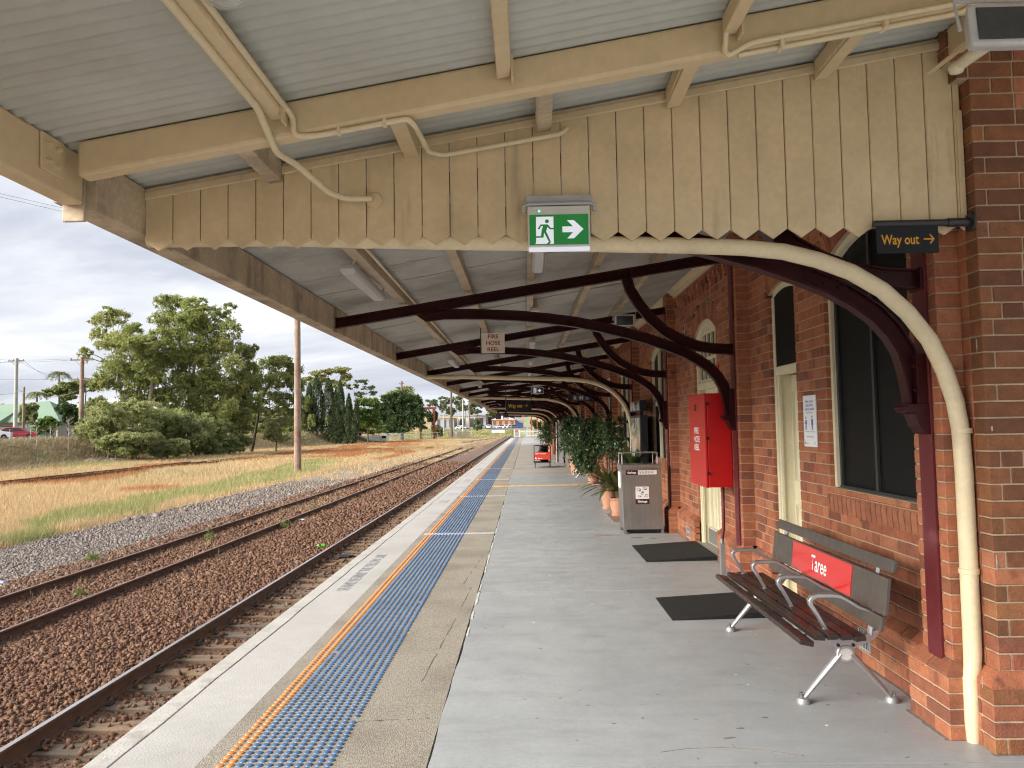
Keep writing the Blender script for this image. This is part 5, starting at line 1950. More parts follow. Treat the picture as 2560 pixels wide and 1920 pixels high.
flood(1.945, 3.0, 3.245, math.radians(-6), 'grey flood lamp with dark glass in the top corner by the brick pier')
flood(1.45, 11.0, 3.18, math.radians(12), 'small grey flood lamp hanging near the brick wall between trusses', .95)
flood(1.40, 22.6, 3.05, math.radians(12), 'distant grey flood lamp hanging among the maroon trusses', 1.0)
# cable box under the stub by the pier
cb = thing('cable_fitting', 'lumpy cream painted cable fitting under the canopy by the brick pier', 'cable fitting', (2.22, 3.75, 3.45))
M().tube([(2.30, 3.42, 3.50), (2.255, 3.70, 3.485), (2.23, 3.86, 3.472)], [.03, .034, .028], 10).build('sleeve', 'cream_trim', cb, smooth=60)
M().lathe([(0, -.035), (.032, -.025), (.040, 0), (.030, .025), (0, .035)], 10, (2.225, 3.86, 3.468)).build('end_boss', 'cream_trim', cb, smooth=60)
for x in (2.19, 2.205):
    M().tube([(x, 4.06, zs_(2.19) - .20), (x + .12, 3.50, zs_(2.3) - .165)], .0075, 6).build('cable', 'cream_pipe', cb, smooth=60)

# ------------------------------------------------------------------ bench
def slat_box(m, c, w, t, y0, y1, tilt):
    """slat of width w, thickness t, centre c (x,z), tilted about y"""
    R = Matrix.Rotation(-tilt, 3, 'Y')
    m.obox((c[0], (y0 + y1) / 2, c[1]), (w, y1 - y0, t), R)
    return m


def bench(loc, label, sign=True):
    B = thing('bench', label, 'bench', loc)
    bx, by = 1.80, 5.47
    O_ = Vector((bx, by, 0))

    def bld(m, name, mt, parent=B, **kw):
        m.v = [(v[0] - bx, v[1] - by, v[2]) for v in m.v]
        return m.build(name, mt, parent, local=True, **kw)
    y0, y1 = 4.50, 6.44
    for c, w, tl in (((1.586, .418), .082, .20), ((1.672, .438), .064, .06), ((1.748, .441), .062, -.02), ((1.826, .438), .062, -.08), ((1.906, .430), .062, -.14)):
        bld(slat_box(M(), c, w, .031, y0 + (.03 if c[0] > 1.6 else 0), y1 + .02, -tl), 'seat_slat', 'slat', bevel=.005)
    bld(slat_box(M(), (2.010, .522), .085, .024, y0 - .02, y1 + .02, math.radians(79)), 'back_slat', 'slat_top', bevel=.005)
    bld(slat_box(M(), (2.043, .676), .214, .026, y0 - .03, y1 + .02, math.radians(83)), 'back_panel', 'slat_top', bevel=.005)
    bld(slat_box(M(), (2.096, .842), .074, .026, y0 - .02, y1 + .06, math.radians(70)), 'top_slat', 'slat_top', bevel=.005)
    if sign:
        R = Matrix.Rotation(-math.radians(83), 3, 'Y')
        nrm = Vector((-math.cos(math.radians(7)), 0, math.sin(math.radians(7))))
        c = Vector((2.043, 5.46, .677)) + nrm * .0155
        s = M()
        s.obox(c, (.196, 1.06, .004), R)
        o = bld(s, 'name_plate', 'red_sign')
        upv = Vector((math.sin(math.radians(7)), 0, math.cos(math.radians(7))))
        pos = c + nrm * .0036 - upv * .048 - O_
        text('lettering', 'Taree', .150, 'white_print', o, pos, (0, -1, 0), upv, 'CENTER', .0015, sx=.80, world=False)
    for yf in (4.73, 6.36):
        # cast frame: front and rear legs, hub and the curved seat bracket
        f = M()
        P3 = lambda pts, r: f.tube([(p[0], yf, p[1]) for p in pts], r, 8)
        P3([(1.640, .035), (1.70, .105), (1.80, .218), (1.862, .290)], [.014, .017, .021, .026])
        P3([(2.150, .035), (2.09, .105), (1.99, .215), (1.918, .290)], [.014, .017, .021, .026])
        f.lathe([(0, .021), (.050, .021), (.056, .014), (.056, -.014), (.050, -.021), (0, -.021)], 20, (1.890, yf, .292), Matrix.Rotation(PI / 2, 3, 'X'))
        f.prism([(1.60, .392), (1.70, .412), (1.80, .418), (1.92, .405), (2.00, .398), (2.075, .43), (2.10, .50), (2.118, .52), (2.10, .43), (2.06, .375), (1.985, .345), (1.94, .325), (1.84, .325), (1.80, .345), (1.72, .375), (1.62, .378)], 'y', yf - .016, yf + .016)
        f.prism([(1.835, .33), (1.945, .33), (1.93, .25), (1.85, .25)], 'y', yf - .013, yf + .013)
        f.tube([(2.045, yf, .40), (2.062, yf, .50), (2.085, yf, .66), (2.115, yf, .80), (2.135, yf, .86)], [.020, .019, .016, .014, .010], 8)
        fo = bld(f, 'leg_frame', 'steel', smooth=35)
        bld(M().lathe([(0, .0235), (.036, .0235), (.036, .020)], 20, (1.890, yf, .292), Matrix.Rotation(PI / 2, 3, 'X')), 'hub_disc', 'exit_case', fo)
        for dx in (-.045, .045):
            bld(M().lathe([(0, .026), (.010, .024), (.011, .016)], 6, (1.890 + dx, yf, .345), Matrix.Rotation(PI / 2, 3, 'X')), 'bolt', 'black_plastic', fo)
        for x in (1.632, 2.158):
            ft = bld(M().lathe([(.042, 0.004), (.042, .016), (.034, .034), (.018, .040), (.0, .041)], 18, (x, yf, 0)), 'foot', 'steel_dull', fo, smooth=40)
            bld(M().lathe([(.014, .038), (.014, .052), (.010, .056), (.010, .066), (0, .069)], 8, (x + (-.012 if x < 1.9 else .012), yf, 0)), 'anchor_bolt', 'bolt', ft)
    for ya in (4.665, 5.24, 5.81, 6.375):
        a = M()
        pts = [(1.755, .455), (1.735, .49), (1.705, .545), (1.672, .598), (1.668, .622), (1.684, .642), (1.712, .650), (1.80, .650), (1.845, .644), (1.885, .622), (1.95, .580), (2.02, .555)]
        b_ = len(a.v)
        a.strip(pts, [.018, .019, .021, .024, .026, .026, .024, .023, .022, .020, .018, .016], .040, ya)
        bld(a, 'armrest', 'steel', smooth=35, bevel=.004)
        bld(M().lathe([(0, .006), (.020, .005), (.022, 0)], 12, (1.755, ya, .452)), 'arm_plate', 'steel', smooth=40)
    return B


bench((1.80, 5.47, 0), 'dark slatted bench with grey metal armrests and a red Taree plate')
bench((1.80, 25.9, 0), 'distant dark slatted bench half hidden by potted figs', False)

# ------------------------------------------------------------------ hose reel cabinet on the second pilaster
HB = thing('hose_cabinet', 'tall red fire hose reel cabinet mounted on the second brick pilaster', 'cabinet', (2.11, 8.85, .98))
M().box(1.985, 2.248, 8.455, 9.235, .985, 2.012).build('body', 'red_box', HB, bevel=.008)
dr = M().box(1.955, 1.983, 8.452, 9.238, .982, 2.015).build('door', 'red_box', HB, bevel=.006)
for s, z in (('FIRE', 1.57), ('HOSE', 1.474), ('REEL', 1.382)):
    text('lettering', s, .098, 'white_print', dr, (1.9545, 8.86, z), (0, -1, 0), (0, 0, 1), 'CENTER', .002, sx=1.25)
M().lathe([(0, .010), (.034, .010), (.040, .004), (.040, 0)], 18, (1.955, 8.885, 1.865), Matrix.Rotation(-PI / 2, 3, 'Y')).build('lock', 'black_plastic', dr, smooth=40)
M().lathe([(0, .016), (.010, .014), (.010, .008)], 10, (1.955, 8.885, 1.865), Matrix.Rotation(-PI / 2, 3, 'Y')).build('key_barrel', 'bolt', dr)
for z in (1.12, 1.505, 1.88):
    M().box(1.968, 2.000, 8.440, 8.456, z, z + .032).build('hinge', 'black_plastic', HB, bevel=.003)
M().box(1.945, 1.956, 9.18, 9.20, 1.47, 1.50).build('latch', 'bolt', dr)
M().tube([(2.165, 8.58, .985), (2.163, 8.58, .62), (2.155, 8.57, .52), (2.135, 8.55, .44), (2.128, 8.55, .30)], .0165, 10).build('supply_pipe', 'maroon_post', HB, smooth=50)
M().box(2.100, 2.155, 8.52, 8.575, .005, .37).build('pipe_guard', 'steel_dull', HB, bevel=.004)
M().lathe([(.020, 0), (.020, .05), (.014, .055)], 10, (2.128, 8.55, .37)).build('coupling', 'steel_dull', HB, smooth=40)

# ------------------------------------------------------------------ rubber ramps at the doors
def ramp(x0, x1, xw, y0, y1, h, label, skew=0.0):
    T = M()
    poly_lo = [(x0, y0), (x1, y0 + skew), (x1, y1), (x0, y1 - .0)]
    vs = [(p[0], p[1], .0045) for p in poly_lo] + [(x0, y0, .012), (x1, y0 + skew, h), (x1, y1, h), (x0, y1, .012)]
    T.add(vs, [(0, 3, 2, 1), (4, 5, 6, 7), (0, 1, 5, 4), (1, 2, 6, 5), (2, 3, 7, 6), (3, 0, 4, 7)])
    o = T.build('rubber_ramp', 'rubber', loc=((x0 + x1) / 2, (y0 + y1) / 2, 0), bevel=.003)
    tag(o, label, 'ramp', 'black rubber door ramps')


ramp(1.225, 2.20, 2.3, 6.70, 7.56, .065, 'black rubber ramp at the cream door behind the bench', .06)
ramp(1.445, 2.33, 2.4, 9.53, 10.83, .060, 'black rubber ramp beyond, in front of the second door below the red cabinet', .05)

# ------------------------------------------------------------------ stainless bin
GB = thing('litter_bin', 'stainless steel litter bin with Garbage labels beside the brick pilaster', 'bin', (1.80, 12.22, 0))
x0, x1, y0, y1 = 1.478, 2.108, 11.99, 12.47
bd = M()
c = .035
n_ = 10
bd.add([(x0 + .012, y0, .07), (x1 - .006, y0, .07), (x1 - .006, y1, .07), (x0 + .012, y1, .07), (x0 - .012, y0, 1.0), (x1 - .03, y0, 1.0), (x1 - .03, y1, 1.0), (x0 - .012, y1, 1.0)],
       [(0, 3, 2, 1), (4, 5, 6, 7), (0, 1, 5, 4), (1, 2, 6, 5), (2, 3, 7, 6), (3, 0, 4, 7)])
bd.build('body', 'steel_brushed', GB, bevel=.004)
M().box(x0 - .018, x1 - .024, y0 - .008, y1 + .008, 1.002, 1.070).build('lid_rim', 'steel_brushed', GB, bevel=.004)
for xx in (x0 + .012, x1 - .045):
    for yy in (y0 + .001, y1 - .04):
        M().box(xx, xx + .038, yy, yy + .038, .0045, .068).build('leg', 'steel_brushed', GB)
M().box(x0 + .05, x1 - .05, y0 + .06, y1 - .05, .02, .069).build('liner', 'black_plastic', GB)
for xx in (x0 + .012, x1 - .075):
    M().tube([(xx, y0 + .03, 1.07), (xx, y0 + .03, 1.235), (xx, y1 - .03, 1.235), (xx, y1 - .03, 1.07)], .009, 8).build('hoop', 'steel', GB, smooth=50)
cv = M().box(x0 + .0, x1 - .06, y0 + .02, y1 - .02, 1.243, 1.252).build('cover', 'steel', GB)


def bin_label(xa, xb, za, zb, split, horiz):
    yb = y0 - .0015
    lb = M().box(xa, xb, yb - .001, yb, za, zb).build('label_sticker', 'label_red', GB)
    e_ = .007
    if horiz:
        M().box(xa + e_, split - .002, yb - .002, yb - .001, za + e_, zb - e_).build('label_field', 'black_print', lb)
        M().box(split + .003, xb - e_, yb - .002, yb - .001, za + e_, zb - e_).build('label_field', 'white_print', lb)
        text('lettering', 'Garbage', .042, 'white_print', lb, ((xa + split) / 2, yb - .0025, za + .026), (1, 0, 0), (0, 0, 1), 'CENTER', .0012, sx=.92)
        pos = [(split + .03 + .047 * q, (za + zb) / 2) for q in range(5)]
        s = .018
    else:
        M().box(xa + e_, xb - e_, yb - .002, yb - .001, split + .003, zb - e_).build('label_field', 'white_print', lb)
        M().box(xa + e_, xb - e_, yb - .002, yb - .001, za + e_, split - .002).build('label_field', 'black_print', lb)
        text('lettering', 'Garbage', .046, 'white_print', lb, ((xa + xb) / 2, yb - .0025, za + .030), (1, 0, 0), (0, 0, 1), 'CENTER', .0012, sx=.92)
        w, h = xb - xa, zb - split
        pos = [(xa + .27 * w, split + .72 * h), (xa + .70 * w, split + .80 * h), (xa + .50 * w, split + .47 * h), (xa + .76 * w, split + .27 * h), (xa + .30 * w, split + .20 * h)]
        s = .026
    shapes = [[(-1, .2), (-.2, 1), (1, .4), (.6, -1), (-.5, -.8)], [(-1, .8), (1, .5), (.7, -.6), (-.4, -.8)], [(-.8, -.9), (-.6, .4), (.3, 1), (1, .6), (.2, -.2), (.5, -.9)],
              [(-.9, -.5), (-.3, .6), (.2, 1), (.3, .4), (.9, .5), (1, -.2), (-.1, -1)], [(-1, .1), (-.4, .6), (.6, .5), (1, -.1), (.4, -.4), (0, -.2), (-.5, -.5)]]
    for (px, pz), shp in zip(pos, shapes):
        P = [(px + a * s, yb - .0032, pz + b * s) for a, b in shp]
        t = M()
        t.tube(P + [P[0]], .0022 if not horiz else .0017, 4)
        q = [P[2], P[3], ((P[0][0] + P[2][0]) / 2, P[0][1], (P[0][2] + P[3][2]) / 2)]
        t.add(q, [(0, 1, 2)])
        t.build('rubbish_symbol', 'black_print', lb)


bin_label(x0 + .055, x0 + .545, .905, .985, x0 + .245, True)
bin_label(x0 + .195, x0 + .415, .455, .735, .535, False)
M().box(x0 - .016, x0 - .011, y0 + .10, y1 - .10, .70, .95).build('side_label', 'white_print', GB)
# steel plate of a drain in the floor beyond
dc = M().box(1.50, 1.72, 13.45, 14.75, .0042, .009).build('drain_cover', 'rust_stain', loc=(1.61, 14.1, 0))
tag(dc, 'flat rusty drain cover set in the floor beyond the bin', 'drain cover')

# ------------------------------------------------------------------ potted plants
def leaves(n, cen, nrm_bias, L_, W_, droop=0.3, jitter=1.0):
    """n leaf quads: centres (n,3); returns V, F (diamond leaves of two bent halves)"""
    d = RNG.normal(size=(n, 3))
    d[:, 2] -= droop
    d /= np.linalg.norm(d, axis=1)[:, None]
    t = RNG.normal(size=(n, 3))
    s = np.cross(d, t)
    s /= np.linalg.norm(s, axis=1)[:, None]
    u = np.cross(d, s)
    ln = L_ * (0.7 + 0.6 * RNG.random(n))[:, None]
    w = W_ * (0.7 + 0.6 * RNG.random(n))[:, None]
    V = np.empty((n, 4, 3))
    V[:, 0] = cen - d * ln / 2
    V[:, 1] = cen + s * w / 2 + u * w * .15
    V[:, 2] = cen + d * ln / 2
    V[:, 3] = cen - s * w / 2 + u * w * .15
    F = np.arange(n * 4).reshape(n, 4)
    return V.reshape(-1, 3), F


def crown_np(name, C, m, parent, L_, W_, droop=.3, rn=None, kind=None):
    V, F = leaves(len(C), C, None, L_, W_, droop)
    r = np.repeat(RNG.random(len(C)) if rn is None else rn, 4)
    return np_mesh(name, V, F, m, parent, rnd=r, kind=kind)


def blob(n, c, r, shell=.55):
    """points in an ellipsoid, denser towards its surface"""
    d = RNG.normal(size=(n, 3))
    d /= np.linalg.norm(d, axis=1)[:, None]
    k = shell + (1 - shell) * RNG.random(n) ** .6
    k *= .85 + .3 * RNG.random(n)
    return np.asarray(c) + d * k[:, None] * np.asarray(r)


def pot(T, x, y, r, h):
    M().lathe([(r * .62, .004), (r * .72, .03), (r * .70, .035), (r * .95, h * .45), (r * 1.0, h * .72), (r * .93, h * .88), (r * 1.02, h * .90), (r * 1.04, h * .97), (r * .98, h), (r * .88, h), (r * .86, h * .9), (0, h * .9)], 24, (x, y, 0)).build('pot', 'terracotta', T, smooth=40)
    M().lathe([(r * .78, .002), (r * .86, .02), (r * .86, .045), (r * .76, .045), (r * .74, .02)], 20, (x, y, 0.003)).build('saucer', 'terracotta', T, smooth=40)
    M().lathe([(r * .85, h * .905), (0, h * .93)], 14, (x, y, 0)).build('soil', 'soil', T)


def fig_plant(x, y, r, h, label, clumps, n, lean=(0, 0), grp='potted fig trees along the wall'):
    T = thing('potted_fig', label, 'potted plant', (x, y, 0), group=grp)
    pot(T, x, y, r, h)
    for q in range(4):
        a = q * 1.7
        M().tube([(x + .03 * math.cos(a), y + .03 * math.sin(a), h * .9), (x + .05 * math.cos(a + .6), y + .05 * math.sin(a + .6), h + .35), (x + lean[0] * .5 + .12 * math.cos(a), y + .12 * math.sin(a), h + .9)], [.022, .018, .012], 6).build('stem', 'plant_stem', T, smooth=60)
    C = []
    for c, rr, w in clumps:
        nb = max(3, int(n * w / 16))
        bc = blob(nb, c, np.array(rr) * 1.12, .25)
        k = RNG.integers(0, nb, int(n * w))
        dr_ = RNG.normal(size=(nb, 3)) * np.array([.10, .10, .03])
        t = RNG.random(len(k))
        P = bc[k] + dr_[k] * t[:, None] * 1.6 + RNG.normal(size=(len(k), 3)) * .022
        P[:, 2] -= .20 * t * t
        C.append(P)
    crown_np('foliage', np.concatenate(C), 'ficus_leaf', T, .085, .036, 1.3)
    return T


fig_plant(1.78, 27.8, .225, .56, 'potted fig tree in a terracotta pot, behind the distant bench',
          [((1.62, 27.6, 1.62), (.36, .36, .42), .4), ((1.42, 27.5, 1.40), (.2, .3, .55), .2), ((1.85, 27.6, 1.80), (.3, .3, .25), .2), ((1.55, 27.5, 1.02), (.16, .2, .25), .1), ((1.75, 27.6, 1.15), (.2, .2, .25), .1)], 5000)
fig_plant(1.95, 22.6, .20, .52, 'large dark potted fig tree reaching out before the brick wall',
          [((1.72, 22.2, 1.30), (.36, .42, .62), .36), ((1.98, 22.0, 1.62), (.26, .36, .36), .2), ((1.60, 22.3, 1.75), (.2, .3, .22), .1), ((1.50, 22.3, .85), (.2, .32, .36), .14), ((1.80, 22.2, .58), (.2, .3, .2), .08), ((2.05, 22.0, 1.15), (.2, .3, .35), .12)], 8500)
fig_plant(2.05, 18.9, .20, .50, 'potted fig with sparse leaves nearest to the display case',
          [((2.00, 18.8, 1.65), (.28, .40, .35), .45), ((2.08, 18.6, 1.25), (.2, .3, .35), .35), ((2.15, 17.9, 1.32), (.14, .16, .14), .12), ((2.2, 17.7, 1.0), (.14, .16, .1), .08)], 2300)
fig_plant(1.55, 46.0, .25, .55, 'green potted fig far along the platform beside the grey cabinet',
          [((1.40, 46, 1.45), (.55, .5, .75), .6), ((1.15, 46, 1.2), (.35, .4, .5), .4)], 3000)
fig_plant(1.35, 52.0, .25, .55, 'yellowish potted plant farthest along the platform', [((1.30, 52, 1.3), (.45, .5, .7), 1)], 1500)


def cycad(x, y, r, h, label, n=34, ln=.62, up_=.55, stem=0.0):
    T = thing('potted_cycad', label, 'potted plant', (x, y, 0), group='potted cycads by the bin')
    pot(T, x, y, r, h)
    if stem:
        M().tube([(x, y, h * .9), (x, y, h + stem)], [.05, .04], 8).build('stem', 'plant_stem', T, smooth=50)
    h += stem
    Vs, Fs, rs = [], [], []
    b = 0
    for q in range(n):
        a = q * 2.399 + random.uniform(-.2, .2)
        el = up_ * random.uniform(.1, 1.6)
        l_ = ln * random.uniform(.75, 1.15)
        base = Vector((x, y, h))
        w0 = .045
        pts = []
        for t in np.linspace(0, 1, 6):
            hr = l_ * t * math.cos(el) * (1 + .1 * t)
            z = h + .02 + l_ * t * math.sin(el) - .42 * l_ * t * t * (1.1 - el * .5)
            pts.append(Vector((x + hr * math.cos(a), y + hr * math.sin(a), z)))
        sd = Vector((-math.sin(a), math.cos(a), 0))
        rr = random.random()
        for i_, p in enumerate(pts):
            wd = w0 * math.sin(PI * (.12 + .88 * i_ / 5)) + .004
            Vs += [p + sd * wd, p - sd * wd]
            rs += [rr, rr]
        for i_ in range(5):
            Fs.append((b + 2 * i_, b + 2 * i_ + 1, b + 2 * i_ + 3, b + 2 * i_ + 2))
        b += 12
    np_mesh('fronds', np.array([tuple(v) for v in Vs]), np.array(Fs), 'cycad_leaf', T, rnd=rs)
    return T


cycad(1.655, 15.62, .165, .44, 'potted broad-leaved plant in a terracotta pot just beyond the bin', 44, .75, .6)
cycad(1.98, 14.3, .20, .42, 'potted dark leafy plant half hidden behind the steel bin', 50, .80, .75, .38)
cycad(1.70, 14.4, .16, .34, 'low potted plant with yellowing leaves behind the bin', 40, .55, .6, .1)

# ------------------------------------------------------------------ display case on the wall side
DC = thing('display_case', 'dark framed illuminated poster display case standing against the brick wall', 'display case', (2.17, 14.85, 0))
M().box(2.105, 2.245, 14.18, 15.52, .02, 1.86).build('cabinet', 'cabinet_dark', DC, bevel=.008)
for y0_, y1_ in ((14.24, 14.84), (14.88, 15.48)):
    M().box(2.098, 2.104, y0_, y1_, .62, 1.81).build('glass_panel', 'display_glass', DC)
M().box(2.105, 2.235, 14.18, 15.52, 1.935, 2.14).build('header_box', 'cabinet_dark', DC, bevel=.006)
M().box(2.099, 2.104, 14.24, 15.46, 1.955, 2.12).build('header_panel', 'display_glass', DC)
for y in (14.4, 15.3):
    M().box(2.14, 2.20, y, y + .05, 1.861, 1.934).build('header_post', 'cabinet_dark', DC)

# ------------------------------------------------------------------ luggage trolley
TR = thing('luggage_trolley', 'red fronted luggage trolley with black bags on the platform', 'trolley', (.66, 31.7, 0))
x0, x1, y0, y1 = .33, 1.00, 31.45, 32.4
M().box(x0 - .02, x1 + .02, y0 - .02, y1, .20, .24).build('deck', 'dark_frame', TR)
M().tube([(x0, y0, .22), (x0, y0, .86), (x0 + .03, y0, .90), (x1 - .03, y0, .90), (x1, y0, .86), (x1, y0, .22)], .016, 8).build('push_bar', 'dark_frame', TR, smooth=50)
M().tube([(x0, y1, .22), (x0, y1, .86), (x0 + .03, y1, .90), (x1 - .03, y1, .90), (x1, y1, .86), (x1, y1, .22)], .016, 8).build('push_bar', 'dark_frame', TR, smooth=50)
pn = M().box(x0 + .015, x1 - .015, y0 - .02, y0 - .012, .335, .635).build('banner', 'red_cloth', TR)
text('lettering', 'NSW TrainLink', .075, 'white_print', pn, (x0 + .03, y0 - .0215, .555), (1, 0, 0), (0, 0, 1), 'LEFT', .001, sx=.95)
M().prism([(x0 + .03, .37), (x0 + .09, .37), (x0 + .10, .40), (x0 + .06, .43), (x0 + .03, .41)], 'y', y0 - .0215, y0 - .0205).build('emblem', 'white_print', pn)
M().prism([(x0 + .14, .37), (x0 + .17, .42), (x0 + .20, .39), (x0 + .34, .385), (x0 + .34, .37)], 'y', y0 - .0215, y0 - .0205).build('emblem', 'white_print', pn)
for x in (x0 + .03, x1 - .03):
    for y in (y0 + .05, y1 - .08):
        w = M().lathe([(.085, -.018), (.092, -.010), (.092, .010), (.085, .018)], 16, (x, y, .095), Matrix.Rotation(PI / 2, 3, 'Y')).build('wheel', 'wheel_blue', TR, smooth=40)
        M().box(x - .028, x + .028, y - .03, y + .03, .12, .20).build('fork', 'steel_dull', TR)


def lump(name, c, r, m, parent, n=10, seed=0, amp=.22):
    rr = random.Random(seed)
    mm = M()
    vs, fs = [], []
    for i_ in range(n + 1):
        th = PI * i_ / n
        for j in range(2 * n):
            ph = PI * j / n
            k = 1 + amp * (math.sin(3 * ph + seed) * math.sin(2 * th + seed * 2) * .6 + rr.uniform(-.5, .5) * .7)
            sg = lambda v, e: math.copysign(abs(v) ** e, v)
            vs.append((c[0] + r[0] * k * sg(math.sin(th), .7) * sg(math.cos(ph), .7), c[1] + r[1] * k * sg(math.sin(th), .7) * sg(math.sin(ph), .7), c[2] + r[2] * k * math.cos(th)))
    for i_ in range(n):
        for j in range(2 * n):
            a_ = i_ * 2 * n + j
            b_ = i_ * 2 * n + (j + 1) % (2 * n)
            fs.append((a_, b_, b_ + 2 * n, a_ + 2 * n))
    mm.add(vs, fs)
    return mm.build(name, m, parent, smooth=80)


for c, r, s, lb in (((.72, 31.8, .50), (.24, .24, .26), 1, 'black bag lying on the luggage trolley deck'), ((.73, 31.75, .80), (.20, .22, .13), 4, 'black rubbish bag heaped on top of the luggage trolley')):
    tag(lump('black_bag', c, r, 'bag_black', None, 10, s), lb, 'bag', 'black bags on the luggage trolley')

# grey cabinet with dark side (ticket machine) beside the figs
TM = thing('ticket_machine', 'tall grey cabinet with a pale edge standing beyond the potted figs', 'cabinet', (1.52, 36.0, 0))
M().box(1.45, 1.70, 35.0, 36.0, .01, 1.86).build('cabinet', 'cabinet_grey', TM, bevel=.01)
M().box(1.40, 1.449, 34.98, 36.02, .05, 1.88).build('front_panel', 'cabinet_dark', TM, bevel=.01)
M().box(1.375, 1.40, 34.98, 35.03, .05, 1.88).build('edge_trim', 'white_print', TM)
M().box(1.70, 1.95, 35.2, 36, .01, 1.80).build('rear_housing', 'cabinet_dark', TM)
sc = M().box(1.62, 1.95, 31.7, 32.2, .01, .95).build('wall_box', 'slab_far', loc=(1.78, 31.9, 0))
tag(sc, 'low grey box standing by the wall behind the terracotta pot', 'box')
mon = thing('hanging_screen', 'black information screen hanging under the canopy above the figs', 'screen', (1.75, 36.0, 2.3))
M().add([(1.42, 36, 1.98), (1.95, 36, 1.96), (2.02, 36, 2.16), (1.85, 36, 2.28), (1.46, 36, 2.10), (1.42, 36.3, 1.98), (1.95, 36.3, 1.96), (2.02, 36.3, 2.16), (1.85, 36.3, 2.28), (1.46, 36.3, 2.10)],
        [(0, 1, 2, 3, 4), (9, 8, 7, 6, 5), (0, 5, 6, 1), (1, 6, 7, 2), (2, 7, 8, 3), (3, 8, 9, 4), (4, 9, 5, 0)]).build('housing', 'black_plastic', mon)
M().tube([(1.75, 36.15, 2.2), (1.75, 36.15, 3.5)], .02, 6).build('rod', 'sign_arm', mon)
for x, w in ((-1.62, 'left'), (-1.18, 'right')):
    sp = thing('signal_box', '%s of two small black boxes hanging below the far end of the canopy' % w, 'loudspeaker', (x, 46, 2.2), group='black boxes under the far canopy')
    M().box(x - .16, x + .16, 46, 46.3, 2.15, 2.48).build('housing', 'black_plastic', sp, bevel=.01)
    M().box(x - .06, x + .06, 46.1, 46.2, 2.48, 3.0).build('bracket', 'black_plastic', sp)
    if w == 'right':
        M().box(x - .13, x + .13, 45.985, 45.999, 2.17, 2.25).build('label_strip', 'white_print', sp)

# ------------------------------------------------------------------ white picket fence and gate at the end of the platform
def picket(x0, x1, y, label, n, name='picket_fence', h=1.18):
    T = thing(name, label, 'fence', ((x0 + x1) / 2, y, 0))
    for k in range(n):
        x = x0 + (x1 - x0) * k / (n - 1)
        w = .05 if k not in (0, n - 1) else .09
        M().prism([(x - w / 2, .06), (x + w / 2, .06), (x + w / 2, h - .06), (x, h), (x - w / 2, h - .06)], 'y', y - .02, y + .02).build('picket', 'picket', T)
    for z in (.25, .92):
        M().box(x0, x1, y + .021, y + .06, z, z + .09).build('rail', 'picket', T)
    return T


picket(-.95, 2.2, 119.5, 'white picket fence closing off the far end of the platform', 22)
gt = picket(-1.75, -1.0, 118.8, 'narrow white picket gate beside the track at the platform end', 6, 'picket_gate', 1.3)
M().box(-1.62, -1.18, 118.74, 118.77, .95, 1.15).build('notice', 'label_red', gt)
M().box(-1.62, -1.18, 118.74, 118.77, .35, .93).build('notice', 'cabinet_grey', gt)
for q, y in enumerate((92, 93)):
    pass
st = thing('stacked_trolleys', 'stack of grey metal trolleys parked by the wall far along the platform', 'trolley', (1.15, 88, 0))
for z in (.15, .5, .9, 1.3):
    M().box(.95, 1.45, 88, 88.8, z, z + .08).build('shelf', 'steel', st)
for x in (.97, 1.43):
    M().box(x - .02, x + .02, 88, 88.04, .05, 1.5).build('upright', 'steel_dull', st)
# posts and flowers outside beyond the canopy
for x, m, w, lb in ((.30, 'pale_green_post', .32, 'pale green steel post beyond the platform end'), (1.0, 'gantry', .22, 'rust red steel post beyond the platform end'), (1.95, 'gantry', .22, 'reddish post beyond the platform end near the wall')):
    o = M().box(x - w / 2, x + w / 2, 128, 128 + w, -1.3, 5.2).build('steel_post', m, loc=(x, 128, -1.3))
    tag(o, lb, 'post')
fb = thing('flowering_shrub', 'red and yellow flowering shrub beyond the end of the canopy', 'shrub', (2.6, 84, 0))
C = np.concatenate([blob(700, (2.5, 84, 2.1), (.75, .8, .65)), blob(500, (2.9, 85, 2.7), (.7, .8, .5))])
crown_np('foliage', C, 'flower', fb, .22, .14)
M().tube([(2.6, 84.3, 0), (2.6, 84.3, 2.0)], .06, 6).build('stem', 'bark', fb)
wf = thing('white_shelter', 'white framed shelter beyond the end of the canopy', 'shelter', (2.5, 90, 0))
for x in (1.9, 2.5, 3.1):
    M().box(x - .05, x + .05, 90, 90.1, 0, 2.9).build('post', 'picket', wf)
M().box(1.8, 3.3, 89.9, 91.5, 2.9, 3.05).build('roof', 'picket', wf)

# ------------------------------------------------------------------ road, embankment grass, field grass
o = M()
ys_ = np.arange(55, 210, 5.0)
vs, fs = [], []
for k, y in enumerate(ys_):
    c = float(foot_x(y)) - 19.0
    for dx in (-4.2, 4.2):
        vs.append((c + dx, y, tz(c, y) + .10))
    for dx in (-4.2, 4.2):
        vs.append((c + dx, y, tz(c, y) - .5))
for k in range(len(ys_) - 1):
    a = 4 * k
    fs += [(a, a + 1, a + 5, a + 4), (a, a + 4, a + 6, a + 2), (a + 1, a + 3, a + 7, a + 5)]
tag(M().add(vs, fs).build('road', 'road'), kind='structure')


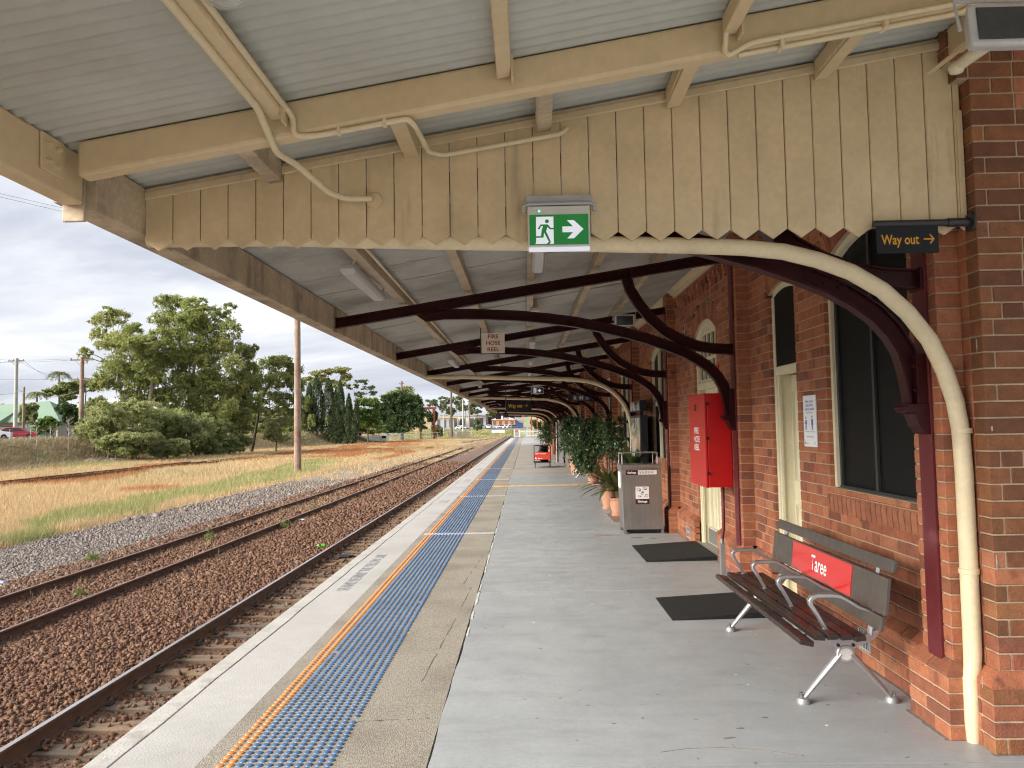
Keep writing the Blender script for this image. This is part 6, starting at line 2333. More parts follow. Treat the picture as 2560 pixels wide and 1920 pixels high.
def grass(name, P, hgt, wid, m, label, blades=4, spread=.08, lean=.35):
    n = len(P)
    B = np.repeat(P, blades, 0) + RNG.normal(size=(n * blades, 3)) * np.array([spread, spread, 0])
    h = np.repeat(hgt, blades) * (.6 + .7 * RNG.random(n * blades))
    a = RNG.random(n * blades) * 2 * PI
    w = np.repeat(wid, blades) * (.7 + .6 * RNG.random(n * blades))
    ln = lean * RNG.normal(size=(n * blades, 2))
    V = np.empty((n * blades, 3, 3))
    off = np.stack([np.cos(a), np.sin(a), np.zeros_like(a)], -1) * w[:, None] / 2
    V[:, 0] = B - off
    V[:, 1] = B + off
    V[:, 2] = B
    V[:, 2, :2] += ln * h[:, None]
    V[:, 2, 2] += h
    F = np.arange(n * blades * 3).reshape(-1, 3)
    r = np.repeat(np.clip(RNG.random(n * blades), 0, 1), 3)
    o = np_mesh(name, V.reshape(-1, 3), F, m, rnd=r, kind='stuff')
    return tag(o, label, 'grass')


def vnoise(x, y, s, seed):
    """smooth value noise"""
    r = np.random.default_rng(seed).random((64, 64))
    X, Y = x / s, y / s
    i, j = np.floor(X).astype(int), np.floor(Y).astype(int)
    u, v = X - i, Y - j
    u, v = u * u * (3 - 2 * u), v * v * (3 - 2 * v)
    g = lambda a, b: r[a % 64, b % 64]
    return (g(i, j) * (1 - u) + g(i + 1, j) * u) * (1 - v) + (g(i, j + 1) * (1 - u) + g(i + 1, j + 1) * u) * v


def field_points(n, y0, y1, power=1.6):
    """points of the field seen by the camera, denser near"""
    u = RNG.random(n)
    y = y0 + (y1 - y0) * u ** power
    fx = foot_x(y)
    lo = np.maximum(fx - 1.0, -0.76 * y - 3)
    x = lo + (-13.2 - lo) * RNG.random(n)
    k = lo < -13.4
    return x[k], y[k]


X, Y = field_points(76000, 18, 235, 1.9)
edge = -13.5 + 0.9 * (vnoise(X * 0, Y, 3.0, 3) - .5) - 1.0 * sstep(40, 60, Y) * 0 + np.interp(Y, [0, 30, 60, 240], [0, 0.2, 1.6, 3.2])
k = X < edge
X, Y = X[k], Y[k]
ngr = vnoise(X, Y * .35, 5.5, 5) + .6 * (vnoise(X, Y, 2.2, 6) - .5)
green_band = np.exp(-((X - (-15.0 - (Y - 25) * .10)) / 1.9) ** 2) * ((Y > 17) & (Y < 75))
orange = np.exp(-((X + 29.5) / 2.8) ** 2) * 1.0 + .9 * np.exp(-((X + 21 + (Y - 90) * .05) / 5.0) ** 2) * sstep(62, 85, Y)
isg = (ngr + .75 * green_band - .5 * orange > 1.02) | ((X < foot_x(Y) + 4.2) & (ngr > .55) & (Y < 80))
iso = ~isg & (vnoise(X, Y * .5, 3.4, 8) + .55 * orange > .82)
isd = ~isg & ~iso
sp = np.clip(Y / 60, .5, 3.0)
zt_ = terrain(X, Y) - .03
P = np.stack([X, Y, zt_], -1)
for msk, m, nm, hh in ((isd, 'grass_dry', 'pale straw coloured dry grass covering the field beyond the tracks', .29), (iso, 'grass_orange', 'orange brown dry grass in patches across the field', .26), (isg, 'grass_green', 'green grass in bands along the gravel and field', .28)):
    grass('field_grass', P[msk], hh * (.6 + .6 * RNG.random(msk.sum())), .022 * sp[msk] + .012, m, nm, 5, .10, .30)
# bank grass
n = 26000
y = 50 + 125 * RNG.random(n) ** 1.2
x = foot_x(y) + 1.5 - 10.5 * RNG.random(n)
k = x > -.78 * y - 4
x, y = x[k], y[k]
P = np.stack([x, y, terrain(x, y) - .05], -1)
grass('bank_grass', P, .22 + .28 * RNG.random(len(x)), .05 + .03 * RNG.random(len(x)), 'grass_bank', 'dull brown dry grass and brush on the railway bank', 4, .18, .5)
# thin grass between the rails of the second track and along the ballast
n = 3200
y = 11 + 85 * RNG.random(n) ** 1.1
x = -7.9 + RNG.normal(size=n) * .55 + (RNG.random(n) < .3) * -.9
k = (RNG.random(n) < np.interp(y, [10, 22, 34, 60, 100], [.06, .25, .6, .8, 1])) & (vnoise(x, y, 2.0, 21) > .38)
x, y = x[k], y[k]
P = np.stack([x, y, bed_z(x)], -1)
grass('track_grass', P, .07 + .11 * RNG.random(len(x)), .010 + .0003 * y, 'grass_dry', 'thin straw coloured grass growing between the rusty rails', 5, .09, .45)
n = 2400
y = 24 + 110 * RNG.random(n)
x = -9.7 - 3.6 * RNG.random(n)
k = RNG.random(n) < np.interp(y, [24, 36, 50, 70], [.03, .15, .8, 1])
x, y = x[k], y[k]
grass('gravel_grass', np.stack([x, y, bed_z(x)], -1), .12 + .12 * RNG.random(len(x)), .018 + .0004 * y, 'grass_dry', 'straw coloured grass spreading over the gravel further along', 5, .12, .4)
n = 4000
y = 90 + 140 * RNG.random(n)
x = -6.2 - 7 * RNG.random(n)
grass('verge_grass', np.stack([x, y, bed_z(x) - .02], -1), .06 + .10 * RNG.random(n), .04 + .03 * RNG.random(n), 'grass_dry', 'dry grass along the far stretch of the line', 4, .2, .4)


def weed(x, y, s, label):
    n = 110
    z = float(bed_z(x))
    C = np.array([(x, y, z + .02)]) + RNG.normal(size=(n, 3)) * np.array([.055, .055, .0]) * s
    C[:, 2] += np.abs(RNG.normal(size=n)) * .07 * s
    o = crown_np('weed', C, 'weed', None, .11 * s, .022 * s, -.6)
    o.name = 'weed'
    return tag(o, label, 'weed', 'green weeds in the ballast')


weed(-9.6, 17.0, 1.15, 'yellow green weed growing in the grey gravel left of the rails')
weed(-7.73, 13.3, .8, 'small green weed between the rusty rails nearest the camera')
weed(-8.25, 20.0, 1.2, 'tall green weed against the far rusty rail')
weed(-7.25, 18.0, .7, 'small weed at the near rusty rail')
weed(-6.95, 22.1, 1.3, 'bushy bright green weed beside the near rusty rail')
weed(-7.6, 27.5, .9, 'small weed between the rails further off')

# ------------------------------------------------------------------ litter
bt = thing('plastic_bottle', 'bright green plastic bottle lying on the ballast', 'bottle', (-4.91, 18.34, -1.06))
Rb = Matrix.Rotation(PI / 2, 3, 'Y')
M().lathe([(0, -.11), (.034, -.105), (.036, -.02), (.036, .03), (.030, .06), (.014, .085), (.014, .10), (0, .105)], 14, (-4.91, 18.34, -1.045), Rb @ Matrix.Rotation(PI, 3, 'X')).build('bottle_body', 'bottle_green', bt, smooth=45)
M().lathe([(.0365, -.035), (.0372, -.03), (.0372, .012), (.0365, .017)], 14, (-4.91, 18.34, -1.045), Rb).build('bottle_label', 'black_plastic', bt, smooth=45)
tag(lump('plastic_bag', (-4.05, 17.1, -1.10), (.20, .12, .035), 'cabinet_dark', None, 7, 3, .5), 'crumpled dark plastic bag on the sleepers by the platform', 'litter')
tag(lump('paper_scrap', (-6.95, 23.8, -1.07), (.13, .09, .03), 'white_print', None, 6, 5, .5), 'white scrap of paper beside the rusty rail', 'litter')
tag(lump('plastic_scrap', (-10.0, 14.65, -1.13), (.10, .08, .05), 'faded_blue', None, 6, 8, .4), 'pale blue plastic scrap on the gravel at the left edge', 'litter')
tag(M().add([(-6.3, 28.4, -1.06), (-5.2, 28.5, -1.05), (-5.25, 28.9, -1.05), (-6.2, 28.8, -1.07), (-6.3, 28.4, -1.075), (-5.2, 28.5, -1.065), (-5.25, 28.9, -1.065), (-6.2, 28.8, -1.085)], [(0, 1, 2, 3), (7, 6, 5, 4), (0, 4, 5, 1), (1, 5, 6, 2), (2, 6, 7, 3), (3, 7, 4, 0)]).build('metal_sheet', 'cabinet_grey', loc=(-5.75, 28.6, -1.08)), 'flat grey sheet lying on the ballast further along', 'litter')
for q, (x, y, s) in enumerate(((-13.1, 25.9, .16), (-12.75, 26.5, .14), (-13.3, 25.6, .10))):
    tag(lump('rock', (x, y, -1.16), (s, s * .8, s * .6), 'gravel_bed', None, 6, q + 11, .5), ('larger', 'middle', 'smaller')[q] + ' grey rock at the edge of the dry grass', 'rock', 'rocks by the grass edge')
tag(lump('white_rock', (float(foot_x(100)) + .5, 100.5, -.9), (.7, .5, .5), 'white_print', None, 6, 19, .4), 'white lump lying at the foot of the bank below the trees', 'rock')

# ------------------------------------------------------------------ trees
def limb(m, a, b, r0, r1, bend=.12, n=6):
    a, b = Vector(a), Vector(b)
    d = b - a
    off = Vector((random.uniform(-1, 1), random.uniform(-1, 1), random.uniform(-.2, .6))) * d.length * bend
    pts = [a + d * t + off * math.sin(PI * t) for t in np.linspace(0, 1, n)]
    m.tube(pts, [r0 + (r1 - r0) * t for t in np.linspace(0, 1, n)], 6)
    return pts


def gum(name, label, base, clumps, leafm, barkm, trunks, n, L_=.33, W_=.135, shell=.62, droop=.5, cat='tree', group=None, rtrunk=.28, flat=1.0):
    """tree: trunks = list of polylines' fork points; clumps = (centre, radii). Limbs run from the nearest fork to each clump"""
    T = thing(name, label, cat, base, group=group)
    m = M()
    forks = []
    for tr in trunks:
        pts = limb(m, base if len(tr) == 1 else tr[0], tr[-1], rtrunk, rtrunk * .5, .06)
        forks += [(p, rtrunk * (1 - .5 * i / 5)) for i, p in enumerate(pts)][2:]
    for c, r in clumps[::2]:
        f, rr = min(forks, key=lambda q: (Vector(q[0]) - Vector(c)).length + max(0, q[0].z - c[2]) * 3)
        limb(m, f, (c[0], c[1], c[2] - r[2] * .2), rr * .55, rr * .15, .10)
    m.build('trunk', barkm, T, smooth=60)
    n = int(n * DEN)
    tot = sum(r[0] * r[1] + r[0] * r[2] for c, r in clumps)
    C, R_ = [], []
    for c, r in clumps:
        k = int(n * (r[0] * r[1] + r[0] * r[2]) / tot)
        P = blob(k, c, r, shell)
        # tufts: pull the leaves to a few bunch centres
        nb = max(6, int(k / 34))
        bc = blob(nb, c, r, shell)
        low = (bc[:, 2] < c[2]) & (RNG.random(nb) < .35)
        bc[low, 2] = 2 * c[2] - bc[low, 2]
        P = bc[RNG.integers(0, nb, k)] + RNG.normal(size=(k, 3)) * np.array(r) * .15
        C.append(P)
        br = RNG.random() * .35
        R_.append(np.clip(br + .65 * RNG.random(k), 0, 1))
    crown_np('crown', np.concatenate(C), leafm, T, L_, W_, droop, rn=np.concatenate(R_))
    return T


SPLIT = True


def px_clumps(L, Y, sc=1.0, dep=.8):
    """clumps given in photograph pixels at depth Y: (px, py, half width, half height [, depth shift])"""
    o = []
    for c in L:
        p = at(c[0], c[1], Y + (c[4] if len(c) > 4 else random.uniform(-1.5, 1.5)))
        k = Y / FOC
        if c[2] < 14 or not SPLIT:
            o.append((tuple(p), (c[2] * k * sc, c[2] * k * dep, c[3] * k * sc)))
            continue
        o.append((tuple(p), (c[2] * k * .9, c[2] * k * .8, c[3] * k * .9)))
        for q in range(2):
            f = random.uniform(.40, .62)
            d = Vector((random.uniform(-.95, .95) * c[2] * k, random.uniform(-.7, .7) * c[2] * k, random.uniform(-.7, .85) * c[3] * k))
            o.append((tuple(p + d), (c[2] * k * f, c[2] * k * f, c[3] * k * f * .85)))
    return o


def base_at(px, Y):
    p = at(px, 1080, Y)
    return Vector((p.x, Y, tz(p.x, Y) - .1))


# the tall gums on the bank, built as three trees
YG = 93
DEN = 4.8
A = base_at(345, YG)
gum('eucalyptus_tree', 'left tall eucalyptus on the bank with open branching and drooping clumps', A,
    px_clumps([(320, 870, 50, 38), (290, 930, 44, 36), (370, 930, 50, 40), (262, 800, 34, 24), (300, 795, 30, 22), (245, 845, 22, 30), (290, 850, 30, 26), (330, 832, 30, 24), (212, 885, 20, 20), (330, 880, 34, 28), (370, 858, 30, 24), (400, 840, 28, 24), (300, 925, 34, 26), (360, 925, 34, 26),
               (395, 805, 26, 24), (380, 890, 30, 26), (420, 870, 26, 26), (340, 1000, 40, 24), (400, 1000, 36, 24), (255, 955, 30, 22), (330, 965, 40, 28), (385, 965, 36, 26), (410, 905, 30, 26), (230, 960, 18, 14)], YG),
    'leaf_gum', 'bark_pale', [(A, tuple(at(330, 900, YG))), (A, tuple(at(290, 870, YG))), (A, tuple(at(385, 880, YG)))], 9000, group='tall eucalyptus trees on the bank')
A = base_at(470, 97)
gum('eucalyptus_tree', 'tallest eucalyptus on the bank with a broad rounded crown', A,
    px_clumps([(480, 820, 54, 40), (530, 880, 50, 44), (450, 900, 50, 44), (540, 970, 52, 44), (460, 990, 52, 42), (410, 765, 28, 22), (440, 757, 34, 18), (480, 765, 34, 22), (425, 800, 26, 24), (470, 800, 34, 26), (515, 785, 32, 24), (555, 790, 26, 26), (575, 820, 24, 28), (530, 830, 34, 28), (440, 845, 34, 26), (490, 860, 36, 28), (560, 870, 30, 30),
               (590, 865, 20, 30), (450, 900, 36, 28), (520, 910, 38, 28), (580, 915, 28, 30), (470, 960, 40, 30), (540, 965, 40, 32), (590, 970, 26, 32), (500, 1010, 44, 30), (560, 1020, 40, 30)], 97),
    'leaf_gum', 'bark_pale', [(A, tuple(at(450, 860, 97))), (A, tuple(at(500, 840, 97))), (A, tuple(at(550, 870, 97)))], 12000, group='tall eucalyptus trees on the bank')
A = base_at(585, 101)
gum('eucalyptus_tree', 'right eucalyptus of the tall group, leaning with lower clumps', A,
    px_clumps([(612, 890, 26, 30), (625, 925, 24, 24), (600, 950, 30, 26), (630, 965, 22, 26), (605, 1000, 30, 26), (575, 985, 24, 22), (630, 1020, 22, 22), (600, 1045, 30, 22)], 101),
    'leaf_gum2', 'bark', [(A, tuple(at(600, 950, 101)))], 4200, group='tall eucalyptus trees on the bank')
# undergrowth of wattles
for (px, py, w, h, Y, m, lb) in ((270, 1055, 62, 55, 80, 'leaf_wattle', 'pale olive wattle bush at the foot of the bank, nearest the road'), (330, 1040, 60, 55, 84, 'leaf_wattle', 'broad olive wattle bush below the tall gums'),
                                 (290, 1105, 60, 30, 78, 'leaf_wattle', 'low spreading olive bush in front of the wattles'), (400, 1065, 55, 58, 88, 'leaf_under', 'dark green bush under the tall gums'),
                                 (470, 1070, 55, 55, 90, 'leaf_under', 'tall dark bush in the middle under the gums'), (420, 1110, 50, 28, 84, 'leaf_wattle', 'olive bush in front at the foot of the gums'),
                                 (540, 1075, 50, 46, 96, 'leaf_under', 'dark thicket at the right under the gums'), (600, 1085, 40, 34, 100, 'leaf_under', 'low thicket at the far right under the gums'), (500, 1108, 50, 26, 92, 'leaf_under', 'low dark bush at the foot of the tallest gum'), (340, 1105, 60, 30, 82, 'leaf_wattle', 'spreading olive bush at the middle of the bank foot'), (560, 1110, 50, 24, 96, 'leaf_under', 'low bush at the bank foot right of the gums'), (235, 1075, 40, 44, 82, 'leaf_wattle', 'olive bush just right of the wooden power pole'), (690, 1068, 34, 34, 104, 'leaf_wattle', 'round grey green bush near the leaning tree')):
    A = base_at(px, Y)
    A.z = tz(A.x, Y) - .1
    L_ = [(px + random.uniform(-.75, .75) * w, py + 6 + random.uniform(-.7, .75) * h, w * random.uniform(.35, .55), h * random.uniform(.32, .46)) for q in range(14)]
    gum('wattle_bush', lb, A, px_clumps(L_, Y), m, 'bark', [(A, tuple(at(px, py, Y)))], 2600, .30, .12, .5, .3, 'bush', 'wattle bushes on the bank', .12)
# leaning dark tree right of the group
Y = 106
A = base_at(628, Y)
gum('leaning_tree', 'slender tree with a dark leaning trunk beside the tall wooden pole', A,
    px_clumps([(670, 915, 28, 20), (705, 905, 28, 18), (735, 930, 24, 22), (655, 955, 26, 22), (695, 950, 34, 24), (740, 965, 22, 22), (665, 995, 28, 20), (710, 1000, 30, 22), (745, 1005, 16, 18), (650, 1025, 22, 14), (690, 1035, 30, 18), (735, 1045, 24, 22)], Y),
    'leaf_gum2', 'bark_dark', [(A, tuple(at(650, 1000, Y))), (tuple(at(650, 1000, Y)), tuple(at(690, 935, Y)))], 5600, rtrunk=.26)
# scrub behind
for (px, py, w, h, Y, lb) in ((700, 1055, 60, 30, 135, 'green belt of bushes behind the tall wooden pole'), (770, 1062, 30, 22, 160, 'bushes at the foot of the cypresses'), (860, 1066, 40, 16, 165, 'low hedge behind the cypress trunks'), (920, 1072, 40, 12, 168, 'low hedge under the bright green tree'), (150, 985, 45, 26, 120, 'thin scrubby trees behind the house beyond the road'), (215, 975, 40, 30, 122, 'scrubby tree just right of the wooden power pole'), (760, 1025, 26, 40, 150, 'light green tree behind the tall wooden pole'), (630, 1060, 40, 25, 120, 'bushes behind the leaning trunk')):
    A = base_at(px, Y)
    L_ = [(px + random.uniform(-.7, .7) * w, py + random.uniform(-.7, .7) * h, w * .42, h * .42) for q in range(8)]
    gum('scrub_tree', lb, A, px_clumps(L_, Y), 'leaf_gum2', 'bark', [(A, tuple(at(px, py + h * .2, Y)))], 2200, .4, .18, .5, .3, rtrunk=.14)


# far wood behind everything on the left: one mass of crowns
C = []
for q in range(230):
    px = random.uniform(-60, 1010)
    Y = random.uniform(250, 330) if px > 640 else random.uniform(150, 230)
    py = random.uniform(1046, 1082) + (-14 if px < 640 else 0)
    p = at(px, py, Y)
    C.append(blob(130, tuple(p), (random.uniform(3, 6), 3, random.uniform(1.8, 3.4)), .5))
o = crown_np('far_wood', np.concatenate(C), 'leaf_gum2', None, 1.0, .5, .2, kind='stuff')
tag(o, 'dark green mass of distant trees behind the bank', 'wood')


# cypresses
def cypress(px, top, bot, w, Y, label, lean=0.0):
    b = base_at(px, Y)
    t = at(px, top, Y)
    h = t.z - b.z
    r = w * 1.35 * Y / FOC
    T = thing('cypress_tree', label, 'tree', b, group='dark cypress trees on the bank')
    M().tube([b, b + Vector((lean * .2, 0, h * .3)), b + Vector((lean, 0, h * .9))], [.16, .12, .03], 6).build('trunk', 'bark_dark', T)
    n = 4200
    u = RNG.random(n) ** .85
    z = .06 + .94 * u
    prof_ = np.interp(z, [0, .1, .35, .65, .9, 1.0], [.35, .8, 1.0, .82, .36, .05])
    a = RNG.random(n) * 2 * PI
    rr = r * prof_ * (.55 + .5 * RNG.random(n) ** .5) * (1 + .16 * np.sin(a * 3 + z * 17))
    C = np.stack([b.x + lean * z + rr * np.cos(a), b.y + rr * np.sin(a), b.z + h * z], -1)
    crown_np('crown', C, 'leaf_cypress', T, .55, .13, -1.6)
    return T


for px, top, w, lb, ln in ((775, 958, 13, 'shorter cypress at the left of the row', 0), (792, 938, 15, 'tall cypress second from the left of the row', 0), (822, 946, 15, 'tallest middle cypress of the row', 0), (840, 975, 12, 'short cypress tucked against the middle one', 0), (851, 950, 10, 'slim cypress right of the middle one', 0), (868, 985, 9, 'thin leaning cypress near the right', .4), (882, 1000, 8, 'thin curved cypress at the right end of the row', .9)):
    cypress(px, top, 1075, w, 152, lb, ln)
# feathery pale trees behind
for (L_, Y, m, lb, n) in (([(800, 935, 26, 10), (840, 928, 28, 10), (770, 950, 20, 10), (865, 945, 18, 12), (815, 955, 30, 10), (850, 965, 20, 10)], 185, 'leaf_yellow', 'feathery yellow green tree behind the cypresses', 1500),
                        ([(880, 965, 16, 8), (905, 955, 18, 7), (925, 970, 16, 8), (935, 985, 14, 8), (900, 985, 18, 8)], 190, 'leaf_far', 'sparse grey branched tree right of the cypresses', 500),
                        ([(990, 985, 24, 12), (1015, 975, 22, 10), (970, 995, 18, 12), (1040, 995, 14, 12), (1050, 1012, 10, 10), (1003, 1000, 26, 10)], 215, 'leaf_gum2', 'pale eucalyptus crown behind the dark fig', 1600),
                        ([(905, 1005, 20, 12), (935, 1010, 18, 14), (900, 1035, 24, 16), (930, 1040, 20, 18), (880, 1040, 16, 12), (945, 1062, 10, 14), (910, 1060, 20, 14)], 162, 'leaf_bright', 'bright green tree between the cypresses and the fig', 2600)):
    A = base_at(L_[0][0] + 15, Y)
    gum('background_tree', lb, A, px_clumps(L_, Y), m, 'bark', [(A, tuple(at(L_[0][0] + 12, L_[0][1] + 45, Y)))], n, .5, .22, .5, .2, rtrunk=.2)
Y = 192
A = base_at(1005, Y)
gum('fig_tree', 'large dark round fig tree behind the slim pole', A,
    px_clumps([(975, 1000, 24, 18), (1005, 995, 28, 18), (1035, 1005, 24, 18), (960, 1025, 22, 20), (990, 1025, 30, 22), (1025, 1030, 30, 22), (1052, 1032, 16, 20), (955, 1050, 18, 18), (985, 1055, 28, 20), (1020, 1058, 28, 20), (1050, 1060, 16, 18), (1000, 1075, 34, 10), (960, 1072, 16, 8)], Y, dep=1.0),
    'leaf_fig', 'bark_dark', [(A, tuple(at(1005, 1050, Y)))], 6500, .5, .26, .55, .3, rtrunk=.5)
for (px, py, w, h, Y, m, lb) in ((1092, 1075, 12, 18, 205, 'leaf_yellow', 'small yellow green bush beside the rust red gantry'), (1080, 1050, 12, 20, 225, 'leaf_fig', 'green tree behind the rust red gantry'),
                                 (1080, 1008, 14, 9, 330, 'leaf_far', 'small distant tree above the gantry'), (1125, 1015, 26, 22, 330, 'leaf_far', 'distant pale gum beside the second slim pole'), (1165, 1008, 24, 18, 330, 'leaf_far', 'distant gum with a flat crown beyond the sheds'),
                                 (1195, 1020, 22, 14, 340, 'leaf_far', 'distant tree partly behind the canopy edge'), (1235, 1030, 24, 12, 345, 'leaf_yellow', 'distant yellowish tree under the canopy edge'), (1193, 1062, 10, 14, 262, 'leaf_far', 'young grey green tree on the far grass slope'), (1345, 1070, 14, 18, 200, 'leaf_fig', 'dark tree beyond the end of the platform'), (1375, 1062, 10, 24, 200, 'leaf_fig', 'dark green trees right beyond the platform end')):
    A = base_at(px, Y)
    L_ = [(px + random.uniform(-.8, .8) * w, py + random.uniform(-.8, .7) * h, w * random.uniform(.25, .5), h * random.uniform(.25, .45)) for q in range(12)]
    gum('distant_tree', lb, A, px_clumps(L_, Y), m, 'bark', [(A, tuple(at(px, py + h * .3, Y)))], 1300, .7, .35, .45, .2, rtrunk=.2)
# garden greenery by the house
for (px, py, w, h, Y, m, lb) in ((70, 1035, 22, 26, 108, 'leaf_under', 'leafy shrub climbing beside the grey power pole'), (118, 1062, 34, 22, 106, 'leaf_bright', 'lime green garden shrub in front of the green roofed house'), (168, 1035, 26, 30, 110, 'leaf_fig', 'dark green garden tree at the right end of the house'), (238, 1020, 30, 26, 112, 'leaf_under', 'brownish green tree behind the wooden power pole')):
    A = base_at(px, Y)
    L_ = [(px + random.uniform(-.65, .65) * w, py + random.uniform(-.65, .65) * h, w * .45, h * .45) for q in range(9)]
    gum('garden_shrub', lb, A, px_clumps(L_, Y), m, 'bark', [(A, tuple(at(px, py, Y)))], 2000, .34, .2, .55, .2, 'shrub', rtrunk=.1)


def palm(px, py, Y, s, label, dead=False):
    b = base_at(px, Y)
    t = at(px, py, Y)
    T = thing('palm_tree', label, 'tree', b)
    M().tube([b, (b + t) / 2, t], [.2, .16, .15], 8).build('trunk', 'bark', T)
    C = []
    for q in range(16):
        a = q * 2.4
        for u in np.linspace(.1, 1, 26):
            C.append((t.x + s * u * math.cos(a), t.y + s * u * math.sin(a), t.z + s * (.55 * u - .95 * u * u) * (1 if q % 3 else 1.3)))
    C = np.repeat(np.array(C), 2, 0) + RNG.normal(size=(len(C) * 2, 3)) * .08
    crown_np('crown', C, 'leaf_under' if not dead else 'leaf_far', T, .5, .08, .6)


palm(92, 985, 118, 1.6, 'small palm tree behind the green roofed house')
palm(148, 935, 125, 1.9, 'tall ragged palm left of the wooden power pole', True)
# bare saplings by the road
for px, top, Y in ((91, 1060, 74), (133, 1070, 76), (172, 1048, 77)):
    b = base_at(px, Y)
    t = at(px, top, Y)
    T = thing('bare_sapling', {91: 'thin bare sapling nearest the parked red car', 133: 'middle bare sapling on the bank', 172: 'bare sapling next to the wooden power pole'}[px], 'tree', b, group='bare saplings on the bank')
    m = M()
    limb(m, b, t, .05, .02, .03)
    for q in range(12):
        f = b.lerp(t, random.uniform(.55, 1))
        limb(m, f, f + Vector((random.uniform(-.7, .7), random.uniform(-.7, .7), random.uniform(.3, .9))), .022, .008, .12, 4)
    m.build('trunk', 'bark_pale', T)
# fallen branches on the bank
for q, (px, py, dx) in enumerate(((225, 1135, 3.0), (255, 1142, 2.4), (205, 1128, 2.2))):
    p = at(px, py, 76)
    x = p.x
    m = M()
    for w in range(4):
        limb(m, (x, 76, tz(x, 76) + .1), (x + dx * random.uniform(.4, 1), 76 + random.uniform(-1, 1), tz(x, 76) + random.uniform(.05, .7)), .05, .015, .1)
    tag(m.build('fallen_branch', 'bark_pale', loc=(x, 76, tz(x, 76))), ('longest', 'lowest', 'leftmost')[q] + ' fallen branch lying on the bank below the road', 'branch', 'fallen branches on the bank')

# ------------------------------------------------------------------ poles and wires
def pole(px, pyt, Y, r, m, label, arms=(), zb=None, topz=None):
    b = base_at(px, Y)
    t = at(px, pyt, Y)
    zt = topz or t.z
    T = thing('utility_pole', label, 'pole', (b.x, Y, b.z))
    M().tube([(b.x, Y, b.z - .3), (b.x, Y, (b.z + zt) / 2), (b.x, Y, zt)], [r * 1.12, r, r * .85], 10).build('shaft', m, T, smooth=50)
    for z, w in arms:
        zz = zt - z
        M().box(b.x - w, b.x + w, Y - .14, Y - .02, zz - .07, zz + .07).build('cross_arm', 'pole_dark', T)
        for q in (-.9, -.35, .35, .9):
            M().lathe([(.05, 0), (.06, .08), (.03, .18)], 6, (b.x + q * w, Y - .08, zz + .07)).build('insulator', 'pole_dark', T)
        for s in (-1, 1):
            M().bar((b.x + s * w * .55, Y - .12, zz - .05), (b.x, Y - .12, zz - .75), .05, .03).build('arm_brace', 'pole_dark', T)
    return T, Vector((b.x, Y, zt))


tp, _ = pole(744, 500, 54.9, .235, 'pole_wood', 'thick weathered wooden pole standing in the dry grass', topz=11.5)
_, PA = pole(38, 896, 100, .24, 'pole_grey', 'pale grey power pole with a crossarm at the far left', ((.35, 1.05), (2.1 * 0 + 4.0, .2)))
pole(58, 967, 101, .16, 'pole_wood', 'short bare wooden pole beside the grey power pole')
_, PB = pole(203, 892, 84, .24, 'pole_wood', 'brown wooden power pole with two crossarms before the scrub', ((.35, 1.3), (2.2 * 1.15, 1.25)))
pole(1005, 953, 193, .30, 'pole_wood', 'slim tall wooden pole in front of the dark fig tree', ((.6, .6), (1.6, .5)))
pole(1129, 965, 221, .32, 'pole_dark', 'dark slim pole standing on the far grass beside the gantry')
pole(1158, 1000, 250, .26, 'pole_grey', 'grey green pole beyond the timber stack')
pole(1174, 1005, 252, .26, 'pole_wood', 'brown distant pole right of the timber stack')
pole(1110, 1036, 262, .18, 'pole_grey', 'thin distant pole with a small crossarm by the far road', ((.4, 1.3),))
pole(1280, 1055, 180, .10, 'pole_dark', 'very thin dark post on the far grass near the track end')


def wire(a, b, sag, label, r=.02):
    a, b = Vector(a), Vector(b)
    pts = [a.lerp(b, t) - Vector((0, 0, sag * 4 * t * (1 - t))) for t in np.linspace(0, 1, 14)]
    o = M().tube(pts, r, 4).build('power_line', 'wire', loc=tuple((a + b) / 2))
    tag(o, label, 'wire', 'power lines at the left')


left = lambda py, Y: at(-200, py, Y)
wire(left(880, 96), PB + Vector((-1.1, -.08, -.2)), .5, 'highest power line from the left edge to the wooden pole')
wire(left(895, 96), PB + Vector((1.1, -.08, -.2)), .5, 'second power line from the left edge to the wooden pole')
wire(left(905, 104), PA + Vector((0, -.08, -.2)), .6, 'power line running left from the top of the grey pole')
wire(PA + Vector((.9, 0, -.2)), PB + Vector((-1.1, -.08, -2.4)), .8, 'sagging power line between the grey pole and the wooden pole')
wire(PA + Vector((.2, 0, -.3)), PB + Vector((1.0, -.08, -2.4)), .8, 'second sagging power line between the two power poles')
wire(left(938, 98), PB + Vector((-1.2, 0, -2.4)), .3, 'low straight power line crossing to the wooden pole')
wire(PA + Vector((0, 0, -4.0)), PB + Vector((0, 0, -3.6)), 1.0, 'thick low cable between the two power poles', .035)
wire(left(985, 98), PA + Vector((0, 0, -4.6)), .3, 'low service wire rising to the grey pole')
for q, (ya, yb) in enumerate(((470, 640), (478, 652))):
    a, b = at(-60, ya, 70), at(840, yb + 15, 240)
    wire(a, b, .8, ('upper', 'lower')[q] + ' of two faint wires crossing the sky above the trees', .018)

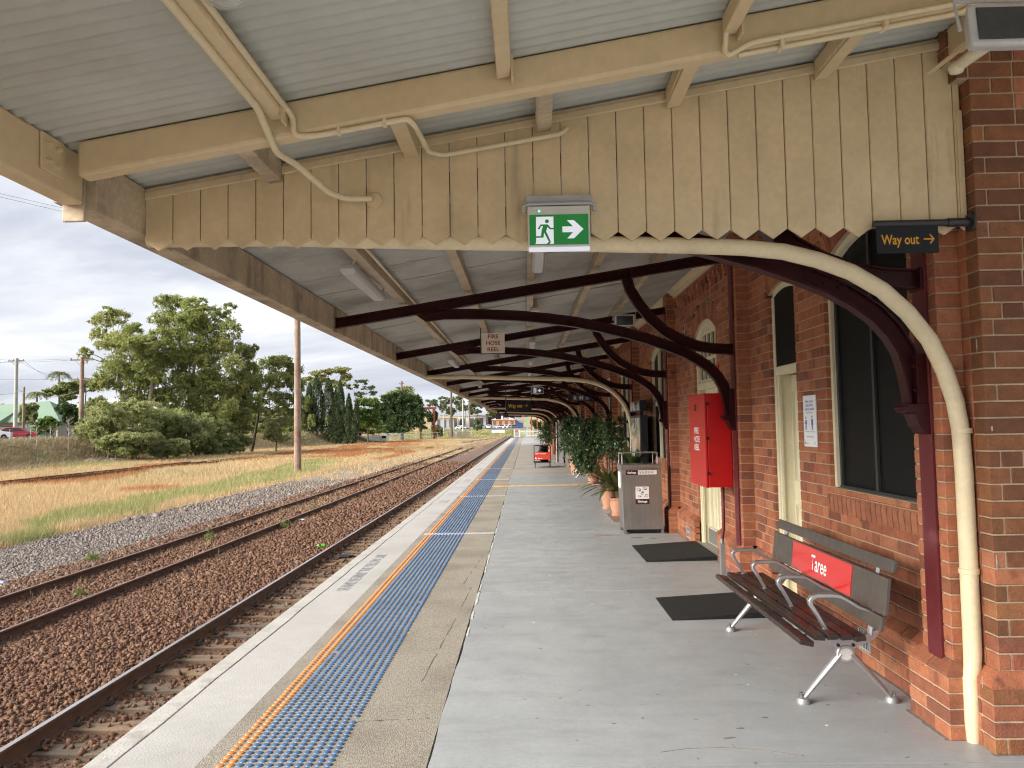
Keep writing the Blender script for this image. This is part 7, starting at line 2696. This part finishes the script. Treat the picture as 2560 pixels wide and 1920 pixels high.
# ------------------------------------------------------------------ cars
def car(p, rz, body, label, s=1.0, detail=True):
    T = thing('parked_car', label, 'car', p, rz, group='parked cars')
    L2, W2, H = 2.1 * s, .88 * s, 1.5 * s
    prof = [(-2.1, .35), (-2.12, .62), (-2.05, .92), (-1.85, 1.0), (-1.25, 1.42), (-.9, 1.5), (.15, 1.48), (.55, 1.38), (1.15, 1.0), (1.75, .92), (2.08, .75), (2.1, .40), (1.95, .28), (-1.95, .28)]
    m = M()
    n = len(prof)
    vs = []
    for y, k in ((-W2, .97), (-W2 * .8, 1), (W2 * .8, 1), (W2, .97)):
        for a, b in prof:
            yy = y * (1 - .18 * max(0, (b - .95) / .55)) if abs(y) > W2 * .5 else y
            vs.append((a * s * k, yy, (b if abs(y) < W2 * .9 else .28 + (b - .28) * .93) * s))
    fs = [tuple(range(n)), tuple(range(4 * n - 1, 3 * n - 1, -1))]
    for r in range(3):
        fs += [(r * n + i, (r + 1) * n + i, (r + 1) * n + (i + 1) % n, r * n + (i + 1) % n) for i in range(n)]
    b_ = m.add(vs, fs).build('body', body, T, local=True, smooth=30)
    for sd in (-1, 1):
        y = sd * W2 * .985
        for q in ([(-1.55, 1.0), (-1.15, 1.34), (-.42, 1.40), (-.42, 1.0)], [(-.34, 1.0), (-.34, 1.40), (.18, 1.37), (.50, 1.28), (.92, 1.0)]):
            yy = [y * (1 - .17 * max(0, (b - .95) / .55)) + sd * .012 for a, b in q]
            vs = [(a * s, v, b * s) for (a, b), v in zip(q, yy)] + [(a * s, v - sd * .03, b * s) for (a, b), v in zip(q, yy)]
            k = len(q)
            M().add(vs, [tuple(range(k)), tuple(range(2 * k - 1, k - 1, -1))] + [(i, i + k, (i + 1) % k + k, (i + 1) % k) for i in range(k)]).build('side_window', 'car_glass', T, local=True)
    M().add([(-1.86 * s, -.68 * W2, 1.02 * s), (-1.86 * s, .68 * W2, 1.02 * s), (-1.30 * s, .66 * W2, 1.40 * s), (-1.30 * s, -.66 * W2, 1.40 * s)], [(0, 1, 2, 3)]).build('rear_window', 'car_glass', T, local=True)
    M().add([(1.12 * s, -.70 * W2, 1.04 * s), (1.12 * s, .70 * W2, 1.04 * s), (.58 * s, .66 * W2, 1.385 * s), (.58 * s, -.66 * W2, 1.385 * s)], [(3, 2, 1, 0)]).build('windscreen', 'car_glass', T, local=True)
    for x in (-1.3, 1.32):
        for sd in (-1, 1):
            R = Matrix.Rotation(PI / 2, 3, 'X')
            w = M().lathe([(.20 * s, -.10 * s), (.31 * s, -.10 * s), (.33 * s, -.06 * s), (.33 * s, .06 * s), (.31 * s, .10 * s), (.20 * s, .10 * s)], 16, (x * s, sd * (W2 - .08), .33 * s), R).build('wheel', 'tyre', T, local=True, smooth=40)
            M().lathe([(0, -.105 * s), (.19 * s, -.095 * s), (.2 * s, .095 * s), (0, .105 * s)], 12, (x * s, sd * (W2 - .08), .33 * s), R).build('rim', 'rim', w, local=True)
    for sd in (-1, 1):
        M().box(-2.13 * s, -1.98 * s, sd * .62 * W2 - .18, sd * .62 * W2 + .18, .72 * s, .88 * s).build('tail_light', 'lamp_red', T, local=True, bevel=.02)
        M().box(1.94 * s, 2.08 * s, sd * .64 * W2 - .17, sd * .64 * W2 + .17, .70 * s, .82 * s).build('headlight', 'lamp_clear', T, local=True, bevel=.02)
    return T


def road_pt(px, Y):
    p = at(px, 1100, Y)
    return (p.x, Y, tz(p.x, Y) + .105)


car(road_pt(42, 92), math.radians(28), 'car_red', 'red hatchback parked on the road at the far left')
car(road_pt(-22, 89), math.radians(28), 'car_white', 'white car cut off by the left edge behind the red hatchback')
car(road_pt(248, 108), math.radians(30), 'car_grey', 'grey car half hidden behind the wattle bushes')
for px, Y, c, lb in ((822, 166, 'car_white', 'white car glimpsed between the cypresses'), (885, 168, 'car_white', 'pale car right of the cypress trunks'), (800, 166, 'car_grey', 'grey car behind the cypress trunks')):
    p = at(px, 1080, Y)
    car((p.x, Y, tz(p.x, Y) + .05), math.radians(10), c, lb)
tk = thing('white_truck', 'white box truck behind the bright green tree', 'truck', (at(940, 1080, 172).x, 172, tz(at(940, 1080, 172).x, 172) - .5))
x = tk.location.x
z = tk.location.z
M().box(x - 2.6, x + 1.2, 171, 173.2, z + .9, z + 2.1).build('cargo_box', 'car_white', tk)
M().box(x + 1.25, x + 2.6, 171.1, 173.1, z + .5, z + 2.2).build('cab', 'car_white', tk, bevel=.15)
M().box(x + 1.5, x + 2.4, 171.05, 171.1, z + 1.4, z + 2.0).build('side_window', 'car_glass', tk)
for dx in (-1.7, 1.9):
    M().lathe([(.2, -.15), (.42, -.15), (.42, .15), (.2, .15)], 14, (x + dx, 171.2, z + .42), Matrix.Rotation(PI / 2, 3, 'X')).build('wheel', 'tyre', tk)

# ------------------------------------------------------------------ house and fences at the left
hx = at(60, 1080, 112).x
hz = tz(hx, 112)
H_ = thing('green_roof_house', 'low house with a pale green hipped metal roof beyond the road', 'house', (hx, 116, hz))
M().box(hx - 14, hx + 5.0, 112, 120, hz, hz + 2.6).build('wall', 'house_wall', H_)
e0 = hz + 2.55
top = at(85, 1003, 116).z
rf = M()
rf.add([(hx - 15, 111.3, e0), (hx + 5.8, 111.3, e0), (hx + 5.8, 121, e0), (hx - 15, 121, e0), (hx - 9, 116, top - .6), (hx + 1.2, 116, top)],
       [(0, 1, 5, 4), (1, 2, 5), (2, 3, 4, 5), (3, 0, 4), (0, 3, 2, 1)])
rf.add([(hx - 8, 109.8, e0 - .05), (hx - 2.5, 109.8, e0 - .05), (hx - 2.5, 114.5, top - 1.2), (hx - 8, 114.5, top - 1.2), (hx - 8, 114.5, e0 - .05), (hx - 2.5, 114.5, e0 - .05)], [(0, 1, 2, 3), (0, 3, 4), (1, 5, 2), (0, 4, 5, 1)])
rf.build('roof', 'roof_green', H_)
for dx in (-11, -7, -3, 1.5):
    w = M().box(hx + dx, hx + dx + 1.6, 111.95, 112.05, hz + .9, hz + 2.1).build('window', 'cream_trim', H_)
    M().box(hx + dx + .1, hx + dx + 1.5, 111.93, 111.96, hz + 1.0, hz + 2.0).build('pane', 'glass_dark', w)
gf = thing('green_fence', 'dark green panel fence in front of the house', 'fence', (hx, 107, hz))
for q in range(16):
    x = hx - 17 + q * 1.55
    M().box(x, x + 1.52, 107, 107.06, tz(x, 107), tz(x, 107) + 1.75).build('fence_panel', 'fence_green', gf)
# chain-link fence posts along the bank top and wire fence
cf = thing('wire_fence', 'thin wire fence with white posts along the top of the bank', 'fence', (-47, 80, .5))
for k, y in enumerate(np.arange(58, 104, 3.2)):
    x = float(foot_x(y)) - 6.6
    M().tube([(x, y, tz(x, y) - .2), (x, y, tz(x, y) + 1.25)], .035, 6).build('post', 'chainlink', cf)
for dz in (.4, .8, 1.2):
    pts = [(float(foot_x(y)) - 6.6, y, tz(float(foot_x(y)) - 6.6, y) + dz) for y in np.arange(58, 104, 3.2)]
    M().tube(pts, .012, 4).build('strand', 'chainlink', cf)
c2 = thing('mesh_fence', 'grey palisade and mesh fence in front of the dark fig tree', 'fence', (at(1020, 1090, 186).x, 186, -1.2))
xa, xb = at(955, 1090, 186).x, at(1100, 1090, 186).x
x = xa
k = 0
while x < xb:
    z = tz(x, 186)
    M().box(x, x + .06, 186, 186.04, z, z + 2.0).build('pale', 'chainlink', c2)
    x += .28 if x < xa + 5.5 else 1.3
    k += 1
for dz in (.2, 1.0, 1.85):
    M().bar((xa, 186.03, tz(xa, 186) + dz), (xb, 186.03, tz(xb, 186) + dz), .04, .05).build('rail', 'chainlink', c2)
# rust red gantry
ga = at(1086, 1098, 198)
gz = tz(ga.x, 198)
GA = thing('loading_gantry', 'rust red steel loading gantry beside the dark fig tree', 'gantry', (ga.x, 198, gz))
ht = at(1086, 1022, 198).z
for x in (ga.x, ga.x - 3.4):
    M().box(x - .26, x + .26, 197.8, 198.2, gz, ht).build('leg', 'gantry', GA)
M().box(ga.x - 3.9, ga.x + .6, 197.75, 198.25, ht - .1, ht + .45).build('beam', 'gantry', GA)
M().bar((ga.x - .1, 198, ht - 1.6), (ga.x - 1.6, 198, ht), .25, .25).build('brace', 'gantry', GA)
M().box(ga.x - 2.6, ga.x - 1.9, 197.6, 198.3, ht - .9, ht - .1).build('hoist', 'gantry', GA)
# stack of timber
sx = at(1150, 1090, 232)
sz = tz(sx.x, 232)
TS_ = thing('timber_stack', 'stack of grey old sleepers on the far grass', 'timber stack', (sx.x, 232, sz))
for r in range(6):
    for q in range(3):
        x = sx.x - 3.3 + q * 2.25 + (.1 if r % 2 else 0)
        M().box(x, x + 2.15, 231, 231.3, sz + .3 * r + .03, sz + .3 * r + .29).build('sleeper', 'timber_stack', TS_)
    for q in range(2):
        M().box(sx.x - 3.2 + 3 * q, sx.x - 2.9 + 3 * q, 231.31, 233.2, sz + .3 * r + .03, sz + .3 * r + .29).build('sleeper', 'timber_stack', TS_)
sg = at(1176, 1088, 235)
S_ = thing('track_marker', 'small white and grey track marker near the far rails', 'marker', (sg.x, 235, tz(sg.x, 235)))
M().box(sg.x - .3, sg.x + .3, 235, 235.3, tz(sg.x, 235), tz(sg.x, 235) + 2.0).build('post', 'picket', S_)
p = at(1140, 1098, 150)
S2 = thing('track_marker', 'thin grey white post in the dry grass left of the track end', 'marker', (p.x, 150, -1.2))
M().box(p.x - .05, p.x + .05, 150, 150.1, -1.3, .9).build('post', 'chainlink', S2)
M().box(p.x - .22, p.x + .22, 149.95, 150.0, .55, .95).build('plate', 'chainlink', S2)

# ------------------------------------------------------------------ far town: sheds, orange house, wall, cars
YF = 330
def shed(pa, pb, pt, pbm, Y, wall, label, roof='roof_pale', doors=0, name='industrial_shed', over=.6):
    a, b = at(pa, pbm, Y), at(pb, pbm, Y)
    zt_ = at(pa, pt, Y).z
    zb_ = min(a.z, b.z) - 2.5
    T = thing(name, label, 'building', ((a.x + b.x) / 2, Y + 8, zb_))
    M().box(a.x, b.x, Y, Y + 16, zb_, zt_).build('wall', wall, T)
    M().prism([(a.x - .5, zt_), (b.x + .5, zt_), ((a.x + b.x) / 2, zt_ + over * 2)], 'y', Y - .5, Y + 16.5).build('roof', roof, T)
    w = (b.x - a.x)
    for q in range(doors):
        x = a.x + w * (q + .2) / doors
        M().box(x, x + w * .5 / doors, Y - .06, Y + .02, zb_ + 1, zt_ - (zt_ - a.z) * .22).build('roller_door', 'shed_dark', T)
    return T


shed(1090, 1135, 1046, 1062, 335, 'shed_grey', 'low pale grey shed at the left of the far town', doors=3, over=.15)
shed(1146, 1215, 1040, 1068, 342, 'shed_white', 'white industrial shed behind the young gum', doors=3, over=.3)
shed(1212, 1300, 1036, 1064, 348, 'shed_white', 'long white shed behind the orange house', doors=2, over=.3)
oh = shed(1230, 1288, 1050, 1064, 322, 'orange_wall', 'orange walled house with a pale gabled roof', doors=4, name='orange_house', over=.9)
shed(1289, 1302, 1042, 1058, 330, 'shed_grey', 'small grey blue shed beside the orange house', over=.1)
rng_ = random.Random(4)
for q, px in enumerate((1098, 1152, 1160, 1206, 1222, 1236, 1246, 1258, 1268, 1277, 1286)):
    p = at(px, 1066, 300)
    z = at(px, 1070 + rng_.uniform(-1, 1), 300).z
    # each car stands on the far street
    car((p.x, 300, tz(p.x, 300)), rng_.choice((0, PI / 2, .5)), rng_.choice(('car_white', 'car_grey', 'car_white', 'car_blue')), 'distant parked car before the far sheds, number %s from the left' % ('one two three four five six seven eight nine ten eleven'.split()[q]), 1.0)
fr = M().add([(at(1085, 1075, 292).x, 292, tz(-30, 292) + .12), (at(1330, 1075, 292).x, 292, tz(0, 292) + .12), (at(1330, 1075, 292).x, 306, tz(0, 306) + .12), (at(1085, 1075, 292).x, 306, tz(-30, 306) + .12)], [(0, 1, 2, 3)]).build('far_street', 'road')
tag(fr, kind='structure')
wb = at(1240, 1082, 268)
tag(M().box(wb.x - 1.5, wb.x + 3.0, 268, 268.3, tz(wb.x, 268), tz(wb.x, 268) + 1.3).build('white_board', 'white_print', loc=(wb.x, 268, tz(wb.x, 268))), 'white board on the far grass slope', 'board')
bb = thing('blue_skip', 'blue skip bin on the far slope beside the grey shed', 'skip bin', (at(1298, 1055, 300).x, 300, tz(0, 300)))
M().box(bb.location.x - 1.6, bb.location.x + 1.6, 300, 302, bb.location.z, bb.location.z + 2.0).build('body', 'blue_bin', bb)
M().box(bb.location.x - 1.7, bb.location.x + 1.7, 299.9, 302.1, bb.location.z + 2.0, bb.location.z + 2.15).build('rim', 'blue_bin', bb)
# green lawn of the far slope
n = 9000
y = 205 + 85 * RNG.random(n)
x = -45 + 75 * RNG.random(n)
k = vnoise(x, y, 14, 33) > .35
x, y = x[k], y[k]
grass('far_grass', np.stack([x, y, terrain(x, y) - .03], -1), .25 + .2 * RNG.random(len(x)), .30 + .2 * RNG.random(len(x)), 'grass_green', 'green grass of the slope below the far town', 4, .8, .5)
